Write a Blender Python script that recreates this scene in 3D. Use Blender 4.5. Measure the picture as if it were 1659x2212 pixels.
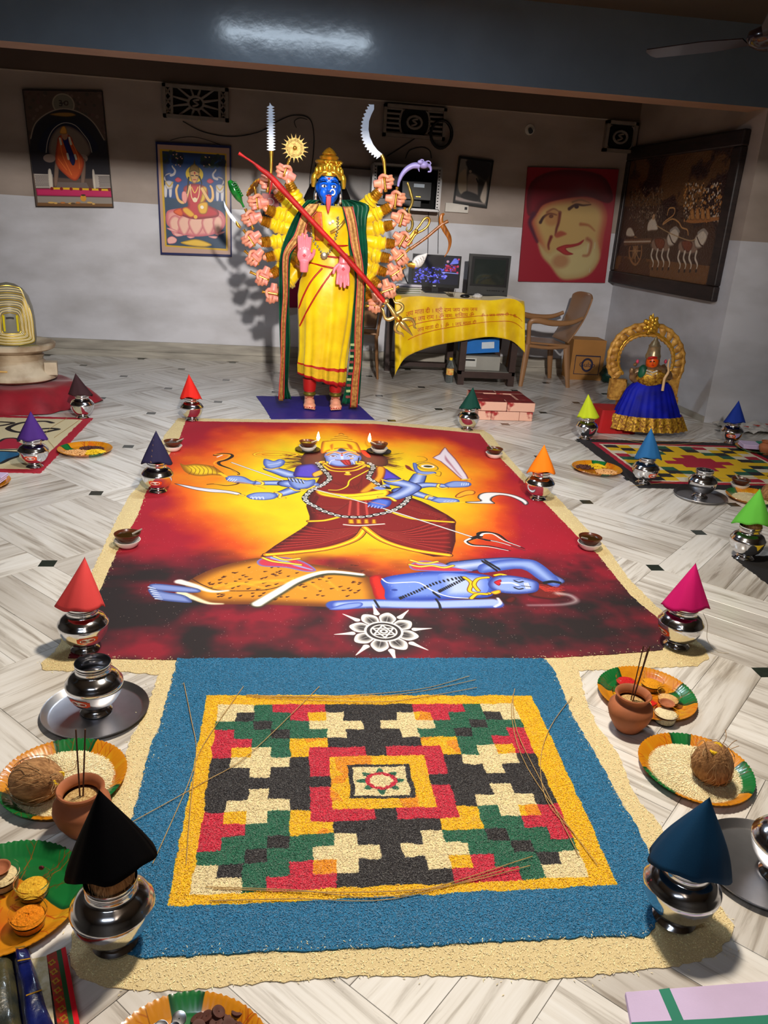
import bpy, math, random
import numpy as np
from math import sin, cos, pi, radians, sqrt, atan2, hypot
from mathutils import Vector, Matrix
for o in list(bpy.data.objects): bpy.data.objects.remove(o)
C = bpy.context.scene.collection
rnd = random.Random(7)
# ---------------------------------------------------------------- camera
PX0, PY0, FPX, HC = 829.5, 1106.0, 1693.8, 1.40      # picture centre, focal length in pixels, lens height
AX = np.array([[.99163, .01570, .12816], [-.11462, -.35143, .92922], [.05962, -.93608, -.34667]])
AX = np.array([r/np.linalg.norm(r) for r in AX])
cam = bpy.data.cameras.new('camera'); camo = bpy.data.objects.new('camera', cam); C.objects.link(camo)
cam.sensor_fit = 'VERTICAL'; cam.sensor_height = 36.0; cam.lens = FPX/2212*36.0
cam.clip_start = .02; cam.clip_end = 60
r_, d_, f_ = AX[:, 0], AX[:, 1], AX[:, 2]
camo.matrix_world = Matrix(((r_[0], -d_[0], -f_[0], 0), (r_[1], -d_[1], -f_[1], 0), (r_[2], -d_[2], -f_[2], HC), (0, 0, 0, 1)))
bpy.context.scene.camera = camo
# ---------------------------------------------------------------- world, lamps, exposure
w = bpy.data.worlds.new('world'); bpy.context.scene.world = w; w.use_nodes = True
w.node_tree.nodes['Background'].inputs[0].default_value = (.55, .6, .75, 1)
w.node_tree.nodes['Background'].inputs[1].default_value = .02
def lamp(name, loc, size, power, col, rot=(0, 0, 0), spread=180):
    l = bpy.data.lights.new(name, 'AREA'); l.shape = 'RECTANGLE'; l.size, l.size_y = size
    l.energy = power; l.color = col; l.spread = radians(spread)
    o = bpy.data.objects.new(name, l); C.objects.link(o); o.location = loc; o.rotation_euler = rot
    return o
lamp('tube_lamp', (.05, 4.5, 2.79), (1.2, .07), 30, (.72, .86, 1.0))
lamp('ceiling_lamp', (.5, 2.1, 2.81), (.24, .24), 74, (1.0, .88, .72))
lamp('entrance_flood', (.5, -.8, 2.785), (.16, .16), 60, (1.0, .93, .86), rot=(radians(80), 0, radians(2)), spread=66)
lamp('entrance_tube', (-.6, -.6, 2.79), (1.2, .07), 12, (.76, .86, 1.0))
vs = bpy.context.scene.view_settings
vs.view_transform = 'Standard'; vs.look = 'None'; vs.gamma = 1; vs.use_curve_mapping = False; vs.exposure = 0.45
bpy.context.scene.cycles.max_bounces = 7; bpy.context.scene.cycles.sample_clamp_indirect = 4
bpy.context.scene.cycles.use_denoising = True
# ---------------------------------------------------------------- measuring: a place seen in the photograph as a point of the room
def ray(px, py): return AX @ np.array([px-PX0, py-PY0, FPX])
def G(px, py, z=0.0):
    d = ray(px, py); t = (z-HC)/d[2]; return (d[0]*t, d[1]*t)
def W(px, py, Y):
    d = ray(px, py); t = Y/d[1]; return (d[0]*t, Y, HC+d[2]*t)
def WX(px, py, x0, y0, x1, y1):                        # on the upright plane through two floor points
    d = ray(px, py); nx, ny = y1-y0, x0-x1; t = (nx*x0+ny*y0)/(nx*d[0]+ny*d[1]); return (d[0]*t, d[1]*t, HC+d[2]*t)
def ZA(x, y, py):
    lo, hi = -1.0, 5.0
    for _ in range(40):
        m = (lo+hi)/2; c = AX.T @ np.array([x, y, m-HC])
        if PY0+FPX*c[1]/c[2] > py: lo = m
        else: hi = m
    return m
# ---------------------------------------------------------------- materials
def lin(c):
    return tuple(((v/255)/12.92 if v <= 10 else (((v/255)+.055)/1.055)**2.4) for v in c)+(1,)
MC = {}
def node(nt, t, **k):
    n = nt.nodes.new(t)
    for a, b in k.items(): setattr(n, a, b)
    return n
def mat(name, col, rough=.5, metal=0, var=.12, vs_=8, bump=0, bs=60, coat=0, trans=0, emit=0, sheen=0, col2=None, stretch=None, ior=1.45, spec=.5, bdist=.002):
    if name in MC: return MC[name]
    m = bpy.data.materials.new(name); m.use_nodes = True; nt = m.node_tree; b = nt.nodes['Principled BSDF']; L = nt.links.new
    b.inputs['Roughness'].default_value = rough; b.inputs['Metallic'].default_value = metal; b.inputs['IOR'].default_value = ior
    b.inputs['Specular IOR Level'].default_value = spec
    c = lin(col); c2 = lin(col2) if col2 else tuple(max(0, v*(1-var)) for v in c[:3])+(1,)
    tc = node(nt, 'ShaderNodeTexCoord'); src = tc.outputs['Object']
    if stretch:
        mp = node(nt, 'ShaderNodeMapping'); mp.inputs['Scale'].default_value = stretch; L(src, mp.inputs[0]); src = mp.outputs[0]
    nz = node(nt, 'ShaderNodeTexNoise'); nz.inputs['Scale'].default_value = vs_; nz.inputs['Detail'].default_value = 5; L(src, nz.inputs['Vector'])
    cr = node(nt, 'ShaderNodeValToRGB'); cr.color_ramp.elements[0].position = .35; cr.color_ramp.elements[1].position = .65
    cr.color_ramp.elements[0].color = c2; cr.color_ramp.elements[1].color = c
    L(nz.outputs[0], cr.inputs[0]); L(cr.outputs[0], b.inputs['Base Color'])
    if bump:
        n2 = node(nt, 'ShaderNodeTexNoise'); n2.inputs['Scale'].default_value = bs; n2.inputs['Detail'].default_value = 4; L(src, n2.inputs['Vector'])
        bp = node(nt, 'ShaderNodeBump'); bp.inputs['Strength'].default_value = bump; bp.inputs['Distance'].default_value = bdist
        L(n2.outputs[0], bp.inputs['Height']); L(bp.outputs[0], b.inputs['Normal'])
    if coat: b.inputs['Coat Weight'].default_value = coat; b.inputs['Coat Roughness'].default_value = .08
    if trans: b.inputs['Transmission Weight'].default_value = trans
    if sheen: b.inputs['Sheen Weight'].default_value = sheen
    if emit: L(cr.outputs[0], b.inputs['Emission Color']); b.inputs['Emission Strength'].default_value = emit
    MC[name] = m; return m
def art_mat(name, art, rough=.6, bump=0, bscale=400, coat=0, emit=0, metal=0, bdist=.002):
    im = bpy.data.images.new(name, art.w, art.h); px = np.ones((art.h, art.w, 4), np.float32); px[..., :3] = np.clip(art.I, 0, 255)/255
    im.pixels.foreach_set(px.ravel()); im.update(); im.pack()
    m = bpy.data.materials.new(name); m.use_nodes = True; nt = m.node_tree; b = nt.nodes['Principled BSDF']; L = nt.links.new
    t = node(nt, 'ShaderNodeTexImage'); t.image = im; t.extension = 'EXTEND'; uv = node(nt, 'ShaderNodeUVMap'); uv.uv_map = 'UVMap'
    L(uv.outputs[0], t.inputs[0]); L(t.outputs[0], b.inputs['Base Color']); b.inputs['Roughness'].default_value = rough
    b.inputs['Metallic'].default_value = metal
    if coat: b.inputs['Coat Weight'].default_value = coat; b.inputs['Coat Roughness'].default_value = .1
    if emit: L(t.outputs[0], b.inputs['Emission Color']); b.inputs['Emission Strength'].default_value = emit; b.inputs['Base Color'].default_value = (0, 0, 0, 1); nt.links.remove(b.inputs['Base Color'].links[0])
    if bump:
        tc = node(nt, 'ShaderNodeTexCoord'); v = node(nt, 'ShaderNodeTexVoronoi'); v.inputs['Scale'].default_value = bscale; L(tc.outputs['Object'], v.inputs['Vector'])
        bp = node(nt, 'ShaderNodeBump'); bp.inputs['Strength'].default_value = bump; bp.inputs['Distance'].default_value = bdist; bp.invert = True
        L(v.outputs['Distance'], bp.inputs['Height']); L(bp.outputs[0], b.inputs['Normal'])
    MC[name] = m; return m
# ---------------------------------------------------------------- meshes
class MB:
    def __init__(s): s.v = []; s.f = []; s.m = []
    def add(s, sh, mi=0, M=None):
        v, f = sh; o = len(s.v)
        if M is not None: v = [tuple(M @ Vector(p)) for p in v]
        s.v += [tuple(p) for p in v]; s.f += [tuple(i+o for i in q) for q in f]; s.m += [mi]*len(f); return s
    def mesh(s, name, mats, ang=40):
        me = bpy.data.meshes.new(name); me.from_pydata(s.v, [], s.f)
        for m in (mats if isinstance(mats, (list, tuple)) else [mats]): me.materials.append(m)
        me.polygons.foreach_set('material_index', s.m); me.polygons.foreach_set('use_smooth', [ang > 0]*len(s.f)); me.update()
        if 0 < ang < 180: me.set_sharp_from_angle(angle=radians(ang))
        return me
    def obj(s, name, mats, parent=None, ang=40, loc=None): return link(name, s.mesh(name, mats, ang), parent, loc)
def link(name, me, parent=None, loc=None):
    o = bpy.data.objects.new(name, me); C.objects.link(o)
    if parent: o.parent = parent
    if loc: o.location = loc
    return o
def part(name, sh, mats, parent, ang=40, loc=None): return MB().add(sh).obj(name, mats, parent, ang, loc)
def tag(o, label=None, cat=None, group=None, kind=None):
    for k, v in (('label', label), ('category', cat), ('group', group), ('kind', kind)):
        if v: o[k] = v
    return o
def thing(name, label, cat, loc=(0, 0, 0), rz=0, group=None):
    o = bpy.data.objects.new(name, None); C.objects.link(o); o.location = loc; o.rotation_euler = (0, 0, rz); o.empty_display_size = .05
    return tag(o, label, cat, group)
def copy_tree(o, parent=None):
    c = o.copy(); C.objects.link(c); c.parent = parent
    for ch in [x for x in bpy.data.objects if x.parent == o and x != c]: copy_tree(ch, c)
    return c
def struct(name, sh, mats, ang=0):
    o = (sh if isinstance(sh, MB) else MB().add(sh)).obj(name, mats, None, ang); o['kind'] = 'structure'; return o
def bake(o, vox=None, sub=0):                          # turn modifiers into plain mesh data
    if vox: m = o.modifiers.new('r', 'REMESH'); m.mode = 'VOXEL'; m.voxel_size = vox; m.use_smooth_shade = True
    if sub: m = o.modifiers.new('s', 'SMOOTH'); m.iterations = sub; m.factor = .5
    dg = bpy.context.evaluated_depsgraph_get(); me = bpy.data.meshes.new_from_object(o.evaluated_get(dg)); o.modifiers.clear(); o.data = me; return o
def box(c, s, rz=0, rx=0, ry=0):
    M = Matrix.Translation(c) @ Matrix.Rotation(rz, 4, 'Z') @ Matrix.Rotation(ry, 4, 'Y') @ Matrix.Rotation(rx, 4, 'X')
    v = [tuple(M @ Vector((x*s[0]/2, y*s[1]/2, z*s[2]/2))) for z in (-1, 1) for y in (-1, 1) for x in (-1, 1)]
    return v, [(0, 2, 3, 1), (4, 5, 7, 6), (0, 1, 5, 4), (2, 6, 7, 3), (0, 4, 6, 2), (1, 3, 7, 5)]
def bbox2(a, b): return box([(a[i]+b[i])/2 for i in range(3)], [abs(b[i]-a[i]) for i in range(3)])
def lathe(pr, n=32, fn=None, c=(0, 0, 0), cap=True):   # pr: (radius, z) pairs; fn(theta, k) scales the radius
    v = []; f = []
    for k, (r, z) in enumerate(pr):
        for i in range(n):
            t = 2*pi*i/n; q = fn(t, k) if fn else 1; v.append((c[0]+r*q*cos(t), c[1]+r*q*sin(t), c[2]+z))
    for k in range(len(pr)-1):
        for i in range(n): j = (i+1) % n; f.append((k*n+i, k*n+j, (k+1)*n+j, (k+1)*n+i))
    if cap:
        if pr[0][0] > 1e-4: f.append(tuple(range(n))[::-1])
        if pr[-1][0] > 1e-4: f.append(tuple((len(pr)-1)*n+i for i in range(n)))
    return v, f
def cr(P, n=6, closed=False):                          # Catmull-Rom through the points
    P = [np.array(p, float) for p in P]; N = len(P); out = []
    for i in range(N if closed else N-1):
        if closed: a, b, c, d = P[i-1], P[i], P[(i+1) % N], P[(i+2) % N]
        else: a, b, c, d = P[max(i-1, 0)], P[i], P[i+1], P[min(i+2, N-1)]
        for k in range(n):
            t = k/n; out.append(.5*((2*b)+(c-a)*t+(2*a-5*b+4*c-d)*t*t+(3*b-a-3*c+d)*t**3))
    if not closed: out.append(P[-1])
    return out
def tube(P, r, n=8, sm=0, flat=1, closed=False, cap=True):
    rs = [r]*len(P) if isinstance(r, (int, float)) else list(r)
    if sm:
        Q = cr([list(p)+[q] for p, q in zip(P, rs)], sm, closed); P = [Vector(q[:3]) for q in Q]; rs = [float(q[3]) for q in Q]
    P = [Vector(p) for p in P]; N = len(P); v = []; f = []; up = None
    for k in range(N):
        if closed: t = (P[(k+1) % N]-P[k-1])
        else: t = P[min(k+1, N-1)]-P[max(k-1, 0)]
        t = t.normalized() if t.length > 1e-9 else Vector((0, 0, 1))
        if up is None: up = Vector((0, 1, 0)) if abs(t.y) < .9 else Vector((1, 0, 0))
        up = (up-t*up.dot(t)).normalized(); s = t.cross(up)
        for i in range(n):
            a = 2*pi*i/n; v.append(tuple(P[k]+(s*cos(a)+up*sin(a)*flat)*rs[k]))
    for k in range(N if closed else N-1):
        for i in range(n): j = (i+1) % n; q = (k+1) % N; f.append((k*n+i, k*n+j, q*n+j, q*n+i))
    if cap and not closed: f.append(tuple(range(n))[::-1]); f.append(tuple((N-1)*n+i for i in range(n)))
    return v, f
def ell(c, r, n=16, m=10, rot=None):
    v = []; f = []; M = rot.to_3x3() if rot else None
    for k in range(m+1):
        p = pi*k/m
        for i in range(n):
            t = 2*pi*i/n; q = Vector((r[0]*sin(p)*cos(t), r[1]*sin(p)*sin(t), -r[2]*cos(p)))
            if M: q = M @ q
            v.append((c[0]+q[0], c[1]+q[1], c[2]+q[2]))
    for k in range(m):
        for i in range(n): j = (i+1) % n; f.append((k*n+i, k*n+j, (k+1)*n+j, (k+1)*n+i))
    return v, f
def prism(P, z0, z1):                                  # outline in x, y
    n = len(P); v = [(p[0], p[1], z0) for p in P]+[(p[0], p[1], z1) for p in P]
    a = sum(P[i][0]*P[(i+1) % n][1]-P[(i+1) % n][0]*P[i][1] for i in range(n))
    f = [tuple(range(n))[::-1], tuple(range(n, 2*n))]+[(i, (i+1) % n, n+(i+1) % n, n+i) for i in range(n)]
    return (v, f) if a > 0 else (v, [q[::-1] for q in f])
def upright(P, y0, y1):                                # outline in x, z, thickness along y
    v, f = prism([(p[0], p[1]) for p in P], 0, 1); return [(x, y1 if z < .5 else y0, y) for x, y, z in v], f
def sheet(fn, nu, nv, closed=False):
    v = [tuple(fn(i/nu, j/nv)) for j in range(nv+1) for i in range(nu+1)]
    return v, [(j*(nu+1)+i, j*(nu+1)+i+1, (j+1)*(nu+1)+i+1, (j+1)*(nu+1)+i) for j in range(nv) for i in range(nu)]
def solid(o, t, off=0):
    m = o.modifiers.new('t', 'SOLIDIFY'); m.thickness = t; m.offset = off; return o
def bevel(o, w_, seg=2):
    m = o.modifiers.new('b', 'BEVEL'); m.width = w_; m.segments = seg; m.limit_method = 'ANGLE'; return o
def uvmap(me, fn):
    uv = me.uv_layers.new(name='UVMap'); n = len(me.loops); a = np.empty((n, 2), np.float32); vi = np.empty(n, np.int32); me.loops.foreach_get('vertex_index', vi)
    co = np.empty(len(me.vertices)*3, np.float32); me.vertices.foreach_get('co', co); co = co.reshape(-1, 3)[vi]
    u, v = fn(co); a[:, 0] = u; a[:, 1] = v; uv.data.foreach_set('uv', a.ravel())
def text(name, s, size, mat_, parent, fn, font_sub=0, loc=None):   # flat letters, each vertex placed by fn(x, y)
    cu = bpy.data.curves.new(name, 'FONT'); cu.body = s; cu.size = size; cu.align_x = 'CENTER'; cu.align_y = 'CENTER'; cu.resolution_u = 3
    o = bpy.data.objects.new(name, cu); C.objects.link(o); dg = bpy.context.evaluated_depsgraph_get(); dg.update()
    me = bpy.data.meshes.new_from_object(o.evaluated_get(dg)); bpy.data.objects.remove(o)
    for v in me.vertices: v.co = fn(v.co.x, v.co.y)
    me.materials.clear(); me.materials.append(mat_); return link(name, me, parent, loc)
# ---------------------------------------------------------------- painted surfaces (powder pictures, prints): a small rasteriser
def vnoise(X, Y, seed=0):
    r = np.random.RandomState(seed).rand(256, 256); xi = np.floor(X).astype(int); yi = np.floor(Y).astype(int); fx = X-xi; fy = Y-yi
    fx = fx*fx*(3-2*fx); fy = fy*fy*(3-2*fy); g = lambda a, b: r[a % 256, b % 256]
    return (g(xi, yi)*(1-fx)+g(xi+1, yi)*fx)*(1-fy)+(g(xi, yi+1)*(1-fx)+g(xi+1, yi+1)*fx)*fy
def fbm(X, Y, seed=0, o=4): return sum(vnoise(X*2**k, Y*2**k, seed+k)/2**k for k in range(o))/sum(1/2**k for k in range(o))
class Art:
    def __init__(s, w_, h_, T, bg=(0, 0, 0)):
        s.w, s.h, s.T = w_, h_, T; s.I = np.empty((h_, w_, 3), np.float32); s.I[:] = bg; s.c = lambda p: p
    def pts(s, P): return np.array([s.T(*s.c(p)) for p in P], float)
    def win(s, P, pad):
        x0 = int(max(0, P[:, 0].min()-pad)); x1 = int(min(s.w, P[:, 0].max()+pad+1)); y0 = int(max(0, P[:, 1].min()-pad)); y1 = int(min(s.h, P[:, 1].max()+pad+1))
        if x1 <= x0 or y1 <= y0: return None
        X, Y = np.meshgrid(np.arange(x0, x1)+.5, np.arange(y0, y1)+.5); return x0, x1, y0, y1, X.astype(np.float32), Y.astype(np.float32)
    def poly(s, P, c, c2=None, ew=6, a=1, soft=1.0, sm=4):
        P = s.pts(P)
        if sm: P = np.array(cr(P, sm, True))
        q = s.win(P, soft+2)
        if not q: return s
        x0, x1, y0, y1, X, Y = q; ins = np.zeros(X.shape, bool); D = np.full(X.shape, 1e9, np.float32)
        for i in range(len(P)):
            ax, ay = P[i-1]; bx, by = P[i]
            if ay != by:
                k = ((ay > Y) != (by > Y)) & (X < (bx-ax)*(Y-ay)/(by-ay)+ax); ins ^= k
            dx, dy = bx-ax, by-ay; L2 = dx*dx+dy*dy+1e-9; t = np.clip(((X-ax)*dx+(Y-ay)*dy)/L2, 0, 1); D = np.minimum(D, (X-ax-t*dx)**2+(Y-ay-t*dy)**2)
        D = np.sqrt(D); sd = np.where(ins, D, -D); al = (np.clip(.5+sd/soft, 0, 1)*a)[..., None]
        col = np.array(c, np.float32)
        if c2 is not None: m = np.clip(sd/ew, 0, 1)[..., None]; m = m*m*(3-2*m); col = np.array(c2)*(1-m)+col*m
        s.I[y0:y1, x0:x1] = s.I[y0:y1, x0:x1]*(1-al)+col*al; return s
    def line(s, P, w0, c, w1=None, a=1, soft=1.0, sm=5, closed=False):
        P = s.pts(P)
        if sm: P = np.array(cr(P, sm, closed))
        if closed: P = np.vstack([P, P[:1]])
        w1 = w0 if w1 is None else w1; q = s.win(P, max(w0, w1)+soft+2)
        if not q: return s
        x0, x1, y0, y1, X, Y = q; A = np.zeros(X.shape, np.float32); n = len(P)-1
        for i in range(n):
            ax, ay = P[i]; bx, by = P[i+1]; dx, dy = bx-ax, by-ay; L2 = dx*dx+dy*dy+1e-9; t = np.clip(((X-ax)*dx+(Y-ay)*dy)/L2, 0, 1)
            d = np.sqrt((X-ax-t*dx)**2+(Y-ay-t*dy)**2); wd = (w0+(w1-w0)*(i+t)/n)/2; A = np.maximum(A, np.clip(.5+(wd-d)/soft, 0, 1))
        A = (A*a)[..., None]; s.I[y0:y1, x0:x1] = s.I[y0:y1, x0:x1]*(1-A)+np.array(c)*A; return s
    def dot(s, p, r, c, a=1, ry=None, soft=1.0):
        x, y = s.pts([p])[0]; ry = ry or r; q = s.win(np.array([[x-r, y-ry], [x+r, y+ry]]), soft+1)
        if not q: return s
        x0, x1, y0, y1, X, Y = q; d = (1-np.sqrt(((X-x)/r)**2+((Y-y)/ry)**2))*min(r, ry); A = (np.clip(.5+d/soft, 0, 1)*a)[..., None]
        s.I[y0:y1, x0:x1] = s.I[y0:y1, x0:x1]*(1-A)+np.array(c)*A; return s
def crop(ox, oy, k): return lambda p: (ox+p[0]/k, oy+p[1]/k)
def inpoly(P, X, Y):
    ins = np.zeros(X.shape, bool)
    for i in range(len(P)):
        ax, ay = P[i-1]; bx, by = P[i]
        if ay != by: ins ^= ((ay > Y) != (by > Y)) & (X < (bx-ax)*(Y-ay)/(by-ay)+ax)
    return ins
# ================================================================ the room
YB, YBM, ZC = 8.05, 6.0, 2.85
def paint_mat():
    m = bpy.data.materials.new('wall_paint'); m.use_nodes = True; nt = m.node_tree; b = nt.nodes['Principled BSDF']; L = nt.links.new
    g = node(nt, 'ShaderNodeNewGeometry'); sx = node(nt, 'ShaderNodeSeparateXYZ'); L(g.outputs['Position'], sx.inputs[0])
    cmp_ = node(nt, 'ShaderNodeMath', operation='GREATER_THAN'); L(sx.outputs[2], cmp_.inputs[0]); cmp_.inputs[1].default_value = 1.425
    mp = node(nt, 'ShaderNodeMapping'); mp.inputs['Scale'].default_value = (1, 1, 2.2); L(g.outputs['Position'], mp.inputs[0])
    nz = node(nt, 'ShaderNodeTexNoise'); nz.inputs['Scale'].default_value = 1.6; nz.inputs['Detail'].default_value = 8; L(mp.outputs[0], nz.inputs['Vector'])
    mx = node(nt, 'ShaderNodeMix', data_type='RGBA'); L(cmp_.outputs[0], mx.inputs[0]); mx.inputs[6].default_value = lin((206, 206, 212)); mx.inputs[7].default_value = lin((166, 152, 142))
    m2 = node(nt, 'ShaderNodeMix', data_type='RGBA', blend_type='MULTIPLY'); m2.inputs[0].default_value = 1; L(mx.outputs[2], m2.inputs[6])
    r = node(nt, 'ShaderNodeValToRGB'); r.color_ramp.elements[0].position = .3; r.color_ramp.elements[1].position = .62; r.color_ramp.elements[0].color = (.72, .71, .69, 1); L(nz.outputs[0], r.inputs[0]); L(r.outputs[0], m2.inputs[7])
    L(m2.outputs[2], b.inputs['Base Color']); b.inputs['Roughness'].default_value = .34; b.inputs['Specular IOR Level'].default_value = .4
    n3 = node(nt, 'ShaderNodeTexNoise'); n3.inputs['Scale'].default_value = 5; n3.inputs['Detail'].default_value = 6; L(g.outputs['Position'], n3.inputs['Vector'])
    bp = node(nt, 'ShaderNodeBump'); bp.inputs['Strength'].default_value = .35; bp.inputs['Distance'].default_value = .01; L(n3.outputs[0], bp.inputs['Height']); L(bp.outputs[0], b.inputs['Normal'])
    return m
PAINT = paint_mat()
MARB = mat('skirting_marble', (176, 170, 158), .35, var=.4, vs_=2.5, stretch=(1, 1, 9), bump=.1)
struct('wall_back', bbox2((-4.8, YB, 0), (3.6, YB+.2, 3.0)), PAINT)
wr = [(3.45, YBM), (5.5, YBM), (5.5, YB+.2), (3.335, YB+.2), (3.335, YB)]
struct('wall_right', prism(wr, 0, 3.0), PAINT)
DIM = mat('low_bounce_wall_paint', (96, 92, 88), .5, var=.1, vs_=2)  # unseen walls, colour darkened to lower the bounced light
struct('wall_left', bbox2((-4.8, -2.6, 0), (-4.6, YB, 3.0)), DIM)
struct('wall_front', bbox2((-4.8, -2.8, 0), (5.6, -2.6, 3.0)), DIM)
struct('wall_side', bbox2((5.4, -2.6, 0), (5.6, YBM, 3.0)), DIM)
struct('ceiling', bbox2((-4.8, -2.8, ZC), (5.6, YB+.2, ZC+.15)), mat('ceiling_paint', (84, 72, 58), .5, var=.1, vs_=2))
BEAMM = mat('beam_gloss_paint', (104, 118, 132), .15, var=.12, vs_=3, bump=.12, bs=9, bdist=.01)
b = struct('beam', bbox2((-4.6, YBM, 2.338), (3.45, YBM+.26, ZC)), [BEAMM, mat('beam_soffit_paint', (176, 138, 112), .5, var=.1)])
for p in b.data.polygons:
    if p.normal.z < -.5: p.material_index = 1
struct('beam_near', bbox2((-4.6, 2.75, 2.338), (5.4, 3.0, ZC)), BEAMM)
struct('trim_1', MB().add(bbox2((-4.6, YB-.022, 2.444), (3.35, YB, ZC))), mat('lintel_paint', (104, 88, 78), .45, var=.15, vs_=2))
struct('trim_2', bbox2((-4.6, YB-.028, 2.436), (3.345, YB-.002, 2.444)), mat('trim_paint', (190, 176, 160), .5))
sk = MB().add(bbox2((-4.6, 8.02, .05), (3.34, 8.05, .155))).add(bbox2((-4.6, 7.985, 0), (3.34, 8.05, .062))); struct('baseboard_back', sk, MARB)
rx = lambda y, o=0: 3.45+(y-YBM)*(3.335-3.45)/(YB-YBM)-o
struct('baseboard_right', prism([(rx(6.0, .018), 6.0), (rx(6.0), 6.0), (rx(8.03), 8.03), (rx(8.03, .018), 8.03)], 0, .05), MARB)
# ---- floor: basket-weave of marble planks, dark square inlays where the cells meet
def marble():
    m = bpy.data.materials.new('streaked_marble'); m.use_nodes = True; nt = m.node_tree; b = nt.nodes['Principled BSDF']; L = nt.links.new
    uv = node(nt, 'ShaderNodeUVMap'); uv.uv_map = 'UVMap'; oi = node(nt, 'ShaderNodeObjectInfo')
    sc = node(nt, 'ShaderNodeVectorMath', operation='SCALE'); sc.inputs[0].default_value = (37, 91, 53); L(oi.outputs['Random'], sc.inputs['Scale'])
    ad = node(nt, 'ShaderNodeVectorMath', operation='ADD'); L(uv.outputs[0], ad.inputs[0]); L(sc.outputs[0], ad.inputs[1])
    mp = node(nt, 'ShaderNodeMapping'); mp.inputs['Scale'].default_value = (.42, 6.5, 1); L(ad.outputs[0], mp.inputs[0])
    n1 = node(nt, 'ShaderNodeTexNoise'); n1.inputs['Scale'].default_value = 4.6; n1.inputs['Detail'].default_value = 9; n1.inputs['Roughness'].default_value = .62; n1.inputs['Distortion'].default_value = .5; L(mp.outputs[0], n1.inputs['Vector'])
    r1 = node(nt, 'ShaderNodeValToRGB'); e = r1.color_ramp.elements; e[0].position = .24; e[0].color = lin((138, 126, 112)); e[1].position = .40; e[1].color = lin((190, 184, 176)); x = e.new(.49); x.color = lin((221, 217, 211)); x = e.new(.75); x.color = lin((236, 235, 233)); L(n1.outputs[0], r1.inputs[0])
    mp2 = node(nt, 'ShaderNodeMapping'); mp2.inputs['Scale'].default_value = (.8, 7.5, 1); mp2.inputs['Location'].default_value = (7, 3, 1); L(ad.outputs[0], mp2.inputs[0])
    n2 = node(nt, 'ShaderNodeTexNoise'); n2.inputs['Scale'].default_value = 2.1; n2.inputs['Detail'].default_value = 10; n2.inputs['Roughness'].default_value = .7; n2.inputs['Distortion'].default_value = 1.2; L(mp2.outputs[0], n2.inputs['Vector'])
    r2 = node(nt, 'ShaderNodeValToRGB'); e = r2.color_ramp.elements; e[0].position = .29; e[0].color = (.16, .14, .13, 1); e[1].position = .37; e[1].color = (1, 1, 1, 1); L(n2.outputs[0], r2.inputs[0])
    mu = node(nt, 'ShaderNodeMix', data_type='RGBA', blend_type='MULTIPLY'); mu.inputs[0].default_value = .85; L(r1.outputs[0], mu.inputs[6]); L(r2.outputs[0], mu.inputs[7])
    n3 = node(nt, 'ShaderNodeTexNoise'); n3.inputs['Scale'].default_value = .9; L(ad.outputs[0], n3.inputs['Vector'])
    r3 = node(nt, 'ShaderNodeValToRGB'); e = r3.color_ramp.elements; e[0].position = .36; e[0].color = (.66, .63, .60, 1); e[1].position = .56; e[1].color = (1, 1, 1, 1); L(n3.outputs[0], r3.inputs[0])
    m3 = node(nt, 'ShaderNodeMix', data_type='RGBA', blend_type='MULTIPLY'); m3.inputs[0].default_value = 1; L(mu.outputs[2], m3.inputs[6]); L(r3.outputs[0], m3.inputs[7])
    L(m3.outputs[2], b.inputs['Base Color']); b.inputs['Roughness'].default_value = .24
    bp = node(nt, 'ShaderNodeBump'); bp.inputs['Strength'].default_value = .06; bp.inputs['Distance'].default_value = .003; L(n1.outputs[0], bp.inputs['Height']); L(bp.outputs[0], b.inputs['Normal'])
    return m
MARBLE = marble(); GROUT = mat('grout', (150, 138, 120), .8)
floor = struct('floor', bbox2((-4.8, -2.8, -.12), (5.6, YB+.2, -.012)), GROUT)
FA, FX, FY = .4398, -.9555, 3.9633; CELL = FA*sqrt(2); NP = 4; PW = CELL/NP
def plank_shape(l, w_, h, rise=0):
    g = .0007; x, y = l/2-g, w_/2-g; bv = .0004
    v = [(-x, -y, -.012), (x, -y, -.012), (x, y, -.012), (-x, y, -.012), (-x, -y, -bv), (x, -y, -bv), (x, y, -bv), (-x, y, -bv), (-x+bv, -y+bv, 0), (x-bv, -y+bv, 0), (x-bv, y-bv, 0), (-x+bv, y-bv, 0)]
    return v, [(0, 1, 5, 4), (1, 2, 6, 5), (2, 3, 7, 6), (3, 0, 4, 7), (4, 5, 9, 8), (5, 6, 10, 9), (6, 7, 11, 10), (7, 4, 8, 11), (8, 9, 10, 11)]
pm = MB().add(plank_shape(CELL, PW, 0)).mesh('marble_plank', MARBLE, 0); uvmap(pm, lambda c: (c[:, 0], c[:, 1]))
cells = []
for i in range(-9, 15):
    for j in range(-10, 12):
        if (i+j) % 2:
            x, y = FX+i*FA, FY+j*FA
            if -4.7 < x < 5.6 and -2.0 < y < YB+.3 and not (x > 3.8 and y > 6.4):
                for k in range(NP):
                    ang = (-1 if i % 2 == 0 else 1)*pi/4; o_ = (k-(NP-1)/2)*PW; cx, cy = x-sin(ang)*o_, y+cos(ang)*o_
                    c = AX.T @ np.array([cx, cy, -HC]); vis = c[2] > .3 and -90 < PX0+FPX*c[0]/c[2] < 1750 and PY0+FPX*c[1]/c[2] < 2330 and cy < YB
                    cells.append((not vis, c[2], cx, cy, ang))
cells.sort()
bulk = MB(); bu = []
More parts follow.
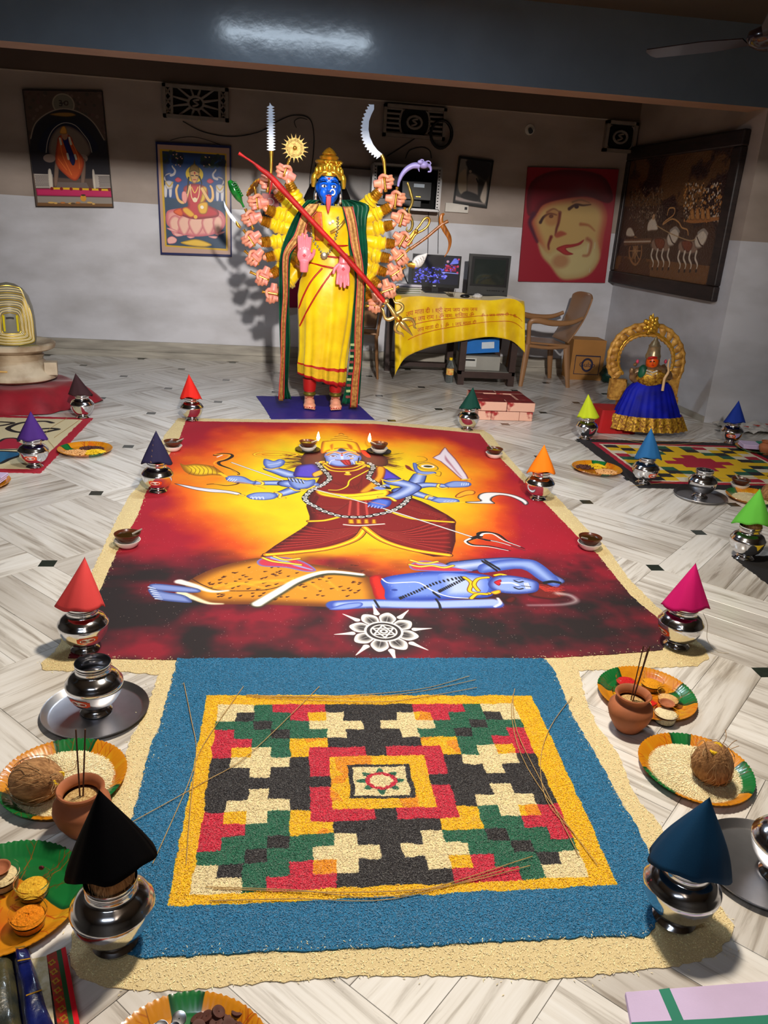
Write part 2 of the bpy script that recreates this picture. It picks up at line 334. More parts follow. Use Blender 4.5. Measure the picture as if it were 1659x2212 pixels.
for n, (hid, dz, cx, cy, ang) in enumerate(cells):
    if n < 296 and not hid:
        o = link('marble_plank', pm, floor, (cx, cy, rnd.uniform(-.0003, 0))); o.rotation_euler = (0, 0, ang)
    else:
        sh = plank_shape(CELL, PW, 0); bulk.add(sh, 0, Matrix.Translation((cx, cy, 0)) @ Matrix.Rotation(ang, 4, 'Z')); ou, ov = rnd.uniform(0, 90), rnd.uniform(0, 90)
        bu += [(x+ou, y+ov) for x, y, z in sh[0]]
bo = bulk.obj('marble_planks_beyond', MARBLE, floor, 0); bo['kind'] = 'stuff'
bua = np.array(bu); vi = np.empty(len(bo.data.loops), np.int32); bo.data.loops.foreach_get('vertex_index', vi); uv = bo.data.uv_layers.new(name='UVMap'); uv.data.foreach_set('uv', bua[vi].astype(np.float32).ravel())
INL = mat('dark_green_stone', (44, 52, 46), .2, var=.3, vs_=40)
im_ = MB().add(bbox2((-.031, -.031, -.006), (.031, .031, .0006))).mesh('stone_inlay', INL, 0)
for i in range(-9, 15):
    for j in range(-9, 11):
        if (i+j) % 2 == 0:
            x, y = FX+i*FA, FY+j*FA; c = AX.T @ np.array([x, y, -HC])
            if c[2] > .3 and -60 < PX0+FPX*c[0]/c[2] < 1720 and PY0+FPX*c[1]/c[2] < 2300 and y < YB and not (x > 3.4 and y > 5.95): link('stone_inlay', im_, floor, (x, y, 0))
# ================================================================ powder and rice pictures on the floor
def gp(P, z=.003): return [G(x, y, z) for x, y in P]
def jag(P, step=.012, amp=.004, seed=1):               # outline resampled with a ragged edge
    rr = random.Random(seed); out = []
    for i in range(len(P)):
        a = P[i]; b = P[(i+1) % len(P)]; L_ = hypot(b[0]-a[0], b[1]-a[1]); n = max(1, int(L_/step))
        for k in range(n):
            t = k/n; out.append((a[0]+(b[0]-a[0])*t+rr.uniform(-amp, amp), a[1]+(b[1]-a[1])*t+rr.uniform(-amp, amp)))
    return out
def slab(name, P, h, m, lab, cat, seed=1, amp=.004, uvf=None, kind=None, parent=None):
    o = MB().add(prism(jag(P, .012, amp, seed), .0002, h)).obj(name, m, parent, 0)
    if uvf: uvmap(o.data, uvf)
    return tag(o, lab, cat, None, kind) if not parent else o
outer = [(385,903),(810,909),(1045,929),(1062,940),(1087,974),(1137,1030),(1200,1070),(1217,1088),(1269,1144),(1311,1182),(1355,1246),(1421,1312),(1480,1360),(1521,1397),(1532,1422),(1504,1438),(1250,1448),(1265,1511),(1290,1567),(1336,1627),(1366,1705),(1381,1733),(1417,1766),(1437,1801),(1480,1900),(1560,1960),(1586,2000),(1576,2030),(1543,2064),(1467,2084),(1366,2096),(1316,2104),(1168,2117),(1016,2106),(813,2106),(560,2122),(431,2134),(364,2140),(230,2131),(165,2105),(150,2060),(160,1990),(215,1850),(241,1730),(284,1590),(313,1542),(342,1457),(277,1451),(145,1449),(92,1446),(89,1433),(116,1409),(150,1350),(198,1236),(217,1195),(243,1139),(276,1075),(299,1049),(335,985),(355,940)]
redm = [(401,910),(810,916),(1036,937),(1057,964),(1087,996),(1128,1038),(1200,1110),(1253,1165),(1291,1198),(1333,1251),(1366,1290),(1419,1334),(1440,1370),(1432,1404),(1366,1411),(1200,1421),(1000,1425),(700,1426),(384,1426),(146,1422),(170,1370),(217,1273),(236,1231),(253,1192),(299,1112),(314,1067),(389,944)]
bluem = [(384,1424),(700,1423),(1000,1423),(1175,1424),(1197,1450),(1235,1545),(1292,1643),(1336,1724),(1380,1798),(1402,1844),(1440,1930),(1425,1990),(1391,2024),(1240,2027),(1117,2033),(914,2045),(560,2058),(420,2066),(300,2070),(262,2050),(262,1900),(284,1777),(325,1615),(345,1570)]
OUT, RED, BLU = gp(outer), gp(redm), gp(bluem)
# ---- the big powder painting
PR = 560.0; PXo, PYo = -.80, 2.24
A = Art(int(2.32*PR), int(3.36*PR), lambda x, y: ((G(x, y, .004)[0]-PXo)*PR, (G(x, y, .004)[1]-PYo)*PR))
Xw, Yw = np.meshgrid(PXo+(np.arange(A.w)+.5)/PR, PYo+(np.arange(A.h)+.5)/PR)
n1 = fbm(Xw*3.2, Yw*2.6, 3, 5); n2 = fbm(Xw*7, Yw*5, 11, 4); n3 = fbm(Xw*2.0+9, Yw*4, 23, 5)
def mixc(a, b, m): m = np.clip(m, 0, 1)[..., None]; return np.array(a, np.float32)*(1-m)+np.array(b, np.float32)*m
cx_, cy_ = .33, 4.18
rr_ = np.sqrt(((Xw-cx_)/(.84+.10*(Yw-4)))**2+((Yw-cy_)/1.18)**2)+(n1-.5)*.42
Ic = mixc((232, 200, 10), (236, 150, 8), (rr_-.60)/.26); Ic = Ic*(1-np.clip((rr_-.86)/.2, 0, 1)[..., None])+np.array((218, 84, 8))*np.clip((rr_-.86)/.2, 0, 1)[..., None]
Ic = Ic*(1-np.clip((rr_-1.04)/.2, 0, 1)[..., None])+np.array((160, 10, 38))*np.clip((rr_-1.04)/.2, 0, 1)[..., None]
dk = np.clip((3.22+.10*abs(Xw-.35)-Yw+(n3-.5)*1.0)/.34, 0, 1)**1.2
base = mixc((30, 19, 22), (132, 12, 36), (n3-.48)*3.2+(n2-.5)*1.8+.12)
Ic = Ic*(1-dk[..., None])+base*dk[..., None]
Ic *= (1+(n2-.5)*.12)[..., None]; A.I = Ic.astype(np.float32)
SK, SKD, SKL = (134, 156, 216), (62, 82, 160), (206, 216, 244)
K = (22, 18, 20); GO, GOD = (244, 196, 30), (196, 112, 16); RD, RDD = (128, 22, 24), (70, 8, 12)
def limb(P, w_, c=SK, cd=SKD, out=1):                     # outline, mid tone, core light
    if out: A.line(P, w_[0]*1.12+2, (30, 34, 80), w_[1]*1.12+2)
    A.line(P, w_[0], cd, w_[1], soft=4); A.line(P, w_[0]*.72, c, w_[1]*.72, soft=w_[0]*.3); A.line(P, w_[0]*.25, SKL, w_[1]*.2, .8, soft=w_[0]*.25)
def band(P, w_=7, c=GO): A.line(P, w_+3, (120, 50, 10)); A.line(P, w_, c); A.line(P, w_*.3, (255, 236, 120))
# hair
A.c = crop(620, 920, 5.53)
rg = random.Random(3)
for s in (-1, 1):
    for k in range(46):
        a = rg.uniform(-.25, .75); x0, y0 = (250 if s < 0 else 1080), 380+60*rg.random(); L_ = rg.uniform(170, 330)
        A.line([(650+s*200, 330+rg.uniform(-40, 90)), (650+s*(360+rg.uniform(-30, 60)), 390+70*a), (650+s*(420+L_), 380+L_*a*.7+rg.uniform(-20, 20))], rg.uniform(9, 17), rg.choice([(96, 34, 22), (60, 22, 16), (120, 50, 30), (40, 14, 14)]), 1.2)
A.poly([(260,300),(430,290),(450,440),(330,480),(190,470),(170,380)], (96,36,26), (60,22,18), 20); A.poly([(880,290),(1100,330),(1200,400),(1180,480),(980,470),(880,420)], (96,36,26), (60,22,18), 20)
A.poly([(890,290),(950,310),(1000,370),(960,375),(900,330)], (236, 50, 20))
# back arms
A.c = crop(370, 920, 4.74)
limb([(1210,500),(1120,470),(1020,440)], (60, 44)); limb([(1230,590),(1100,585),(880,585)], (52, 34)); limb([(1240,660),(1150,690),(1040,715)], (46, 32))
A.poly([(950,340),(1000,345),(1050,360),(1110,340),(1165,360),(1150,400),(1090,430),(1000,435),(945,400)], SK, SKD, 16); A.line([(990,400),(1060,390),(1120,375)], 4, SKL)
A.line([(850,290),(940,268),(1100,265),(1250,280),(1290,298),(1200,320),(1050,328),(900,312)], 13, GOD, closed=True); A.line([(850,290),(940,268),(1100,265),(1250,280),(1290,298),(1200,320),(1050,328),(900,312)], 7, GO, closed=True); A.line([(930,294),(1060,282),(1200,296),(1060,308)], 4, (190,90,10), closed=True)
band([(945,430),(1010,446),(1095,432)]); band([(880,560),(935,580),(925,605),(860,608)], 9); band([(1070,680),(1120,700),(1110,735),(1160,738)], 9)
A.poly([(560,520),(640,510),(740,520),(820,560),(870,575),(840,600),(740,590),(640,580),(570,560)], SK, SKD, 14)
for k in range(4): A.line([(575+k*22,560+k*5),(600+k*24,535+k*4)], 4, SKL)
A.poly([(770,715),(850,685),(960,680),(1040,685),(1090,710),(1060,745),(960,760),(840,755),(790,740)], SK, SKD, 14)
for k in range(4): A.line([(810+k*36,735),(830+k*36,728),(838+k*36,750)], 4, SKL)
A.poly([(90,385),(140,400),(240,390),(360,400),(440,420),(500,460),(540,490),(520,510),(420,505),(300,515),(200,500),(130,460)], (240,200,30), (150,90,8), 30)
for k in range(7): A.line([(160+k*45,410),(210+k*42,450),(180+k*48,498)], 2.4, (110, 60, 8), a=.7)
A.line([(500,485),(560,520)], 12, GO)
A.line([(450,300),(520,285),(600,290),(620,315),(560,350),(490,370),(500,400),(600,440),(680,480),(690,500)], 16, (40,20,10), 8); A.line([(450,295),(540,290),(600,300),(560,335),(470,360),(440,390),(520,420),(640,460),(690,495)], 8, (240,160,30), 4); A.line([(470,320),(520,300)], 6, (240,236,240))
A.line([(370,600),(440,595),(560,612),(660,600),(690,585)], 6, (90,50,8), 8); A.line([(440,592),(560,606),(650,596)], 2.4, GO)
A.poly([(30,590),(140,605),(300,632),(480,650),(620,668),(710,690),(700,712),(560,690),(400,680),(240,655),(110,620)], (232,226,236), K, 6); A.line([(200,630),(400,655),(640,690)], 2, (150,140,150)); band([(700,705),(740,712)], 8)
A.line([(540,575),(700,575),(860,610),(960,645)], 4, (230,150,30))
A.c = crop(820, 940, 4.608)
limb([(230,560),(330,520),(400,400)], (62, 40)); limb([(340,510),(480,495),(640,505)], (48, 34)); limb([(300,560),(420,600),(560,640)], (46, 34))
A.line([(375,212),(430,215),(470,235),(460,255),(360,275)], 3, (120,80,10)); A.line([(555,355),(610,370),(600,410),(560,400)], 3, (140,90,10))
A.poly([(250,295),(300,310),(330,340),(370,370),(310,355),(260,330)], (120,40,30), GO, 5)
A.poly([(330,280),(370,285),(380,330),(430,360),(550,365),(550,390),(420,395),(350,360)], SK, SKD, 12)
A.dot((480,312), 24, (236,234,230), ry=20); A.dot((482,312), 16, (60,54,30), ry=12); A.line([(385,290),(480,272),(575,318),(560,350),(440,340),(390,310)], 4, (110,90,60), closed=True)
band([(385,385),(460,398),(548,384)], 7)
A.poly([(648,118),(690,165),(760,240),(830,340),(890,440),(820,445),(720,360),(600,260),(525,225),(590,190)], (226,212,222), (120,52,70), 8, sm=2); A.poly([(650,190),(690,240),(760,330),(840,430),(790,410),(700,310),(640,240)], (170,110,130), (226,212,222), 10); band([(820,445),(900,438)], 8)
band([(590,490),(580,515),(620,530),(670,525)], 9); A.poly([(640,490),(720,460),(800,458),(880,465),(915,490),(880,515),(780,522),(690,520)], SK, SKD, 14)
for k in range(4): A.line([(820+k*22,478),(815+k*22,500)], 3, SKL)
band([(460,630),(480,605),(520,610)], 9); A.poly([(510,650),(560,622),(680,625),(780,640),(790,670),(700,682),(600,678),(530,660)], SK, SKD, 14)
for k in range(4): A.line([(640+k*34,660),(660+k*34,655)], 4, SKL)
A.poly([(750,610),(800,570),(880,548),(950,560),(940,590),(870,600),(790,625)], (240,170,40), (120,30,10), 7)
A.line([(610,680),(850,668)], 8, GO); A.poly([(860,662),(1000,655),(975,625),(990,590),(1060,570),(1200,572),(1340,595),(1450,640),(1485,680),(1445,698),(1400,660),(1300,615),(1200,600),(1130,620),(1115,650),(1150,682),(1040,684),(880,678)], (236,230,232), (26,22,26), 9, sm=3)
# torso, blouse, sari
A.c = crop(620, 920, 5.53)
A.poly([(130,480),(300,455),(380,500),(410,600),(330,620),(200,620),(80,600),(90,540)], (84,66,196), (44,28,110), 22); A.poly([(1160,510),(1240,550),(1320,600),(1370,640),(1280,640),(1130,640)], (84,66,196), (44,28,110), 16)
A.poly([(300,760),(420,560),(400,520),(470,450),(640,470),(830,460),(990,500),(1100,500),(1130,640),(1180,760),(1400,830),(1600,900),(1800,1000),(2000,1120),(2010,1200),(1960,1560),(1500,1500),(1100,1360),(930,1220),(880,1330),(500,1480),(-60,1540),(-320,1560),(60,1300),(240,1180),(270,1080),(230,960),(260,860)], RD, RDD, 30, sm=2)
for k in range(16):                                         # folds of the skirt
    t = k/15; A.line([(930-30*t,1180+70*t),(500-120*t,1300+110*t-60*(1-t)),(240-420*t,1180+300*t)], 3.4, (190,60,50) if k % 2 else (78,10,14), a=.75)
    A.line([(930+40*t,1180+70*t),(1350+120*t,1260+140*t),(1900+60*t,1080+430*t)], 3.4, (190,60,50) if k % 2 else (78,10,14), a=.75)
for k in range(9):
    t = k/8; A.line([(350+30*t,830+20*t),(300+20*t,960+60*t),(560-40*t,1000+70*t)], 3, (84,10,14), a=.7); A.line([(740+t*30,900),(640-60*t,960+60*t),(300,960+90*t)], 3, (180,56,46) if k % 2 else (80,10,14), a=.7); A.line([(1200+40*t,870+30*t),(1500,960+50*t),(1900,1060+60*t)], 3, (180,56,46) if k % 2 else (80,10,14), a=.7)
for k in range(5): A.line([(760+k*45,900),(740+k*55,1070)], 7, (120,22,24) if k % 2 else (190,66,60))
for k in range(8): A.line([(420+k*60,640+k*8),(600+k*40,700+k*10),(900,780-k*30)], 3, (96,14,18), a=.6)
def gband(P, w_=16): A.line(P, w_+5, (70,24,8)); A.line(P, w_, (214,130,20)); A.line(P, w_*.4, (255,220,40))
gband([(930,1215),(820,1350),(500,1460),(100,1510),(-240,1540)], 19); gband([(930,1215),(1150,1370),(1500,1480),(1930,1545)], 19); gband([(270,1140),(450,1130),(620,1090)], 14); gband([(1200,1010),(1500,1110),(1980,1150)], 14)
A.poly([(1070,490),(1170,500),(1165,600),(1090,700),(980,790),(860,790),(960,700),(1060,600)], (240,160,30), (130,50,8), 10); A.poly([(300,570),(400,530),(430,575),(330,612)], (244,180,60), (130,60,10), 6)
A.poly([(350,770),(560,800),(800,810),(1180,760),(1180,850),(900,895),(640,870),(400,830)], (246,214,30), (180,100,12), 10); A.line([(400,800),(700,850),(1150,810)], 3, (120,50,8))
A.poly([(1020,740),(1200,690),(1240,740),(1120,770)], (120,140,220), (240,210,20), 6)
A.line([(500,765),(620,765),(720,720),(750,650),(860,590),(970,530)], 9, (120,50,8)); A.line([(500,765),(620,765),(720,720),(750,650),(860,590),(970,530)], 5, (250,220,40))
# neck and face
for r, c in ((0, (150,50,10)), (1, GO)): A.line([(440,480),(520,530),(660,545),(820,530),(930,480)], 15-6*r, c); A.line([(450,450),(540,500),(660,512),(800,500),(920,450)], 12-5*r, c)
A.dot((725,580), 12, GO, ry=9); A.dot((725,560), 8, (255,230,90))
A.poly([(450,340),(560,300),(740,300),(860,340),(890,390),(840,440),(740,475),(640,485),(540,470),(470,430)], (150,170,232), (76,96,180), 22)
A.line([(480,350),(560,310),(650,330),(740,310),(850,350)], 13, (222,150,80)); A.poly([(600,290),(650,268),(710,295),(650,308)], (50,50,80), (110,120,170), 6)
for s in (-1, 1):
    A.line([(655+s*40,345),(655+s*100,330),(655+s*180,350)], 4, K); A.dot((655+s*105,362), 15, (240,236,230), ry=6); A.dot((655+s*105,362), 6, (130,50,20), ry=6); A.line([(655+s*60,366),(655+s*105,350),(655+s*155,364)], 3, K)
    A.dot((655+s*215,435), 17, GO, ry=15); A.dot((655+s*215,435), 8, (180,80,30), ry=6); A.line([(655+s*60,400),(655+s*130,420),(655+s*150,460)], 4, (220,228,250), a=.8); A.line([(655+s*205,380),(655+s*190,440)], 4, K)
A.line([(655,350),(660,395)], 10, (196,212,250)); A.dot((656,352), 4, (220,40,40), ry=8); A.line([(645,325),(660,322),(655,340)], 3, (110,20,20))
A.line([(585,405),(660,412),(760,405)], 7, (120,24,30)); A.poly([(640,412),(740,408),(765,465),(700,470),(660,440)], (196,50,60), (110,16,26), 9); A.line([(690,415),(735,465)], 3, (110,20,30)); A.dot((775,390), 7, (230,170,90))
A.poly([(410,330),(415,200),(470,180),(640,168),(800,190),(850,220),(885,320),(780,290),(650,270),(520,290)], (250,190,20), (160,80,12), 16); A.poly([(500,230),(560,210),(560,280),(520,290)], (196,110,20), (250,190,20), 10); A.poly([(700,210),(780,230),(800,280),(740,280)], (180,96,20), (250,190,20), 10)
for k in range(6): A.line([(650-150+k*24,175-k*15),(650,160-k*14),(650+150-k*24,180-k*15)], 5, (150,84,16) if k % 2 else (240,190,60))
# skull garland
chain = [(370,450),(420,510),(480,570),(510,630),(460,680),(400,720),(320,750),(260,800),(215,860),(250,915),(330,960),(420,1010),(530,1050),(650,1080),(800,1090),(940,1085),(1070,1060),(1190,1035),(1290,1000),(1370,950),(1430,895),(1460,840)]
ch2 = [(990,450),(1030,490),(1000,560),(975,620),(1030,660),(1110,710),(1210,745)]
for cc in (chain, ch2):
    Q = cr(cc, 3); A.line([tuple(q) for q in Q], 20, K)
    for i in range(0, len(Q)-1, 2):
        a, b = Q[i], Q[i+1]; d = b-a; d = d/(np.linalg.norm(d)+1e-6)*15
        A.dot(tuple(a-d*.6), 8.5, (238,236,232), ry=7.5); A.dot(tuple(a+d*.8), 6, (238,236,232), ry=5); A.dot(tuple(a-d*.6), 4.6, (60,56,56), ry=3.6); A.dot(tuple(a+d*.8), 2.4, (60,56,56))
for k in range(4): A.poly([(725+k*95,1115),(800+k*88,1115),(810+k*88,1170),(730+k*92,1170)], (250,170,20), (130,60,8), 7, sm=1)
A.line([(680,1180),(850,1192),(1160,1172)], 7, (220,214,204))
# spear and front arms
A.c = crop(300, 900, 1.8433)
A.line([(370,183),(600,262),(905,345),(1345,485)], 9, (90,80,76)); A.line([(370,183),(600,262),(905,345),(1345,485)], 5.5, (236,228,226)); A.c = crop(820, 940, 4.608)
A.line([(980,1010),(890,1040),(860,1060),(940,1095),(1100,1105),(1300,1150)], 16, K, 4); A.line([(900,1030),(850,1060),(920,1100),(1080,1112),(1280,1150)], 8, (230,226,230), 3)
A.line([(1000,1010),(990,980),(1060,965),(1180,990),(1280,1060),(1440,1130)], 16, K, 4); A.line([(1010,1000),(1040,980),(1130,985),(1240,1050),(1400,1110)], 9, (232,228,232), 3); A.line([(1060,1045),(1160,1060),(1300,1100),(1450,1150)], 10, (60,54,54), 2); A.line([(1080,1045),(1200,1070),(1300,1100)], 4, (220,216,220)); A.line([(960,1020),(1090,1050)], 9, K)
A.c = crop(620, 920, 5.53)
limb([(20,690),(160,720),(320,700)], (62, 34)); A.poly([(20,640),(100,625),(230,650),(330,640),(330,700),(240,745),(100,750),(30,700)], SK, SKD, 18)
for k in range(5): A.line([(10+k*42,618+k*6),(30+k*42,660+k*7)], 5, K); A.line([(16+k*42,620+k*6),(36+k*42,655+k*7)], 3, SKL)
band([(40,740),(120,775),(240,760),(330,720)], 8)
limb([(1290,670),(1420,700),(1490,735),(1400,800),(1280,850)], (66, 44)); band([(1130,640),(1240,665),(1380,640)], 8); band([(1100,850),(1220,855),(1290,895)], 11)
A.poly([(960,940),(1000,900),(1080,870),(1200,880),(1250,905),(1220,960),(1140,985),(1050,980)], (84,116,214), (36,52,140), 16); A.line([(980,905),(1080,925),(1180,950)], 4, (214,130,80))
for k in range(5): A.line([(985+k*38,945+k*6),(970+k*38,968+k*5)], 4, (150,176,240))
# reclining figure
A.c = crop(300, 1160, 3.318)
A.poly([(340,330),(500,240),(700,180),(900,150),(1200,190),(1400,220),(1650,290),(1700,500),(1300,500),(900,485),(500,480),(380,440),(360,390)], (212,140,30), (110,56,16), 40)
for k in range(120):
    x = rg.uniform(450, 1600); y = rg.uniform(200, 470); 
    if y > 480-abs(x-1000)*.05-20 or y < 340-(x-340)*.28 and x < 900: continue
    A.line([(x,y),(x+rg.uniform(12,26),y-rg.uniform(0,10))], 6, (70,26,12), 1.5)
for k in range(5): A.line([(480+k*160,380-k*20),(700+k*150,330-k*10),(950+k*120,380)], 12, (240,190,40), 3, a=.5, soft=10)
A.line([(380,300),(470,350),(600,385),(900,380),(1050,340)], 4, (60,30,14), a=.8)
A.line([(290,320),(400,350),(520,390),(640,385)], 22, (236,232,226), 6, soft=6); A.line([(300,400),(400,440),(500,475),(600,480)], 20, (236,226,190), 5, soft=6)
A.line([(850,485),(1000,400),(1150,320),(1350,262),(1600,280)], 30, (60,60,40), 16, soft=8); A.line([(850,480),(1000,390),(1150,305),(1350,250),(1600,270)], 24, (244,240,232), 12, soft=6)
A.poly([(75,345),(120,335),(240,345),(420,370),(420,400),(200,390),(90,375)], (126,146,210), (60,76,140), 10); A.poly([(70,370),(200,395),(330,420),(380,470),(250,465),(140,450),(90,420)], (126,146,210), (60,76,140), 12)
for k in range(6): A.line([(70+k*10,358+k*17),(120+k*10,372+k*15)], 5, (200,214,240), 2)
A.c = crop(780, 1160, 3.318)
A.poly([(60,290),(140,275),(175,360),(210,450),(110,450),(80,370)], (220,36,24), (150,16,16), 14, sm=2)
limb([(700,215),(900,190),(1130,180),(1240,230),(1400,310)], (58, 34)); A.poly([(850,200),(1000,165),(1200,160),(1300,200),(1420,310),(1400,360),(1280,310),(1150,230),(950,250),(850,255)], (150,176,236), (60,86,180), 30)
A.poly([(150,300),(350,260),(600,245),(850,265),(950,300),(940,420),(760,440),(500,450),(200,455),(170,380)], (110,140,224), (40,66,170), 34)
A.poly([(560,265),(760,270),(900,300),(900,400),(780,430),(600,425),(570,360)], (176,194,240), (100,130,220), 34)
A.line([(-180,490),(0,480),(300,480),(700,480),(960,480)], 44, (60,84,180), 40, soft=5); A.line([(-150,488),(100,480),(500,485),(950,470)], 26, (160,182,238), 34, soft=10); A.poly([(-230,520),(-120,480),(0,470),(0,500),(-100,520)], (130,156,226), (60,84,180), 8)
A.line([(960,500),(1000,475),(980,440)], 7, (226,232,248), soft=4)
A.line([(150,300),(200,330),(330,325),(420,330),(520,390),(640,430),(800,440)], 4, (240,240,246)); A.dot((240,380), 7, (40,60,150), ry=5)
for P in ([(280,440),(400,390),(540,330),(720,290)], [(560,390),(640,350),(740,300)], [(870,175),(920,205),(970,240)], [(890,170),(940,200),(990,230)], [(1310,330),(1370,320),(1430,330)], [(540,450),(560,480),(570,520)], [(100,460),(125,500)], [(520,400),(560,430)]):
    Q = cr(P, 7)
    for i, q in enumerate(Q): A.line([(q[0]-4,q[1]-6),(q[0]+4,q[1]+6)], 5, (24,24,34))
for P in ([(740,290),(790,330),(780,390),(880,410),(920,405)], [(790,440),(830,410),(900,410)], [(910,290),(840,300),(810,340),(840,385)], [(960,275),(1000,268),(1035,275)]): A.line(P, 12, (110,60,10)); A.line(P, 8, (250,200,30))
A.poly([(1160,290),(1260,320),(1450,390),(1480,420),(1380,450),(1200,420),(1240,370)], (110,26,24), (60,12,14), 14); A.poly([(1030,450),(1080,425),(1115,440),(1090,470),(1050,470)], (90,20,20), (50,10,10), 8)
for k in range(16): A.line([(1230+k*6,330+k*4),(1330+k*6,380+rg.uniform(-30,30)),(1420+k*3,390+rg.uniform(-40,40))], 2.6, (190,50,40), 1)
A.line([(1410,405),(1500,420),(1540,460),(1440,485),(1200,490)], 14, (220,220,220), 3, a=.7, soft=14)
A.poly([(910,330),(950,290),(1040,275),(1160,290),(1260,320),(1275,360),(1250,395),(1140,408),(1010,400),(930,370)], (140,166,236), (44,62,150), 20)
A.poly([(955,320),(1000,305),(1005,325),(990,350),(960,335)], (210,30,50), (130,10,30), 5); A.line([(1010,330),(1080,330),(1120,345)], 9, (210,220,248), soft=4)
for y in (320, 370): A.line([(1100,y-6),(1130,y+5),(1160,y)], 5, K); A.line([(1090,y-12),(1140,y-14)], 2.5, (50,60,130))
for k in range(3): A.line([(1170+k*12,330),(1185+k*12,370)], 3, (226,230,246))
A.line([(1150,350),(1215,358)], 3, K); A.poly([(930,395),(990,380),(1000,400),(960,412)], GO, GOD, 5)
# feet of the standing figure
for P, Q in (([(850,170),(950,140),(1150,165),(1270,235),(1200,250),(1050,220),(880,210)], [[(890,150),(960,175),(1080,190),(1160,200)], [(970,140),(1050,165),(1150,155)]]),):
    A.c = crop(300, 1160, 3.318); A.poly(P, (196,52,76), (110,120,200), 9); A.line([(960,150),(1060,180),(1130,205),(1240,235)], 14, (150,166,226), 5, soft=4); [band(q, 8) for q in Q]
A.c = crop(820, 940, 4.608); A.poly([(300,1290),(420,1250),(600,1270),(720,1310),(930,1350),(760,1360),(500,1355),(330,1340)], (196,52,76), (110,120,200), 9); A.line([(400,1275),(560,1290),(720,1310)], 18, (150,166,226), 8, soft=4)
band([(310,1245),(400,1270),(480,1275),(575,1260)], 8); band([(300,1290),(400,1310),(520,1300),(640,1320),(730,1300)], 8)
# white lotus
lo = G(829, 1364, .004)
Tw = A.T; A.T = lambda x, y: ((lo[0]+x*.56-PXo)*PR, (lo[1]+y*.58-PYo)*PR); A.c = lambda p: p
A.poly([(.27*cos(t/8*pi*2)*1.0, .31*sin(t/8*pi*2)) for t in range(8)], (40,34,34), a=.8, soft=30)
for k in range(8):
    t = k*pi/4+pi/8+.1; R1, R2 = .235, .115; e = lambda r, a: (r*cos(a)*.93, r*sin(a)*1.05)
    A.poly([e(R2, t-.33), e(.19, t-.30), e(R1*1.02, t+.02), e(.19, t+.30), e(R2, t+.33)], (242,240,236), (236,234,232), 4, sm=5); A.poly([e(.125, t-.22), e(.17, t-.2), e(.20, t), e(.17, t+.2), e(.125, t+.22)], (60,56,58), soft=12); A.line([e(R2, t-.3), e(.19, t-.30), e(R1*1.02, t+.02), e(.19, t+.30), e(R2, t+.3)], 3.5, (240,238,234)); A.line([e(.12, t), e(.2, t)], 2, (230,230,230), a=.5)
    u = t+pi/8; A.line([e(.225, u), e(.275, u), e(.35, u)], 14, (240,238,234), 1.5)
for r_q, c_q in ((.128, (240,238,234)), (.112, (50,44,46)), (.09, (236,234,230)), (.078, (50,44,46))): A.dot((0,0), r_q*PR*.56, c_q, ry=r_q*PR*.58)
for s in (1, -1): A.line([(.078*cos(pi/2*s+k*2*pi/3), .078*sin(pi/2*s+k*2*pi/3)) for k in range(3)], 4, (240,238,234), closed=True, sm=0)
A.dot((0,0), 9, (236,234,230)); A.dot((0,0), 4, (50,44,46)); A.T = Tw
# glitter
for k in range(2600):
    x, y = rg.uniform(0, A.w-2), rg.uniform(0, A.h-2); 
    if rg.random() < .35+.65*(y < A.h*.45): A.I[int(y), int(x)] = (250, 226, 214)
pmat = art_mat('painted_powder', A, .75, bump=.15, bscale=700, bdist=.001)
t = thing('painted_rangoli', 'large rectangular coloured powder picture of a many-armed goddess on the floor', 'rangoli')
slab('powder_picture', RED, .0045, pmat, None, None, 5, .0025, lambda c: ((c[:, 0]-PXo)*PR/A.w, (c[:, 1]-PYo)*PR/A.h), parent=t)
# ---- the rice rangoli in front
RR_ = 620.0; RX, RY = -.40, 1.10
B = Art(int(1.36*RR_), int(1.24*RR_), lambda x, y: ((x-RX)*RR_, (y-RY)*RR_), (34, 112, 156))
Xr, Yr = np.meshgrid(RX+(np.arange(B.w)+.5)/RR_, RY+(np.arange(B.h)+.5)/RR_)
wn = lambda s, a: (fbm(Xr*26, Yr*26, s, 3)-.5)*a
Xd, Yd = Xr+wn(31, .011), Yr+wn(47, .011)
col = {'B': (44, 40, 42), 'W': (236, 216, 166), 'G': (34, 100, 74), 'R': (200, 36, 62), 'Y': (246, 186, 10)}
yo = [G(*p) for p in ((447,1505),(1148,1506),(1335,1917),(361,1964))]; yi = [G(*p) for p in ((473,1526),(1107,1524),(1274,1899),(412,1938))]
def quad_uv(Q, X, Y):                                       # inverse bilinear, a few Newton steps
    u = np.full(X.shape, .5); v = np.full(X.shape, .5); (x0, y0), (x1, y1), (x2, y2), (x3, y3) = Q
    for _ in range(6):
        ex = (1-v)*((1-u)*x0+u*x1)+v*((1-u)*x3+u*x2)-X; ey = (1-v)*((1-u)*y0+u*y1)+v*((1-u)*y3+u*y2)-Y
        a = (1-v)*(x1-x0)+v*(x2-x3); b_ = (1-u)*(x3-x0)+u*(x2-x1); c_ = (1-v)*(y1-y0)+v*(y2-y3); d = (1-u)*(y3-y0)+u*(y2-y1); D = a*d-b_*c_
        u = u-(ex*d-ey*b_)/D; v = v-(a*ey-c_*ex)/D
    return u, v
u, v = quad_uv(yo, Xd, Yd); ins = (u > 0) & (u < 1) & (v > 0) & (v < 1); B.I[ins] = col['Y']
u, v = quad_uv(yi, Xd, Yd); ins = (u > 0) & (u < 1) & (v > 0) & (v < 1)
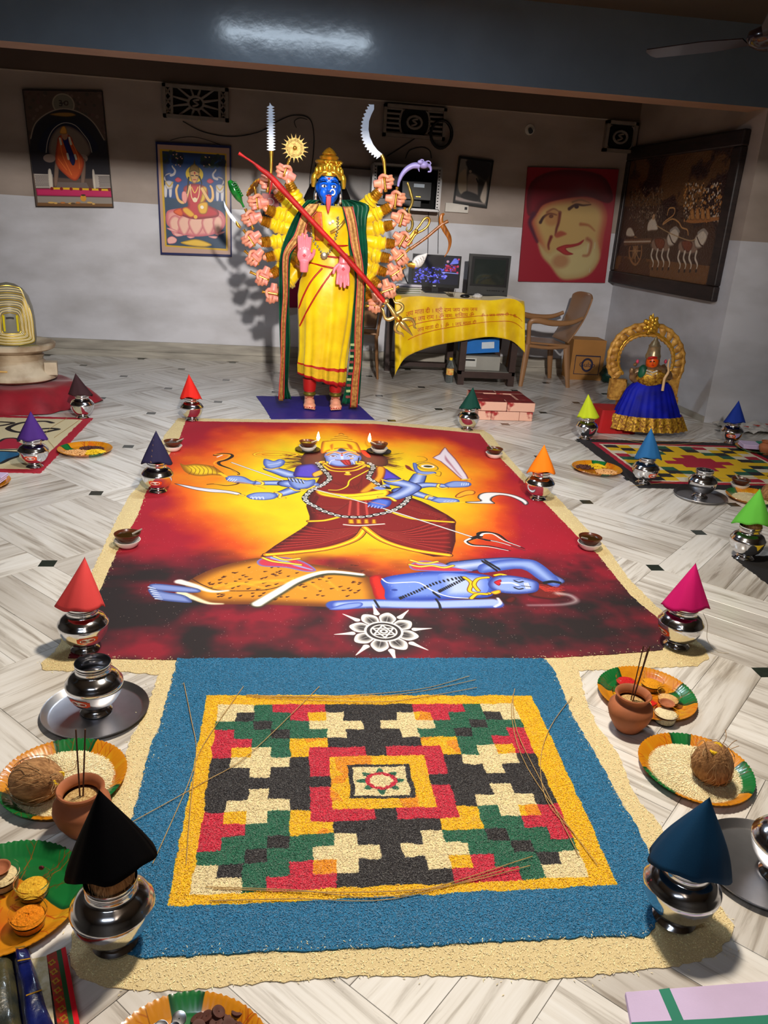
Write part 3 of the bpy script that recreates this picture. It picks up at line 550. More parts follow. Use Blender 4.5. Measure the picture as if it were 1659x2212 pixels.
q = ['WWGRRRBBB', 'WBGGRYWBB', 'GGBGGWWWB', 'RGGBGGWBB', 'RRGGYYBBB', 'RYWGYRRRB', 'BWWWBRYYY', 'BBWBBRYWW', 'BBBBBBYWW']
grid = [r_+r_[:8][::-1] for r_ in q]; grid = grid+grid[:8][::-1]
ga = np.array([[ord(c) for c in r_] for r_ in grid])
cidx = ga[np.clip((v*17).astype(int), 0, 16), np.clip((u*17).astype(int), 0, 16)]
for k_, c in col.items(): B.I[ins & (cidx == ord(k_))] = c
cu_, cv_ = (u-.5)*17, (v-.5)*17; m_ = np.maximum(abs(cu_), abs(cv_)*1.0)
B.I[ins & (m_ < 1.62)] = col['B']; B.I[ins & (m_ < 1.38)] = col['W']
ang_ = np.arctan2(cv_, cu_); rad = np.hypot(cu_, cv_); B.I[ins & (rad < .95+.28*np.cos(8*ang_))] = col['G']; B.I[ins & (rad < .82)] = col['R']; B.I[ins & (rad < .58+.05*np.cos(9*ang_))] = col['W']
og = (fbm(Xr*9, Yr*9, 77, 3) > .62) & ins & (B.I[..., 0] > 240); B.I[og] = (240, 150, 20)
clean = B.I.copy(); gr_ = np.random.RandomState(5).rand(B.h, B.w)*.7+fbm(Xr*300, Yr*300, 9, 2)*.6; B.I *= (.72+.42*gr_)[..., None].astype(np.float32)
rmat = art_mat('coloured_rice', B, .6, bump=.9, bscale=330, bdist=.003)
rt = thing('rice_rangoli', 'square rangoli of coloured rice with crosses inside a blue border, nearest the viewer', 'rangoli')
slab('coloured_rice_bed', BLU, .006, rmat, None, None, 8, .004, lambda c: ((c[:, 0]-RX)*RR_/B.w, (c[:, 1]-RY)*RR_/B.h), parent=rt)
CREAM = mat('cream_rice', (236, 218, 168), .6, col2=(206, 180, 126), vs_=420, bump=.9, bs=330, bdist=.003)
bt = slab('rice_border', OUT, .0022, CREAM, 'strip of loose cream rice poured round both large floor pictures', 'rice border', 3, .0035, kind='stuff')
def grain_mesh(name, XY, Z, cols, mname, size=(.0034, .0009), seed=1):
    n = len(XY); R_ = np.random.RandomState(seed); a = R_.rand(n)*2*pi; tl = (R_.rand(n)-.5)*.7; L_, w2 = size
    d = np.stack([np.cos(a)*np.cos(tl), np.sin(a)*np.cos(tl), np.sin(tl)], 1); s = np.stack([-np.sin(a), np.cos(a), np.zeros(n)], 1); up = np.cross(d, s)
    c = np.column_stack([XY, Z]); sz = (.8+.4*R_.rand(n))[:, None]
    V = np.stack([c-d*L_*sz, c+(s*w2+up*w2*.2)*sz, c+up*w2*sz*1.1, c-(s*w2-up*w2*.2)*sz, c+d*L_*sz], 1).reshape(-1, 3)
    F = np.array([(0, 1, 2), (0, 2, 3), (4, 2, 1), (4, 3, 2)]); F = (F[None]+5*np.arange(n)[:, None, None]).reshape(-1, 3)
    me = bpy.data.meshes.new(name); me.vertices.add(5*n); me.vertices.foreach_set('co', V.astype(np.float32).ravel()); me.loops.add(12*n); me.loops.foreach_set('vertex_index', F.astype(np.int32).ravel())
    me.polygons.add(4*n); me.polygons.foreach_set('loop_start', np.arange(0, 12*n, 3, dtype=np.int32)); me.update(calc_edges=True)
    at = me.color_attributes.new('Col', 'BYTE_COLOR', 'POINT'); cc = np.ones((n, 5, 4), np.float32); srgb = cols/255*(.82+.34*R_.rand(n))[:, None]; cc[:, :, :3] = np.clip(srgb, 0, 1)[:, None]**2.2; at.data.foreach_set('color', cc.ravel())
    if mname not in MC:
        m = bpy.data.materials.new(mname); m.use_nodes = True; nt = m.node_tree; c_ = node(nt, 'ShaderNodeVertexColor'); c_.layer_name = 'Col'; nt.links.new(c_.outputs[0], nt.nodes['Principled BSDF'].inputs['Base Color']); nt.nodes['Principled BSDF'].inputs['Roughness'].default_value = .45; MC[mname] = m
    me.materials.append(MC[mname]); return me
R_ = np.random.RandomState(2)
def within(P, n, lo, hi):
    X = R_.uniform(lo[0], hi[0], n); Y = R_.uniform(lo[1], hi[1], n); return X, Y
X, Y = within(BLU, 125000, (RX, RY), (RX+1.36, RY+1.24)); k = inpoly(BLU, X, Y); X, Y = X[k], Y[k]
ii = np.clip(((Y-RY)*RR_).astype(int), 0, B.h-1); jj = np.clip(((X-RX)*RR_).astype(int), 0, B.w-1)
o = link('coloured_rice_grains', grain_mesh('coloured_rice_grains', np.column_stack([X, Y]), .0062+R_.rand(len(X))*.0018, clean[ii, jj], 'rice_grain', seed=3), rt); o['kind'] = 'stuff'
X, Y = within(OUT, 300000, (-.85, .95), (1.75, 5.6)); w8 = np.clip(1.4/np.maximum(Y, .8), .12, 1)
jx, jy = X+R_.randn(len(X))*.006, Y+R_.randn(len(X))*.006
k = inpoly(OUT, X, Y) & ~inpoly(RED, jx, jy) & ~inpoly(BLU, jx, jy) & (R_.rand(len(X)) < w8*1.5)
far_ = (R_.rand(len(X)) .__lt__(.26))*1.0; X2 = X+R_.randn(len(X))*.014*far_; Y2 = Y+R_.randn(len(X))*.014*far_
X, Y, X2, Y2 = X[k], Y[k], X2[k], Y2[k]
zz = np.where(inpoly(RED, X2, Y2) | inpoly(BLU, X2, Y2), .0066, np.where(inpoly(OUT, X2, Y2), .0028, .0012))+R_.rand(len(X))*.001
o = link('loose_rice_grains', grain_mesh('loose_rice_grains', np.column_stack([X2, Y2]), zz, np.tile(np.array([[240, 222, 172]], np.float32), (len(X), 1)), 'rice_grain', seed=4), bt); o['kind'] = 'stuff'
print('GRAINS', len(X))
# ================================================================ steel pots with cloth cones, lamps, plates and offerings
STEEL = mat('polished_steel', (222, 222, 226), .13, 1, var=.03, vs_=4)
STEEL2 = mat('brushed_steel', (178, 178, 182), .36, 1, var=.08, vs_=30)
CLAY = mat('terracotta', (176, 104, 66), .7, var=.25, vs_=14, bump=.2, bs=60); CLAYD = mat('glazed_brown_clay', (92, 44, 26), .28, var=.3, vs_=20)
WHITE = mat('white_paper_bowl', (238, 232, 224), .4, var=.05); HUSK = mat('coconut_husk', (186, 138, 90), .9, col2=(132, 90, 52), vs_=26, stretch=(6, 6, 1), bump=1, bs=60, bdist=.004)
FIB = mat('coconut_fibre', (190, 150, 104), .9, var=.4, vs_=40); LBL = mat('orange_label', (226, 72, 20), .5, var=.05); LBW = mat('label_white', (244, 240, 232), .5, var=.03); LBK = mat('label_ink', (30, 26, 48), .5)
LP = [(.001,0),(.044,0),(.046,.004),(.040,.010),(.031,.017),(.031,.021),(.046,.028),(.063,.045),(.075,.068),(.080,.088),(.0815,.096),(.080,.102),(.076,.106),(.073,.112),(.066,.121),(.058,.126),(.052,.130),(.0475,.133),(.0465,.148),(.050,.151),(.0505,.154),(.0485,.157),(.0505,.160),(.0505,.164),(.0475,.164),(.0445,.150),(.0445,.134),(.060,.118),(.070,.095),(.04,.04),(.001,.03)]
LOTA = MB().add(lathe(LP, 48, cap=False)).mesh('steel_pot_body', STEEL, 60)
def rad_at(z):
    for (r0, z0), (r1, z1) in zip(LP, LP[1:]):
        if z0 <= z <= z1 and z1 > z0: return r0+(r1-r0)*(z-z0)/(z1-z0)
    return .08
def label_on(root, a, z=.068, s=1.0):                      # printed label bent round the belly, facing angle a
    def on(x, y, e): zz = z+y*s; r = rad_at(zz)+e; t = a+x*s/.075; return Vector((r*cos(t), r*sin(t), zz))
    P = [(-.034,-.011),(-.027,-.009),(-.02,-.015),(.02,-.015),(.027,-.009),(.034,-.011),(.034,.011),(.027,.009),(.02,.015),(-.02,.015),(-.027,.009),(-.034,.011)]
    m = MB(); g = sheet(lambda u, v: on((u-.5)*.066, (v-.5)*(.026 if abs(u-.5) < .36 else .018), .0008), 14, 6); m.add(g); lb = m.obj('brand_label', LBL, root, 0)
    wv = [tuple(on(0, 0, .0012))]+[tuple(on(.024*cos(t), .0095*sin(t), .0012)) for t in [i*2*pi/28 for i in range(28)]]; MB().add((wv, [(0, i+1, (i+1) % 28+1) for i in range(28)])).obj('label_oval', LBW, lb, 0)
    text('lettering', 'Harini', .0165, LBK, lb, lambda x, y: on(x, y-.0005, .0017)); text('lettering', '+', .008, LBK, lb, lambda x, y: on(x, y+.0088, .0017))
def cone_cloth(root, colr, ax, ay, az, r=.078, z0=.160, fy=.018, rz=0, sq=.05, droop=.01, tilt=0, name='cloth_cone', matn=None, rough=.75, belly=0):
    m = mat(matn or 'cotton_%d_%d_%d' % colr, colr, rough, var=.10, vs_=6, bump=.12, bs=300, spec=.15 if max(colr) > 20 else .04)
    def f(u, v):
        t = 2*pi*u; k = v**1.0; q = r*k*(1+sq*cos(3*t+rz)+.035*cos(2*t-rz)+.02*sin(9*t+4*rz)*v)*(1+belly*sin(pi*min(1, v))*.3)
        if abs(((t-rz+pi) % (2*pi))-pi) < .5: q *= 1+.10*v*cos(((t-rz+pi) % (2*pi)-pi)*pi)
        z = az+(z0-az)*k-droop*v**6*(.5+.5*cos(2*t+rz*1.7))+tilt*k*cos(t)-fy*k*sin(t); e = (1-k); return (ax*e+q*cos(t), ay*e+q*sin(t)*.95, z+.004*sin(5*t+rz)*v**3)
    o = MB().add(sheet(f, 48, 16)).obj(name, m, root, 50); solid(o, .0014, 1); return o
pots = [ # base px, tip px, colour, colour words, label (angle from the viewer or None), place words, options
 ('brown', (177,906), (163,806), (62,40,44), 'dark brown', None, 'by the far right corner of the white rangoli', {}),
 ('red', (414,912), (408,808), (224,44,36), 'bright red', None, "at the big painting's far left corner", {}),
 ('purple', (72,1014), (66,888), (72,42,120), 'purple', -.25, 'on the near corner of the white rangoli', {}),
 ('navy', (340,1068), (337,930), (38,36,66), 'dark navy printed', -.18, 'on the left edge of the big painting', {}),
 ('coral', (180,1415), (183,1203), (224,76,76), 'coral pink', .12, "at the big painting's near left corner", dict(r=.077, fy=.026)),
 ('black', (243,2065), (214,1706), (7,7,9), 'black', None, "at the rice rangoli's near left corner", dict(r=.086, z0=.205, sq=.05, tilt=.022, fy=.030, belly=.08)),
 ('green', (1011,932), (1022,836), (22,66,56), 'dark green', None, "at the big painting's far right corner", {}),
 ('orange', (1165,1084), (1176,960), (236,122,22), 'orange', None, 'on the right edge of the big painting', {}),
 ('lime', (1267,952), (1271,851), (196,214,44), 'yellow-green', None, 'beside the blue-skirted idol', {}),
 ('blue', (1393,1049), (1407,924), (40,98,152), 'sky blue', .78, "at the chequered rangoli's near left corner", {}),
 ('royal', (1580,961), (1596,865), (30,56,150), 'royal blue', 0, "at the chequered rangoli's far right corner", {}),
 ('leaf', (1613,1213), (1642,1055), (96,184,66), 'light green', None, 'by the black rangoli at the right edge', dict(r=.084, z0=.182)),
 ('magenta', (1468,1406), (1503,1216), (196,24,104), 'magenta', -.85, "at the big painting's near right corner", dict(r=.077, fy=.022)),
 ('teal', (1468,2012), (1533,1722), (10,52,84), 'dark teal', None, "at the rice rangoli's near right corner", dict(r=.088, z0=.165, sq=.07, droop=.020, tilt=-.012, fy=.02, belly=.22))]
def ctop(o_): return o_
def coconut_mesh(nf=26, seed=1):
    rr = random.Random(seed); m = MB(); v, f = ell((0, 0, 0), (.046, .046, .058), 28, 20); v2 = []
    for x, y, z in v:
        k = 1-.22*max(0, z/.058)**2+.03*sin(3*atan2(y, x))+rr.uniform(-.015, .015); v2.append((x*k, y*k, z*(1+.18*(z > 0)*abs(z)/.058)))
    m.add((v2, f), 0)
    for i in range(nf):
        t = rr.uniform(0, 2*pi); P = []; r0 = 1.03+rr.random()*.05
        for k in range(5):
            p = rr.uniform(-.1, .1)+(-.9+k*.42); P.append((.047*r0*cos(p)*cos(t), .047*r0*cos(p)*sin(t), .06*r0*sin(p))); t += rr.uniform(-.35, .35)
        m.add(tube(P, .0006, 4, 3), 1)
    for i in range(8):
        t = rr.uniform(0, 2*pi); m.add(tube([(.02*cos(t), .02*sin(t), .055), (.03*cos(t), .03*sin(t), .075+rr.random()*.015), (.045*cos(t+.3), .045*sin(t+.3), .08)], .0008, 4, 3), 1)
    return m.mesh('coconut', [HUSK, FIB], 60)
COCO = coconut_mesh()
rp = 0
for key, bp_, tp, colr, cw, lab, where, opt in pots:
    gx, gy = G(*bp_); gy += .03; face = atan2(-gy, -gx); rp += 1
    o = thing('steel_pot', 'steel pot under the %s cone %s' % (cw, where), 'pot', (gx, gy, .0062 if key not in ('brown','lime','royal','leaf') else .005), 0, 'steel pots with cloth cones')
    link('pot_body', LOTA, o)
    if lab is not None: label_on(o, face+lab*1.0)
    yd = gy+(.0 if key != 'black' else -.02); tx, ty, tz = W(tp[0], tp[1], gy)
    cc = thing('cloth_cone', '%s cloth cone on the pot %s' % (cw, where), 'cloth', (gx, gy, .0062), 0, 'folded cloth cones'); op = dict(r=.078); op.update(opt)
    cone_cloth(cc, colr, tx-gx, ty-gy, tz-.0062, rz=rp*1.9, name='folded_cloth', **op)
    if key in ('black', 'leaf'):
        n_ = link('coconut', COCO, None, (gx+.004, gy-.004, .178 if key == 'black' else .165)); tag(n_, 'fibrous brown coconut set in the pot under the %s cloth cone' % cw, 'coconut', 'coconuts'); n_.rotation_euler = (0, 0, rp); n_.scale = (.9, .9, .85)
    if key == 'navy':
        gm = mat('gold_print', (190, 150, 90), .4, .3)
        for k in range(5):
            a = face-.35; text('lettering', 'Jai Shri Ram'[k*2:k*2+4], .014, gm, cc, lambda x, y, k=k: Vector(((.030+.011*k)*cos(a+x*3)*1.16, (.030+.011*k)*sin(a+x*3)*1.16, .29-.026*k+y)))
def bare_pot(px, lab_a, label, where, plate=True, dy=.05):
    gx, gy = G(*px); gy += dy; z = .006
    if plate:
        p = thing('steel_plate', 'round steel plate with a raised rim, '+where, 'plate', (gx, gy-.005, .0005), 0, 'steel plates'); part('plate_body', lathe([(.001,.001),(.128,.001),(.134,.003),(.146,.016),(.150,.018),(.151,.0165),(.148,.0145),(.137,.002),(.130,0),(.001,0)], 64, cap=False), STEEL2, p, 60); z = .003
    o = thing('steel_pot', label, 'pot', (gx, gy, z), 0, 'open steel pots'); link('pot_body', LOTA, o)
    if lab_a is not None: label_on(o, atan2(-gy, -gx)+lab_a)
bare_pot((205,1545), -.65, 'open empty steel pot with an orange label standing on a steel plate', 'under the open pot left of the rice rangoli', dy=.02)
bare_pot((1520,1080), None, 'open steel pot on a steel plate before the chequered rangoli', 'before the chequered rangoli')
gx, gy = G(1670, 1905); p = thing('steel_plate', 'large steel plate half out of view right of the teal cone', 'plate', (1.155, 1.345, .0005)); part('plate_body', lathe([(.001,.001),(.128,.001),(.134,.003),(.146,.016),(.150,.018),(.151,.0165),(.148,.0145),(.137,.002),(.130,0),(.001,0)], 64, cap=False), STEEL2, p, 60)
o = thing('steel_pot', 'open steel pot cut off by the right edge behind the teal cone', 'pot', (1.185, 1.325, .003)); link('pot_body', LOTA, o)
# ---- oil lamps
def bowl(r, h, t=.003, foot=.55): return [(.001,0),(r*foot,0),(r*(foot+.2),h*.25),(r*.95,h*.8),(r,h),(r-t,h),(r*.93-t,h*.78),(r*(foot+.1),h*.3),(r*foot*.8,t),(.001,t)]
OIL = mat('lamp_oil', (60, 40, 14), .05, coat=1); WICK = mat('cotton_wick', (150, 140, 128), .9); BLK = mat('black_saucer', (26, 26, 28), .18); FLM = mat('flame', (255, 226, 160), .5, emit=26, var=.02)
def oil_lamp(px, where, lit=0, wa=0.0, z0=.006, dark=0):
    gx, gy = G(*px, z0); gy += .04
    if lit:
        s = thing('black_saucer', 'black saucer under the burning lamp %s' % where, 'saucer', (gx, gy, z0), 0, 'black saucers'); part('saucer_body', lathe([(.001,0),(.05,0),(.078,.012),(.080,.014),(.077,.0145),(.05,.003),(.001,.002)], 40, cap=False), BLK, s, 60); z0 += .0032
    c = thing('paper_bowl', 'white paper bowl under the clay lamp %s' % where, 'bowl', (gx, gy, z0), 0, 'white paper bowls'); part('bowl_body', lathe(bowl(.056, .032), 36, cap=False), WHITE, c, 60)
    o = thing('oil_lamp', ('burning' if lit else 'unlit')+' brown clay oil lamp '+where, 'lamp', (gx, gy, z0+.024), 0, 'clay oil lamps'); o.scale = (1.12, 1.12, 1.1)
    part('bowl', lathe(bowl(.049, .034, .004, .5), 40, lambda t, k: 1+.10*max(0, cos(t-wa))**14, cap=False), CLAYD, o, 60); part('oil', lathe([(.001,.026),(.041,.026)], 30, cap=False), OIL, o, 0)
    part('wick', tube([(.02*cos(wa), .02*sin(wa), .027), (.045*cos(wa), .045*sin(wa), .036), (.060*cos(wa), .060*sin(wa), .042)], [.004,.004,.003], 7, 3), WICK, o)
    if lit:
        fx, fy = .058*cos(wa), .058*sin(wa); part('flame', lathe([(.0005,.036),(.007,.044),(.0095,.054),(.007,.068),(.003,.082),(.0005,.09)], 14, c=(fx, fy, 0), cap=False), FLM, o, 60)
        l = bpy.data.lights.new('flame_light', 'POINT'); l.energy = .35; l.color = (1, .6, .25); l.shadow_soft_size = .01; lo_ = bpy.data.objects.new('flame_light', l); C.objects.link(lo_); lo_.parent = o; lo_.location = (fx, fy-.02, .10)
oil_lamp((372,977), 'on the far left edge of the painting', wa=.4); oil_lamp((272,1188), 'on the near left edge of the painting', wa=.5); oil_lamp((1278,1192), 'on the near right edge of the painting', wa=-2.6); oil_lamp((1070,992), 'on the far right edge of the painting', wa=2)
oil_lamp((665,978), 'left of the painted crown', 1, .1); oil_lamp((820,982), 'right of the painted crown', 1, 3.0); oil_lamp((1604,1060), 'beside the plate of rice at the right', wa=1.6)
# ---- leaf-print paper plates
def leaf_art(seed, greens):
    a = Art(256, 256, lambda x, y: (128+x*128, 128+y*128), (206, 132, 22)); rr = random.Random(seed)
    for k in range(16): t = rr.uniform(0, 6.28); r = rr.uniform(.2, .9); a.poly([(r*cos(t)+rr.uniform(-.3,.3), r*sin(t)+rr.uniform(-.3,.3)) for _ in range(5)], rr.choice([(230,160,30),(190,100,16),(214,176,40),(196,70,24)]), a=.5, soft=10)
    for t, w_ in greens: a.poly([(.35*cos(t), .35*sin(t)), (.7*cos(t-w_), .7*sin(t-w_)), (1.15*cos(t-w_), 1.15*sin(t-w_)), (1.2*cos(t), 1.2*sin(t)), (1.15*cos(t+w_), 1.15*sin(t+w_)), (.7*cos(t+w_), .7*sin(t+w_))], (22,108,50), (12,66,34), 12)
    for k in range(14):
        t = rr.uniform(0, 6.28); a.line([(.1*cos(t), .1*sin(t)), (.6*cos(t+.2), .6*sin(t+.2)), (1.05*cos(t+.15), 1.05*sin(t+.15))], 2.6, rr.choice([(170,40,16),(110,60,10),(196,80,20)]), .8, a=.8); [a.line([(r_*cos(t+.2*r_), r_*sin(t+.2*r_)), ((r_+.16)*cos(t+.2*r_+.16), (r_+.16)*sin(t+.2*r_+.16))], 1.3, (150,60,16), .6, a=.7) for r_ in (.45,.6,.75,.88)]
    return a
LM = [art_mat('leaf_print_a', leaf_art(1, [(1.2,.35),(3.6,.45),(5.4,.2)]), .28, coat=.6), art_mat('leaf_print_b', leaf_art(5, [(.9,1.1)]), .28, coat=.6), art_mat('leaf_print_c', leaf_art(9, [(1.75,.2),(4.4,.3)]), .28, coat=.6)]
def plate_mesh(m, R=.155, n=180):
    pr = [(.001,.002),(.118,.002),(.126,.006),(.146,.022),(.155,.024),(.156,.0225),(.147,.0195),(.127,.0035),(.118,0),(.001,0)]; pr = [(r*R/.155, z) for r, z in pr]
    fl = lambda t, k: 1+(.006*sin(72*t) if 2 < k < 7 else 0)+.012*sin(3*t+1)*(k > 1)
    v, f = lathe(pr, n, fl, cap=False); v = [(x, y, z+(.0016*sin(72*atan2(y, x)) if hypot(x, y) > .128 else 0)) for x, y, z in v]
    me = MB().add((v, f)).mesh('paper_plate', [m], 50); uvmap(me, lambda c: (.5+c[:, 0]/(2*R*1.02), .5+c[:, 1]/(2*R*1.02))); return me
PM_ = [plate_mesh(m) for m in LM]
def paper_plate(c, k, rz, label, sc=1):
    o = link('paper_plate', PM_[k], None, (c[0], c[1], .0008)); o.rotation_euler = (0, 0, rz); o.scale = (sc, sc, 1); return tag(o, label, 'plate', 'leaf-print paper plates')
def mound(c, r, h, name, m, label, cat, seed=1, rough=.0008, z=.0028, ry=None):
    rr = np.random.RandomState(seed)
    def f(u, v): t = 2*pi*u; q = v; return (r*q*cos(t)*(1+.04*sin(3*t+seed)), (ry or r)*q*sin(t)*(1+.04*cos(4*t)), h*(1-q**2.2)+rr.randn()*rough*(v < .98)+.0003)
    o = MB().add(sheet(f, 40, 14)).obj(name, m, None, 0, (c[0], c[1], z)); o.data.polygons.foreach_set('use_smooth', [True]*len(o.data.polygons)); return tag(o, label, cat, None, 'stuff')
RICE = mat('dry_rice', (240, 222, 176), .6, col2=(212, 190, 140), vs_=400, bump=1, bs=380, bdist=.003)
def rice_on(c, r, label, seed, n=5000):
    o = mound(c, r, .012, 'rice_heap', RICE, label, 'rice', seed, .0004, .0035); rr = np.random.RandomState(seed); t = rr.rand(n)*2*pi; q = np.sqrt(rr.rand(n))
    g = link('loose_grains', grain_mesh('g', np.column_stack([r*q*np.cos(t), r*q*np.sin(t)]), .012*(1-q**2.2)+.0012+rr.rand(n)*.001, np.tile(np.array([[242, 226, 182]], np.float32), (n, 1)), 'rice_grain', (.0032, .0009), seed), o); g['kind'] = 'stuff'
P1, P2, P3, P4, P5 = (-.547,1.722), (-.565,1.345), (-.152,.940), (1.181,2.06), (1.160,1.69)
paper_plate(P1, 0, .4, 'leaf-print plate of rice with a coconut, left of the rice rangoli'); rice_on(P1, .128, 'heap of cream rice filling the plate left of the rice rangoli', 11)
paper_plate(P5, 0, 2.3, 'leaf-print plate of rice with a coconut, right of the rice rangoli'); rice_on(P5, .128, 'heap of cream rice filling the plate right of the rice rangoli', 12)
paper_plate(P2, 1, .0, 'glossy green and orange plate holding plastic cups at the left edge'); paper_plate(P4, 0, 5.0, 'leaf-print plate holding cups of powder, right of the clay pot'); paper_plate(P3, 2, -.1, 'leaf-print plate of coins and wooden discs at the bottom edge')
P6, P7, P8, P9, P10 = (-1.177,4.70), (1.971,4.56), (2.74,4.06), (-1.56,4.05), (3.42,5.15)
paper_plate(P6, 2, 1, 'leaf-print plate of peanuts and raisins beside the white rangoli'); paper_plate(P7, 2, 3, 'leaf-print plate of peanuts and raisins beside the chequered rangoli'); paper_plate(P8, 0, 1, 'leaf-print plate of rice behind the light green cone'); rice_on(P8, .115, 'heap of cream rice on the plate behind the light green cone', 13, 1500)
paper_plate(P9, 1, 1, 'green leaf-print plate under a lavender cloth at the left edge'); paper_plate(P10, 1, 3, 'leaf-print plate under a folded cloth beside the royal blue cone')
YTH = mat('yellow_thread', (232, 190, 20), .6)
def coconut(c, z, rot, label, thread=1):
    o = link('coconut', COCO, None, (c[0], c[1], z)); o.rotation_euler = rot; o.scale = (1.18, 1.18, 1.18); tag(o, label, 'coconut', 'coconuts')
    if thread: part('yellow_thread', tube([(.012*cos(t*2.4)*(1+.3*sin(3*t)), .012*sin(t*2.4), .058+.006*sin(5*t)) for t in [i*.35 for i in range(22)]], .0028, 6, 2), YTH, o)
coconut((-.595,1.665), .058, (1.25, .1, 1.15), 'brown coconut with yellow thread on the rice plate left of the rice rangoli'); coconut((1.175,1.645), .070, (.25, -.35, .3), 'brown coconut with a yellow knot on the rice plate right of the rice rangoli'); coconut((2.83,4.03), .058, (.6, .3, 1), 'brown coconut on the rice plate behind the light green cone')
# ---- clear cups
CUPM = mat('clear_plastic', (250, 250, 250), .04, trans=1, ior=1.12, var=.0)
CUP = MB().add(lathe([(.001,0),(.030,0),(.0365,.034),(.0385,.035),(.0385,.0364),(.0355,.0362),(.0292,.0012),(.001,.0012)], 40, cap=False)).mesh('cup_body', CUPM, 60)
def cup(c, cont, colr, clab, plab, fill=.018, lean=0, rough=.0014, col2=None):
    o = thing('plastic_cup', clab, 'cup', (c[0], c[1], .0032), 0, 'clear plastic cups'); link('cup_body', CUP, o)
    m = mat(cont, colr, .9, col2=col2, var=.25, vs_=180, bump=1, bs=220, bdist=.004); r = .0295+.004*fill/.03
    def f(u, v): t = 2*pi*u; return (r*v*cos(t), r*v*sin(t), .0018+fill+.008*(1-v*v)*(1 if v < .99 else 0)+lean*r*v*cos(t+.8)*.35+random.uniform(-rough, rough)*(v < .95))
    m_ = MB().add(sheet(f, 30, 10)); m_.add(lathe([(.028,.0016),(r,.0016+fill*.8)], 30, cap=False)); q = m_.obj(cont, m, None, 0, (c[0], c[1], .0036)); q.data.polygons.foreach_set('use_smooth', [True]*len(q.data.polygons)); tag(q, plab, 'powder', None, 'stuff')
gq = lambda x, y: G(x, y, .02)
cup(gq(1353,1474), 'red_powder', (206,18,24), 'clear cup of red powder on the plate right of the clay pot', 'bright red powder in the clear cup at the back of the plate', lean=.2)
cup(gq(1407,1478), 'orange_powder', (240,160,10), 'clear cup of orange powder behind the matchbox', 'orange turmeric powder in the clear cup behind the matchbox')
cup(gq(1346,1506), 'yellow_grains', (246,200,50), 'clear cup of yellow grains nearest the incense pot', 'pale yellow grains in the clear cup nearest the incense pot', .012)
cup(gq(1444,1508), 'sandal_paste', (236,188,120), 'clear cup of sandal paste at the right of the powder plate', 'smooth pale sandal paste in the rightmost cup of the powder plate', .012, rough=.0002)
cup(gq(1437,1548), 'white_rice', (240,224,180), 'clear cup brimming with rice under a small clay dish', 'cream rice filling the cup under the small clay dish', .027, rough=.0006)
cup(gq(4,1898), 'white_rice_left', (238,214,160), 'clear cup of rice cut off by the left edge', 'cream rice in the cup at the left edge', .022, rough=.0006)
cup(gq(72,1916), 'yellow_lentils', (240,190,50), 'clear cup of yellow lentils on the green plate', 'coarse yellow lentils in the cup on the green plate', .014, col2=(210,150,24))
cup(gq(62,1985), 'turmeric', (240,140,0), 'clear cup of deep orange turmeric, nearest on the green plate', 'lumpy deep orange turmeric in the nearest cup of the green plate', .020, rough=.003)
def cdish(c, z, label): o = thing('clay_dish', label, 'dish', (c[0], c[1], z), 0, 'small clay dishes'); part('dish_body', lathe(bowl(.024, .011, .003, .5), 30, cap=False), CLAY, o, 60)
cdish(gq(1437,1536), .040, 'small terracotta dish resting on the rice cup of the powder plate'); cdish((gq(4,1898)[0]-.005, gq(4,1898)[1]+.005), .036, 'small terracotta dish on the rice cup at the left edge')
pt = ell((0, 0, 0), (.006, .004, .005), 8, 6); o = MB().add(pt).obj('rose_petal', mat('dark_petal', (96, 10, 40), .5), None, 40, (gq(88,1893)[0], gq(88,1893)[1]+.01, .034)); tag(o, 'dark red dried petal lying on the yellow lentils', 'petal')
mb = thing('matchbox', 'small red matchbox standing among the powder cups', 'matchbox', (*G(1399,1524,.01), .003), .5); part('sleeve', box((0,0,.0165),(.05,.034,.013), .0), mat('matchbox_red', (200,24,18), .5), mb, 0); part('tray', box((.001,0,.0165),(.0515,.030,.010)), mat('card_white', (230,226,214), .7), mb, 0); part('printed_flower', lathe([(.001,.0233),(.010,.0233)], 12, lambda t, k: 1+.3*cos(5*t), cap=False), mat('matchbox_yellow', (240,200,60), .5), mb, 0)
mb.location.z = -.004
# ---- clay pots of incense
INC = mat('incense_stick', (88, 54, 38), .9); HUL = mat('millet_husk', (214, 184, 124), .9, col2=(150, 110, 60), vs_=200, bump=1, bs=300)
def clay_pot(c, s, where, sticks):
    o = thing('clay_pot', 'round terracotta pot of grain '+where, 'pot', (c[0], c[1], 0), 0, 'clay incense pots')
    pr = [(.001,0),(.026,0),(.040,.014),(.058,.045),(.066,.070),(.064,.088),(.052,.102),(.044,.107),(.044,.113),(.051,.122),(.054,.128),(.052,.131),(.046,.128),(.040,.115),(.040,.106),(.05,.098),(.058,.08),(.03,.02),(.001,.012)]; part('pot_body', lathe([(r*s, z*s) for r, z in pr], 48, cap=False), CLAY, o, 60)
    g = mound(c, .040*s, .006, 'husk_grain', HUL, 'tan millet grain inside the clay pot '+where, 'grain', 3, .0006, .098*s)
    for k in range(sticks):
        a = .6+k*2; o = part('incense_stick', tube([(.004*cos(a), .004*sin(a), .0), (.012*cos(a)+.012, .008*sin(a)-.004, .19)], .0019, 6), INC, None, 40, (c[0], c[1], .100*s)); tag(o, ('left','right','middle')[k]+' incense stick in the clay pot '+where, 'incense stick', 'incense sticks '+where)
clay_pot((1.045,1.895), 1, 'right of the rice rangoli', 3); clay_pot((-.455,1.545), 1, 'behind the black cloth cone', 2)
gx, gy = G(1650,985); clay_pot((gx+.02, gy+.02), .8, 'at the right edge by the royal blue cone', 1)
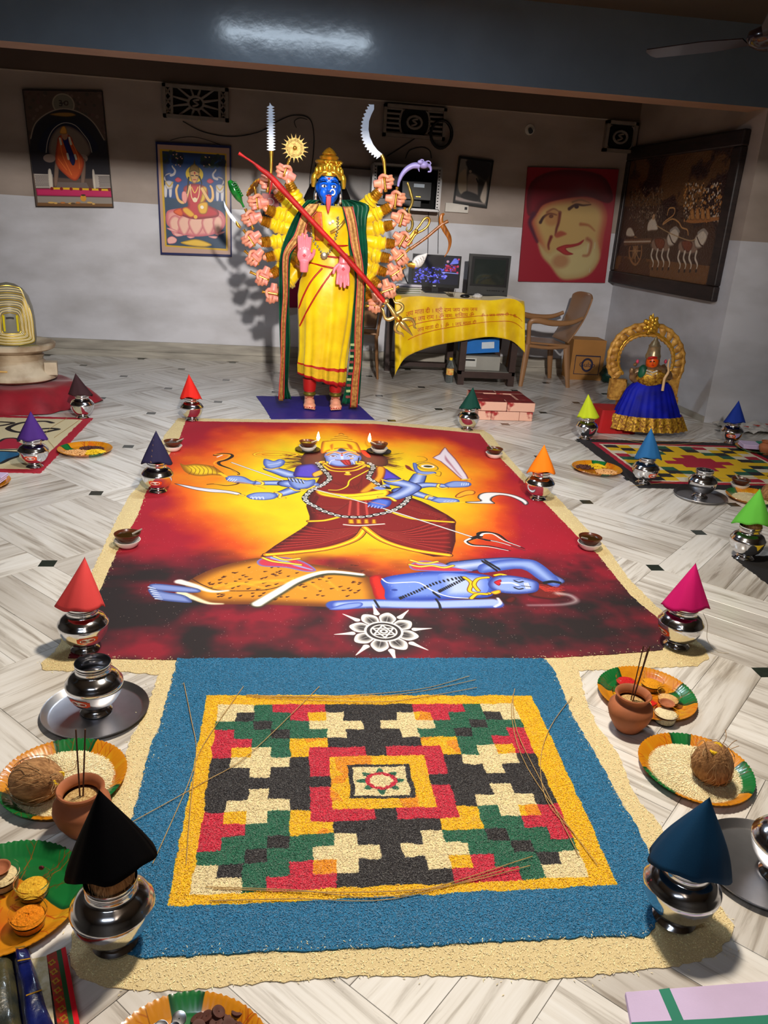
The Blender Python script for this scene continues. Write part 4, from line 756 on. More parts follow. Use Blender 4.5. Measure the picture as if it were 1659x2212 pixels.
# ---- snacks, coins, wooden discs
def bits(c, r, n, name, m, label, cat, size, seed, off=(0, 0), h=.012, ry=None, stick=0):
    rr = random.Random(seed); M_ = MB()
    for k in range(n):
        t = rr.uniform(0, 2*pi); q = sqrt(rr.random()); x, y = off[0]+r*q*cos(t), off[1]+(ry or r)*q*sin(t); z = .006+h*(1-q*q)*rr.random(); s = size*rr.uniform(.75, 1.25); R = Matrix.Rotation(rr.uniform(0, 6.3), 4, 'Z') @ Matrix.Rotation(rr.uniform(-.5, .5), 4, 'Y')
        if stick: a = rr.uniform(-.5, .6); M_.add(tube([(x-s*2*cos(a), y-s*2*sin(a), z), (x, y, z+s*.4), (x+s*2*cos(a), y+s*2*sin(a), z)], s*.28, 5))
        else: M_.add(ell((x, y, z), (s, s*.7, s*.6), 8, 5, R))
    o = M_.obj(name, m, None, 60, (c[0], c[1], .002)); return tag(o, label, cat, None, 'stuff')
NUT = mat('peanut_tan', (226, 170, 108), .6, var=.25, vs_=60); RAI = mat('raisin_brown', (84, 46, 38), .7, var=.4, vs_=80); SEV = mat('yellow_petals', (236, 196, 30), .6, var=.2, vs_=60)
for c, s, w_ in ((P6, 1, 'beside the white rangoli'), (P7, -1, 'beside the chequered rangoli')):
    bits(c, .070, 150, 'peanuts', NUT, 'pale shelled peanuts on the plate '+w_, 'peanuts', .0085, 3, (-.045*s, -.045), ry=.055); bits(c, .070, 220, 'raisins', RAI, 'dark brown raisins on the plate '+w_, 'raisins', .006, 4, (.025*s if s > 0 else -.055, .05), ry=.045); bits(c, .052, 90, 'yellow_petals', SEV, 'yellow flower petals on the plate '+w_, 'petals', .008, 5, (.06*s if s > 0 else .02, -.03 if s > 0 else .065), stick=1)
COIN = mat('coin_steel', (196, 198, 204), .25, 1); COINM = MB().add(lathe([(.001,0),(.0125,0),(.013,.0004),(.013,.0016),(.0122,.0018),(.0115,.0015),(.001,.0015)], 28, cap=False)).mesh('coin', COIN, 30)
for k, (x, y, z, a, b) in enumerate([(-.052,.060,.006,.2,.1),(-.028,.052,.009,.3,-.2),(-.078,.048,.006,.1,.2),(-.060,.034,.010,-.2,.1),(-.035,.028,.008,.2,.3),(-.09,.024,.006,0,.1),(-.022,.075,.006,.4,.1),(-.066,.076,.005,.0,.0),(-.105,.040,.006,.1,-.1)]):
    o = link('coin', COINM, None, (P3[0]+x, P3[1]+y+.040, z)); o.rotation_euler = (a, b, 0); tag(o, 'silvery coin in the heap on the plate at the bottom edge', 'coin', 'coins on the bottom plate')
DSC = MB().add(lathe([(.001,0),(.012,0),(.0128,.002),(.0122,.006),(.008,.0068),(.004,.0055),(.001,.0055)], 20, cap=False)).mesh('wooden_disc', mat('dark_wood_disc', (92, 50, 38), .7, var=.3, vs_=60), 40)
for k in range(16):
    x, y = .012+(k % 5)*.018+rnd.uniform(-.004, .004), .112-(k//5)*.022+rnd.uniform(-.004, .004); o = link('wooden_disc', DSC, None, (P3[0]+x, P3[1]+y, .006+.006*(k % 3))); o.rotation_euler = (rnd.uniform(-.6, .6), rnd.uniform(-.6, .6), 0); tag(o, 'dark brown wooden disc in the heap on the plate at the bottom edge', 'disc', 'wooden discs on the bottom plate')
# ---- folded cloths and packets
def folded(name, P, h, m, label, cat, layers=3, z=.0):
    t = thing(name, label, cat)
    for k in range(layers):
        o = MB().add(prism([(x+rnd.uniform(-.002, .002), y+rnd.uniform(-.002, .002)) for x, y in P], z+h*k/layers+.0003, z+h*(k+1)/layers)).obj('fold', m, t, 0); bevel(o, h/layers*.45, 2)
    return t
LAV = mat('lavender_cotton', (206, 186, 222), .8, var=.08, vs_=10, bump=.2, bs=400); TEA = mat('green_stripe', (44, 128, 104), .8, var=.1)
q = [G(1349,2142,.01), G(1659,2118,.01), (G(1700,2116,.01)[0], G(1700,2116,.01)[1]), G(1720,2260,.01), G(1372,2260,.01)]
lv = folded('lavender_cloth', q, .012, LAV, 'lavender cotton cloth with green stripes at the bottom right edge', 'cloth'); part('green_stripe', prism([G(1423,2137,.013), G(1446,2134,.013), G(1502,2260,.013), G(1476,2260,.013)], .0122, .0128), TEA, lv, 0); part('green_stripe', prism([G(1364,2208,.013), G(1540,2200,.013), G(1720,2188,.013), G(1730,2250,.013), G(1375,2250,.013)], .0122, .0127), TEA, lv, 0)
t9 = folded('lavender_towel', [(P9[0]-.14,P9[1]-.10),(P9[0]+.10,P9[1]-.11),(P9[0]+.12,P9[1]+.10),(P9[0]-.12,P9[1]+.12)], .03, LAV, 'folded lavender towel on the leaf-print plate at the left edge', 'towel', z=.012); part('grey_stripe', prism([(P9[0]-.13,P9[1]+.0),(P9[0]+.112,P9[1]-.01),(P9[0]+.113,P9[1]+.006),(P9[0]-.13,P9[1]+.018)], .0421, .0425), mat('grey_stripe', (100,120,118), .8), t9, 0)
t10 = folded('folded_cloth', [(P10[0]-.13,P10[1]-.03),(P10[0]+.0,P10[1]-.05),(P10[0]+.02,P10[1]+.09),(P10[0]-.10,P10[1]+.10)], .03, LAV, 'folded pale cloth on the plate beside the royal blue cone', 'cloth', z=.02); t11 = folded('green_folded_cloth', [(P10[0]+.022,P10[1]-.05),(P10[0]+.15,P10[1]-.05),(P10[0]+.15,P10[1]+.09),(P10[0]+.03,P10[1]+.09)], .03, TEA, 'folded dark green cloth on the plate at the right edge', 'cloth', z=.02)
NV = mat('navy_silk', (24, 40, 120), .3, col2=(14, 22, 80), vs_=9, coat=.8, bump=.9, bs=26, bdist=.006); OLV = mat('olive_silk', (84, 78, 48), .3, col2=(40, 44, 40), vs_=20, coat=.8, bump=.8, bs=26, bdist=.006); GLD = mat('gold_zari', (214, 160, 50), .35, .6, var=.3, vs_=90)
z_ = .03; bp = lambda x, y: G(x, y, z_)
pk = thing('silk_packet', 'navy blue silk garment in a clear crinkled packet at the bottom left corner', 'packet')
def pillow(P, h, m, name, par, z0=0):
    (x0,y0),(x1,y1),(x2,y2),(x3,y3) = P
    def f(u, v): x = (1-v)*((1-u)*x0+u*x1)+v*((1-u)*x3+u*x2); y = (1-v)*((1-u)*y0+u*y1)+v*((1-u)*y3+u*y2); return (x, y, z0+h*(1-abs(2*u-1)**4)*(1-abs(2*v-1)**10)*(1+.12*sin(v*14+u*4)))
    o = part(name, sheet(f, 24, 40), m, par, 60); return o
pillow([bp(22,2032), bp(58,2022), bp(160,2300), bp(60,2300)], .03, NV, 'navy_cloth', pk); pillow([bp(-60,2060), bp(24,2034), bp(62,2300), bp(-60,2300)], .028, OLV, 'olive_border', pk)
for k, (a, b) in enumerate((((33,2046),(54,2041)), ((38,2075),(66,2068)), ((56,2150),(90,2136)))): part('gold_line', tube([(*G(*a, .034), .033), (*G(*b, .034), .031)], .0016, 6), GLD, pk)
rc = thing('bordered_cloth', 'cream paisley cloth with a red and green border beside the silk packet', 'cloth'); CRM = mat('cream_brocade', (222, 208, 178), .5, col2=(190, 170, 120), vs_=70)
part('cream_panel', prism([bp(62,2066), bp(100,2058), bp(128,2300), bp(90,2300)], .001, .022), CRM, rc, 0)
for a, b, c_, d, m in ((100,121,125,152, mat('red_brocade', (196,24,24), .35, col2=(120,60,20), vs_=120)), (121,131,152,163, mat('green_band', (34,84,40), .35)), (131,141,163,176, mat('red_satin', (224,16,34), .3))):
    part('border_band', prism([bp(a,2058-(a-100)*.45), bp(b,2058-(b-100)*.45), bp(d+13,2300), bp(c_+13,2300)], .001, .0235), m, rc, 0)
for k in range(13):
    x, y = 112+k*4.2, 2078+k*20; gx, gy = G(x, y, .025); part('brocade_motif', lathe([(.003,0),(.0062,0)], 16, lambda t, k_: 1+.25*cos(4*t), c=(gx, gy, .0238), cap=False), GLD, rc, 0)
# ---- loose grass strands over the rangolis
GRS = mat('dry_straw', (196, 160, 100), .6, var=.3, vs_=20)
straws = [[(397,1475),(414,1560),(424,1620),(412,1740),(402,1868)],[(526,1483),(440,1610),(404,1700),(330,1868)],[(690,1483),(540,1630),(440,1690),(286,1778)],[(532,1501),(700,1506),(900,1490),(1014,1462)],[(532,1504),(760,1508),(900,1495),(1028,1470)],[(545,1507),(800,1518),(900,1508),(1030,1487)],[(1112,1488),(1105,1550),(1140,1660),(1290,1870)],[(1108,1500),(1116,1580),(1175,1700),(1250,1850)],[(1236,1505),(1190,1570),(1168,1640),(1180,1730),(1240,1800)],[(444,1916),(640,1925),(860,1935),(1150,1852)],[(452,1946),(640,1944),(850,1942),(1090,1880)],[(460,1920),(760,1930),(960,1915),(1145,1872)],[(160,890),(180,870+30),(117,945)],[(145,903),(100,935),(118,968)],[(1340,945),(1420,955),(1500,948)],[(1350,950),(1440,962),(1560,950)],[(1360,1070-20),(1500,1040),(1640,1046)],[(1460,1023),(1560,1033),(1655,1030)]]
for n_, P in enumerate(straws): o = part('grass_strand', tube([(*G(x, y, .009), .0095+.003*(i % 2)) for i, (x, y) in enumerate(P)], .0011, 5, 5), GRS, None); tag(o, ['leftmost grass strand bending down the left edge of the rice rangoli','grass strand crossing the top left corner of the rice rangoli','longest grass strand, slanting off the left of the rice rangoli','grass strand above the back edge of the rice rangoli, uppermost','grass strand above the back edge of the rice rangoli, middle one','grass strand lying right on the back yellow edge of the rice rangoli','thicker grass strand down the right yellow edge of the rice rangoli','thinner grass strand ending on the near right white corner','rightmost grass strand curving over the blue border of the rice rangoli','upper grass strand along the front edge of the rice rangoli','lowest grass strand on the front yellow edge of the rice rangoli','middle grass strand along the front edge of the rice rangoli','grass strand touching the script on the white rangoli','grass strand beside the purple cone on the white rangoli','upper grass strand on the far black border of the chequered rangoli','lower grass strand on the far black border of the chequered rangoli','grass strand across the middle of the chequered rangoli','grass strand on the near edge of the chequered rangoli'][n_], 'straw', 'loose grass strands')

o = part('loose_thread', tube([(1.505,2.36,.15),(1.525,2.35,.11),(1.535,2.345,.05),(1.58,2.34,.004),(1.62,2.33,.003)], .0009, 5, 5), mat('cream_thread', (210,196,170), .8), None); tag(o, 'thin cream thread hanging from the pot under the magenta cone', 'thread')
# ================================================================ the many-armed statue
SKIN = mat('painted_skin', (228, 158, 120), .32, col2=(220, 134, 128), vs_=14); GOLD = mat('gold_paint', (222, 166, 48), .28, .75, col2=(170, 112, 24), vs_=30, bump=.6, bs=120, bdist=.002); GOLDS = mat('smooth_gold', (226, 172, 70), .25, .8, var=.25, vs_=20)
YEL = mat('yellow_silk', (236, 206, 4), .38, col2=(214, 172, 0), vs_=7, bump=.35, bs=22, bdist=.004, sheen=.2); REDP = mat('red_piping', (178, 20, 16), .5, var=.1); GRN = mat('green_silk', (6, 84, 56), .5, col2=(2, 56, 38), vs_=9, bump=.3, bs=30); BRD = mat('gold_border', (176, 126, 62), .45, .35, col2=(130, 84, 34), vs_=60, bump=.5, bs=120)
SY = 6.1; R0 = (.30, SY, 0)
def S(px, py, dy=0.0): x, y, z = W(px, py, SY+dy); return (x-R0[0], y-R0[1], z)
st = thing('goddess_statue', 'life-size many-armed blue-faced goddess statue in a yellow sari standing on a blue sheet', 'statue', R0)
BLUE = (8, 92, 216)
def body_mat():
    m = bpy.data.materials.new('body_paint'); m.use_nodes = True; nt = m.node_tree; b = nt.nodes['Principled BSDF']; L = nt.links.new
    tc = node(nt, 'ShaderNodeTexCoord'); vm = node(nt, 'ShaderNodeVectorMath', operation='DISTANCE'); vm.inputs[1].default_value = (-.015, 0, 1.60); L(tc.outputs['Object'], vm.inputs[0])
    lt = node(nt, 'ShaderNodeMath', operation='LESS_THAN'); lt.inputs[1].default_value = .215; L(vm.outputs['Value'], lt.inputs[0]); nz = node(nt, 'ShaderNodeTexNoise'); nz.inputs['Scale'].default_value = 12; L(tc.outputs['Object'], nz.inputs[0])
    a = node(nt, 'ShaderNodeMix', data_type='RGBA'); L(nz.outputs[0], a.inputs[0]); a.inputs[6].default_value = lin((230, 164, 122)); a.inputs[7].default_value = lin((222, 140, 116))
    c = node(nt, 'ShaderNodeMix', data_type='RGBA'); L(lt.outputs[0], c.inputs[0]); L(a.outputs[2], c.inputs[6]); c.inputs[7].default_value = lin(BLUE); L(c.outputs[2], b.inputs['Base Color']); b.inputs['Roughness'].default_value = .3; return m
arms = [ # elbow, wrist, hand, grip top, grip bottom
 ((645,440),(625,397),(617,375),(626,343),(613,377)), ((628,445),(600,418),(582,396),(582,384),(578,412)), ((618,468),(578,453),(558,438),(551,408),(556,449)), ((612,492),(568,477),(544,472),(530,451),(546,493)),
 ((610,522),(567,523),(544,516),(526,496),(548,529)), ((612,548),(577,556),(552,556),(528,541),(557,569)), ((614,575),(589,592),(570,597),(540,587),(578,605)), ((628,605),(609,626),(590,634),(566,630),(600,636)),
 ((795,440),(818,415),(829,395),(829,374),(833,411)), ((808,465),(840,448),(854,430),(858,404),(853,448)), ((806,495),(846,486),(866,471),(875,448),(864,487)), ((808,524),(850,527),(869,517),(878,505),(863,531)),
 ((805,552),(839,558),(862,555),(886,536),(857,563)), ((800,578),(832,588),(852,588),(876,576),(846,597)), ((795,597),(816,614),(838,624),(862,619),(825,632)), ((785,622),(797,645),(808,655),(830,661),(792,661))]
hx, hy, hz = S(709, 415); b = MB()
b.add(ell((hx, .02, 1.605), (.080, .098, .125), 32, 24)); b.add(ell((hx, -.030, 1.535), (.050, .052, .058), 20, 14)); b.add(tube([(hx, -.082, 1.625), (hx, -.098, 1.60), (hx, -.108, 1.578)], [.011,.014,.017], 10, 3)); b.add(ell((hx, -.088, 1.572), (.021, .014, .009), 12, 8))
for s in (-1, 1): b.add(ell((hx+s*.034, -.052, 1.565), (.032, .034, .036), 14, 10)); b.add(ell((hx+s*.082, .02, 1.60), (.010, .02, .032), 10, 8)); b.add(tube([(hx+s*.015, -.080, 1.655), (hx+s*.04, -.077, 1.66), (hx+s*.062, -.055, 1.65)], .008, 8, 3))
b.add(tube([(hx, .03, 1.56), (hx, .03, 1.47), (hx, .035, 1.42)], [.050,.048,.065], 20, 3)); b.add(ell((hx, .04, 1.36), (.17, .08, .10), 28, 18)); b.add(ell((hx, .03, 1.20), (.13, .09, .22), 26, 18)); b.add(ell((hx+.01, .03, .92), (.15, .10, .16), 26, 18))
for s, fx in ((-1, 668), (1, 724)):
    x = S(fx, 870)[0]; b.add(tube([(hx+s*.075, .02, .9), (hx+s*.08, .02, .5), (x, .03, .12), (x, .02, .07)], [.09,.065,.038,.040], 16, 4)); b.add(ell((x, -.03, .045), (.043, .085, .042), 18, 12)); b.add(ell((x, -.09, .030), (.050, .055, .026), 16, 10))
    for k in range(5): b.add(ell((x+s*(-.036+.018*k), -.140+.007*k, .020), (.0105-.0005*k, .022, .014), 10, 8))
for i, (el, wr_, ha, g0, g1) in enumerate(arms):
    s = -1 if i < 8 else 1; k = i % 8; sh = (hx+s*.15, .07, 1.40-.035*k); e = S(*el, .04); w3 = S(*wr_, -.01+.02*(i % 2)); b.add(tube([sh, e, w3, tuple(Vector(w3)+(Vector(S(*ha, -.01+.02*(i % 2)))-Vector(w3))*.35)], [.042,.034,.024,.020], 12, 4))
bodo = b.obj('body', body_mat(), st); bake(bodo, .0065, 3); bodo.data.materials.clear(); bodo.data.materials.append(bpy.data.materials['body_paint'])
# hands
def fist(mir):
    h = MB(); q = lambda P: [(x, y*mir, z) for x, y, z in P]
    h.add(ell((.034, 0, 0), (.044, .019, .040), 16, 12)); h.add(tube(q([(-.03, 0, 0), (.02, 0, 0)]), [.021,.028], 12, 3))
    for k in range(4):
        z = .031-.0205*k; l = (.98, 1.08, 1.0, .85)[k]; h.add(tube(q([(.050, .004, z), (.084*l, .002, z*1.1), (.090*l, -.024, z*1.1), (.068, -.040, z*1.05), (.048, -.034, z)]), [.0110,.0105,.0098,.0090,.0078], 8, 4))
    h.add(tube(q([(.012, -.004, .030), (.030, -.030, .044), (.054, -.045, .036), (.068, -.048, .022)]), [.0125,.0115,.0105,.0085], 8, 4)); o = h.obj('fist', SKIN, None); bake(o, .0038, 2); me = o.data; bpy.data.objects.remove(o); me.materials.clear(); me.materials.append(SKIN); return me
FIST = {1: fist(1), -1: fist(-1)}
def openhand():
    h = MB(); h.add(ell((0, 0, .045), (.046, .016, .056), 20, 14)); h.add(tube([(0, .004, -.06), (0, .003, .01)], [.026,.032], 14, 3))
    for k, (x, l) in enumerate(((-.033,.066), (-.012,.082), (.011,.078), (.032,.060))): h.add(tube([(x*.9, .002, .075), (x*1.08, -.003, .095+l*.5), (x*1.12, -.009, .095+l)], [.0115,.0105,.0085], 8, 4))
    h.add(tube([(.030, -.002, .02), (.056, -.012, .05), (.062, -.018, .085)], [.0135,.0115,.0095], 8, 4)); o = h.obj('oh', SKIN, None); bake(o, .0038, 2); me = o.data; bpy.data.objects.remove(o); me.materials.clear(); me.materials.append(mat('pink_palm', (236, 128, 140), .3, var=.12, vs_=20)); return me
OH = openhand()
def frame(o, xd, yd, zd): M = Matrix((xd, yd, zd)).transposed().to_4x4(); M.translation = Vector(o); return M
for i, (el, wr_, ha, g0, g1) in enumerate(arms):
    dy = -.01+.02*(i % 2); e, w3, h3 = Vector(S(*el, .04)), Vector(S(*wr_, dy)), Vector(S(*ha, dy)); zd = (Vector(S(*g0, dy))-Vector(S(*g1, dy))).normalized(); xd = (h3-w3); xd = (xd-zd*xd.dot(zd)).normalized(); yd = zd.cross(xd); mir = 1 if yd.y > 0 else -1
    o = link('hand', FIST[mir], st); o.matrix_local = frame(h3-xd*.042, xd, yd, zd); o.scale = (1.12, 1.12, 1.12)
    a, c = Vector(S(*g0, dy-.022)), Vector(S(*g1, dy-.022)); d = (a-c).normalized(); part('hand_grip', tube([c-d*.012, c, c+d*.004, (a+c)/2, a-d*.01, a], [.011,.014,.009,.009,.010,.013], 12, 1), GOLDS, st, 50)
    u = (e-w3).normalized(); L_ = (e-w3).length; part('bangle', tube([w3+u*(k*.008-.012) for k in range(9)], [.030+.006*(k % 2)+.0008*k for k in range(9)], 16), GOLD, st, 30)
    sh = Vector((hx+(-.15 if i < 8 else .15), .07, 1.40-.035*(i % 8))); e2 = e+(sh-e)*.42; P = [w3+u*.055]; rs = [.036]
    for k in range(1, 9): t = k/8; P.append(w3+u*.055+(e-w3-u*.055)*t); rs.append(.038+.015*sin(pi*t*.8)+.006*sin(k*1.9+i*2.3))
    P.append(e+(e2-e)*.5); rs.append(.052); P.append(e2); rs.append(.047); v, f = tube(P, rs, 18, 2); rr = random.Random(i)
    v = [(x+rr.uniform(-1, 1)*.0022, y+rr.uniform(-1, 1)*.0022, z+.002*sin(x*110+i)+rr.uniform(-1, 1)*.0022) for x, y, z in v]; part('sleeve', (v, f), YEL, st, 60)
for (px, py, up, sx) in ((657, 567, 1, -1), (742, 566, -1, 1)):
    o = link('open_hand', OH, st); p = S(px, py, -.20); o.matrix_local = Matrix.Translation(p) @ Matrix.Rotation(0 if up > 0 else pi, 4, 'Y'); o.scale = (1.12*(1 if up > 0 else 1), 1.1, 1.12 if up > 0 else 1.02)
    q = Vector(S(px+sx*30, py-18*up if up > 0 else py-6, -.02)); p = Vector(p); part('forearm', tube([q, (p+q)/2, p+Vector((0, .01, -.02*up))], [.036,.034,.028], 14, 3), GOLDS, st, 60); part('bangle', tube([p+(q-p)*.25, p+(q-p)*.32, p+(q-p)*.40], [.036,.040,.036], 16), GOLD, st, 30)
    part('palm_mark', lathe([(.001,0),(.014,0)], 4, cap=False), mat('red_mark', (190,40,60), .5), st, 0).matrix_local = Matrix.Translation(Vector(p)+Vector((0, -.0195, .048*up))) @ Matrix.Rotation(pi/2, 4, 'X')
# sari
rows = [(441,690,729),(445,682,738),(450,670,750),(456,664,758),(468,664,762),(485,668,764),(505,672,766),(525,672,764),(545,668,763),(560,667,764),(575,664,766),(590,656,768),(610,648,769),(640,644,769),(680,645,765),(720,647,758),(760,647,750),(787,645,746),(792,645,745),(812,646,743),(818,646,742)]
def sari():
    nu = 96; v = []; f = []; m = []; N = len(rows)
    for k, (py, xl, xr) in enumerate(rows):
        a, c = S(xl, py), S(xr, py); cx = (a[0]+c[0])/2; hw = (c[0]-a[0])/2; z = (a[2]+c[2])/2; dp = hw*(.62 if k > 9 else .55)+(.03*math.exp(-((py-490)/22)**2)); g = max(0, (k-11)/9)
        for i in range(nu):
            t = 2*pi*i/nu; wv = 1+g*(.075*sin(13*t+1)+.035*sin(21*t))+(.03*sin(9*t+k*1.1) if k < 9 else .012*sin(6*t+k)); x, y = hw*cos(t)*wv, dp*sin(t)*wv; zz = z
            if k > 15: zz += ((x/max(hw, .01))*-.045-.012*abs(sin(6.5*t+.5)))*(k-15)/5
            if k == 0: zz -= .02*max(0, -sin(t))
            v.append((cx+x, y, zz))
    for k in range(N-1):
        for i in range(nu): f.append((k*nu+i, (k+1)*nu+i, (k+1)*nu+(i+1) % nu, k*nu+(i+1) % nu)); m.append(1 if k in (17, 19) else 2 if k == 18 else 0)
    M_ = MB(); M_.v = v; M_.f = f; M_.m = m; o = M_.obj('sari', [YEL, REDP, mat('gold_hem', (226, 190, 40), .3, .3, var=.2, vs_=30)], st, 60); solid(o, .003, 1); return o
sari()
def front(px, py, off=.008):                              # a point on the front of the sari seen at that place
    for (p0, l0, r0), (p1, l1, r1) in zip(rows, rows[1:]):
        if p0 <= py <= p1:
            t = (py-p0)/(p1-p0); l, r = l0+(l1-l0)*t, r0+(r1-r0)*t; a, c = S(l, py), S(r, py); hw = (c[0]-a[0])/2; u = max(-.98, min(.98, (px-(l+r)/2)/((r-l)/2))); dp = hw*(.62 if py > 560 else .55)+(.03*math.exp(-((py-490)/22)**2)); return ((a[0]+c[0])/2+u*hw*1.01, -dp*sqrt(1-u*u)*1.05-off, (a[2]+c[2])/2)
    return S(px, py, -.15)
for P in ([(668,569),(700,574),(730,577),(764,575)], [(670,549),(710,553),(745,554),(762,551)], [(695,578),(672,606),(655,640),(646,668)], [(719,580),(694,615),(668,660),(648,705)], [(706,527),(735,529),(765,526)]): part('red_piping', tube([front(*p) for p in P], .006, 6, 5, 1), REDP, st)
o = part('brooch_panel', sheet(lambda u, v: front(676+18*u+4*v, 459+62*v, .006), 6, 12), mat('coral_brocade', (206, 74, 40), .5, col2=(180,120,40), vs_=50), st, 60); solid(o, .003)
for P, c, w_ in (([(756,453),(742,475),(728,492),(712,502)], GOLDS, .011),): part('sari_border', tube([front(*p, .004) for p in P], w_, 8, 5, .3), c, st)
# shawl: long strips hanging from both shoulders
def ribbon(name, rowsP, dy, m, fold=0, fr=5, thick=.003):
    Q = cr([list(S(a, y, dy))+list(S(b_, y, dy)) for y, a, b_ in rowsP], 4)
    def f(u, v): q = Q[int(round(v*(len(Q)-1)))]; return (q[0]+(q[3]-q[0])*u, q[1]+fold*sin(u*fr*2*pi), q[2]+(q[5]-q[2])*u)
    o = part(name, sheet(f, max(8, fr*8), len(Q)-1), m, st, 60); solid(o, thick); return o
ribbon('shawl', [(432,664,690),(446,652,672),(470,636,664),(500,622,655),(530,611,640),(560,605,628),(600,603,626),(660,603,625),(740,605,627),(800,608,624),(835,610,622),(862,609,630)], -.10, GRN, .012, 3)
ribbon('shawl_border', [(440,668,690),(452,656,684),(480,646,664),(508,636,655),(528,622,640),(548,613,625),(575,611,621),(640,612,620),(700,608,616),(780,607,614),(830,604,611),(866,602,612)], -.125, BRD, .003, 1)
ribbon('red_edge', [(452,655,657),(480,645,647),(508,635,637),(528,621,623),(548,612,613.5),(575,610,611.5),(640,611,612.5),(700,607,608.5),(780,606,607.5),(862,601,603)], -.128, REDP); ribbon('red_edge', [(455,684,686),(480,664,666),(508,655,657),(528,640,642),(548,625,626.5),(575,621,622.5),(640,620,621.5),(700,616,617.5),(780,614,615.5),(862,612,614)], -.128, REDP)
ribbon('shawl', [(432,738,762),(444,740,796),(470,744,793),(500,752,791),(534,754,794),(570,762,794),(607,768,791),(680,762,787),(730,758,785),(780,756,782),(830,748,779),(872,738,776)], -.10, GRN, .012, 3)
ribbon('shawl_border', [(446,743,760),(480,752,768),(534,761,776),(570,770,782),(607,773,785),(661,770,783),(715,768,780),(780,767,778),(820,762,774),(850,757,773),(880,758,770)], -.125, BRD, .003, 1)
ribbon('red_edge', [(446,741,743),(480,750,752),(534,759,761),(570,768,770),(607,771,773),(661,768,770),(715,766,768),(780,765,767),(820,760,762),(880,756,758)], -.128, REDP); ribbon('red_edge', [(446,760,762),(480,768,770),(534,776,778),(570,782,784),(607,785,787),(661,783,785),(715,780,782),(780,778,780),(820,774,776),(880,770,772)], -.128, REDP)
for k in range(10):
    y0 = 742+k*12.5; part('woven_check', sheet(lambda u, v: S(757-k*.9+9*u-(2 if k > 5 else 0), y0+5.5*v, -.124), 2, 2), mat('check_red', (120,40,36), .5) if k % 2 else mat('check_pale', (150,168,110), .5), st, 0)
# head dress, hair, face
z0 = 1.665; cp = [(.088,-.055),(.098,-.03),(.100,.0),(.095,.035),(.088,.06),(.084,.075),(.094,.086),(.096,.098),(.086,.108),(.062,.112),(.068,.124),(.070,.134),(.062,.145),(.046,.149),(.052,.158),(.050,.168),(.042,.174),(.038,.185),(.020,.205),(.004,.216),(.001,.217)]
HZ = 1.702; cp = [(r, max(z, -.03)*.775) for r, z in cp[1:]]
part('crown', lathe([(r, z) for r, z in cp], 48, lambda t, k: 1+(.05*abs(sin(8*t)) if 3 < k < 8 else 0), c=(hx, .02, HZ), cap=False), GOLD, st, 50)
cm = MB(); rr = random.Random(2)
for k in range(7):
    a = -pi/2+(k-3)*.33; cm.add(ell((hx+.104*cos(a), .02+.104*sin(a), HZ+.005+.02*cos((k-3)*.5)), (.017, .017, .028), 12, 8))
for k in range(26): a = -pi/2+rr.uniform(-1.1, 1.1); z = rr.uniform(-.01, .07); cm.add(ell((hx+.098*cos(a), .02+.098*sin(a), HZ+z), (.009,)*3, 8, 6))
for s in (-1, 1): cm.add(tube([(hx+s*.092, -.02, HZ-.01), (hx+s*.104, -.025, HZ-.04), (hx+s*.108, -.02, HZ-.100)], [.018,.022,.012], 10, 4)); cm.add(tube([(hx+s*.02, -.082, HZ+.002), (hx+s*.05, -.078, HZ-.006), (hx+s*.082, -.05, HZ-.04)], [.010,.012,.012], 8, 4))
cm.obj('crown_ornament', mat('bright_gold', (244, 196, 60), .22, .8, var=.2, vs_=60), st, 50)
part('crown_jewel', ell((hx-.002, -.092, HZ+.030), (.010, .006, .012), 12, 8), mat('ruby', (190, 20, 24), .1), st, 60)
hm = MB()
for s in (-1, 1):
    for k in range(7): hm.add(tube([(hx+s*(.075+.003*k), .03+.01*k, 1.66), (hx+s*(.095+.006*k), .02+.008*k, 1.58), (hx+s*(.100+.011*k), .0+.01*k, 1.50), (hx+s*(.098+.018*k), -.01+.012*k, 1.425)], [.012,.016,.018,.010], 8, 4))
hm.add(ell((hx, .06, 1.58), (.095, .07, .13), 20, 14)); hm.obj('hair', mat('black_hair', (12, 11, 12), .3, bump=.6, bs=90, stretch=(3, 3, .6)), st, 60)
EW, EK = mat('eye_white', (244, 240, 232), .25, var=.02), mat('eye_black', (20, 12, 10), .2); fy = lambda x, z: .02-.098*sqrt(max(.05, 1-((x-hx)/.080)**2-((z-1.605)/.125)**2))
for s in (-1, 1):
    x = hx+s*.033; e = part('eye', ell((x, fy(x, 1.610)-.001, 1.610), (.0185, .009, .0095), 18, 10), EW, st, 60); part('iris', ell((x+.002, fy(x, 1.610)-.0085, 1.610), (.0075, .004, .0082), 14, 8), EK, e, 60)
    part('eyelid_line', tube([(hx+s*(.012+.0085*k), fy(hx+s*(.012+.0085*k), 1.62)-.007, 1.615+.009*sin(pi*k/5)) for k in range(6)], .0016, 5, 2), EK, e); part('eyebrow', tube([(hx+s*(.014+.011*k), fy(hx+s*(.014+.011*k), 1.64)-.006, 1.634+.010*sin(pi*(k+.8)/6)-.001*k) for k in range(6)], [.0012,.0025,.0028,.0026,.002,.0012], 6, 2), EK, st)
WH = mat('ash_white', (238, 226, 220), .6)
for k in range(3): part('forehead_stripe', tube([(hx+(-.030+.0075*i), fy(hx-.03+.0075*i, 1.665)-.004, 1.656+.0085*k-.006*sin(pi*i/8)) for i in range(9)], .0022, 6, 2), WH, st)
part('forehead_mark', ell((hx, fy(hx, 1.662)-.005, 1.662), (.009, .003, .007), 12, 8), REDP, st, 60)
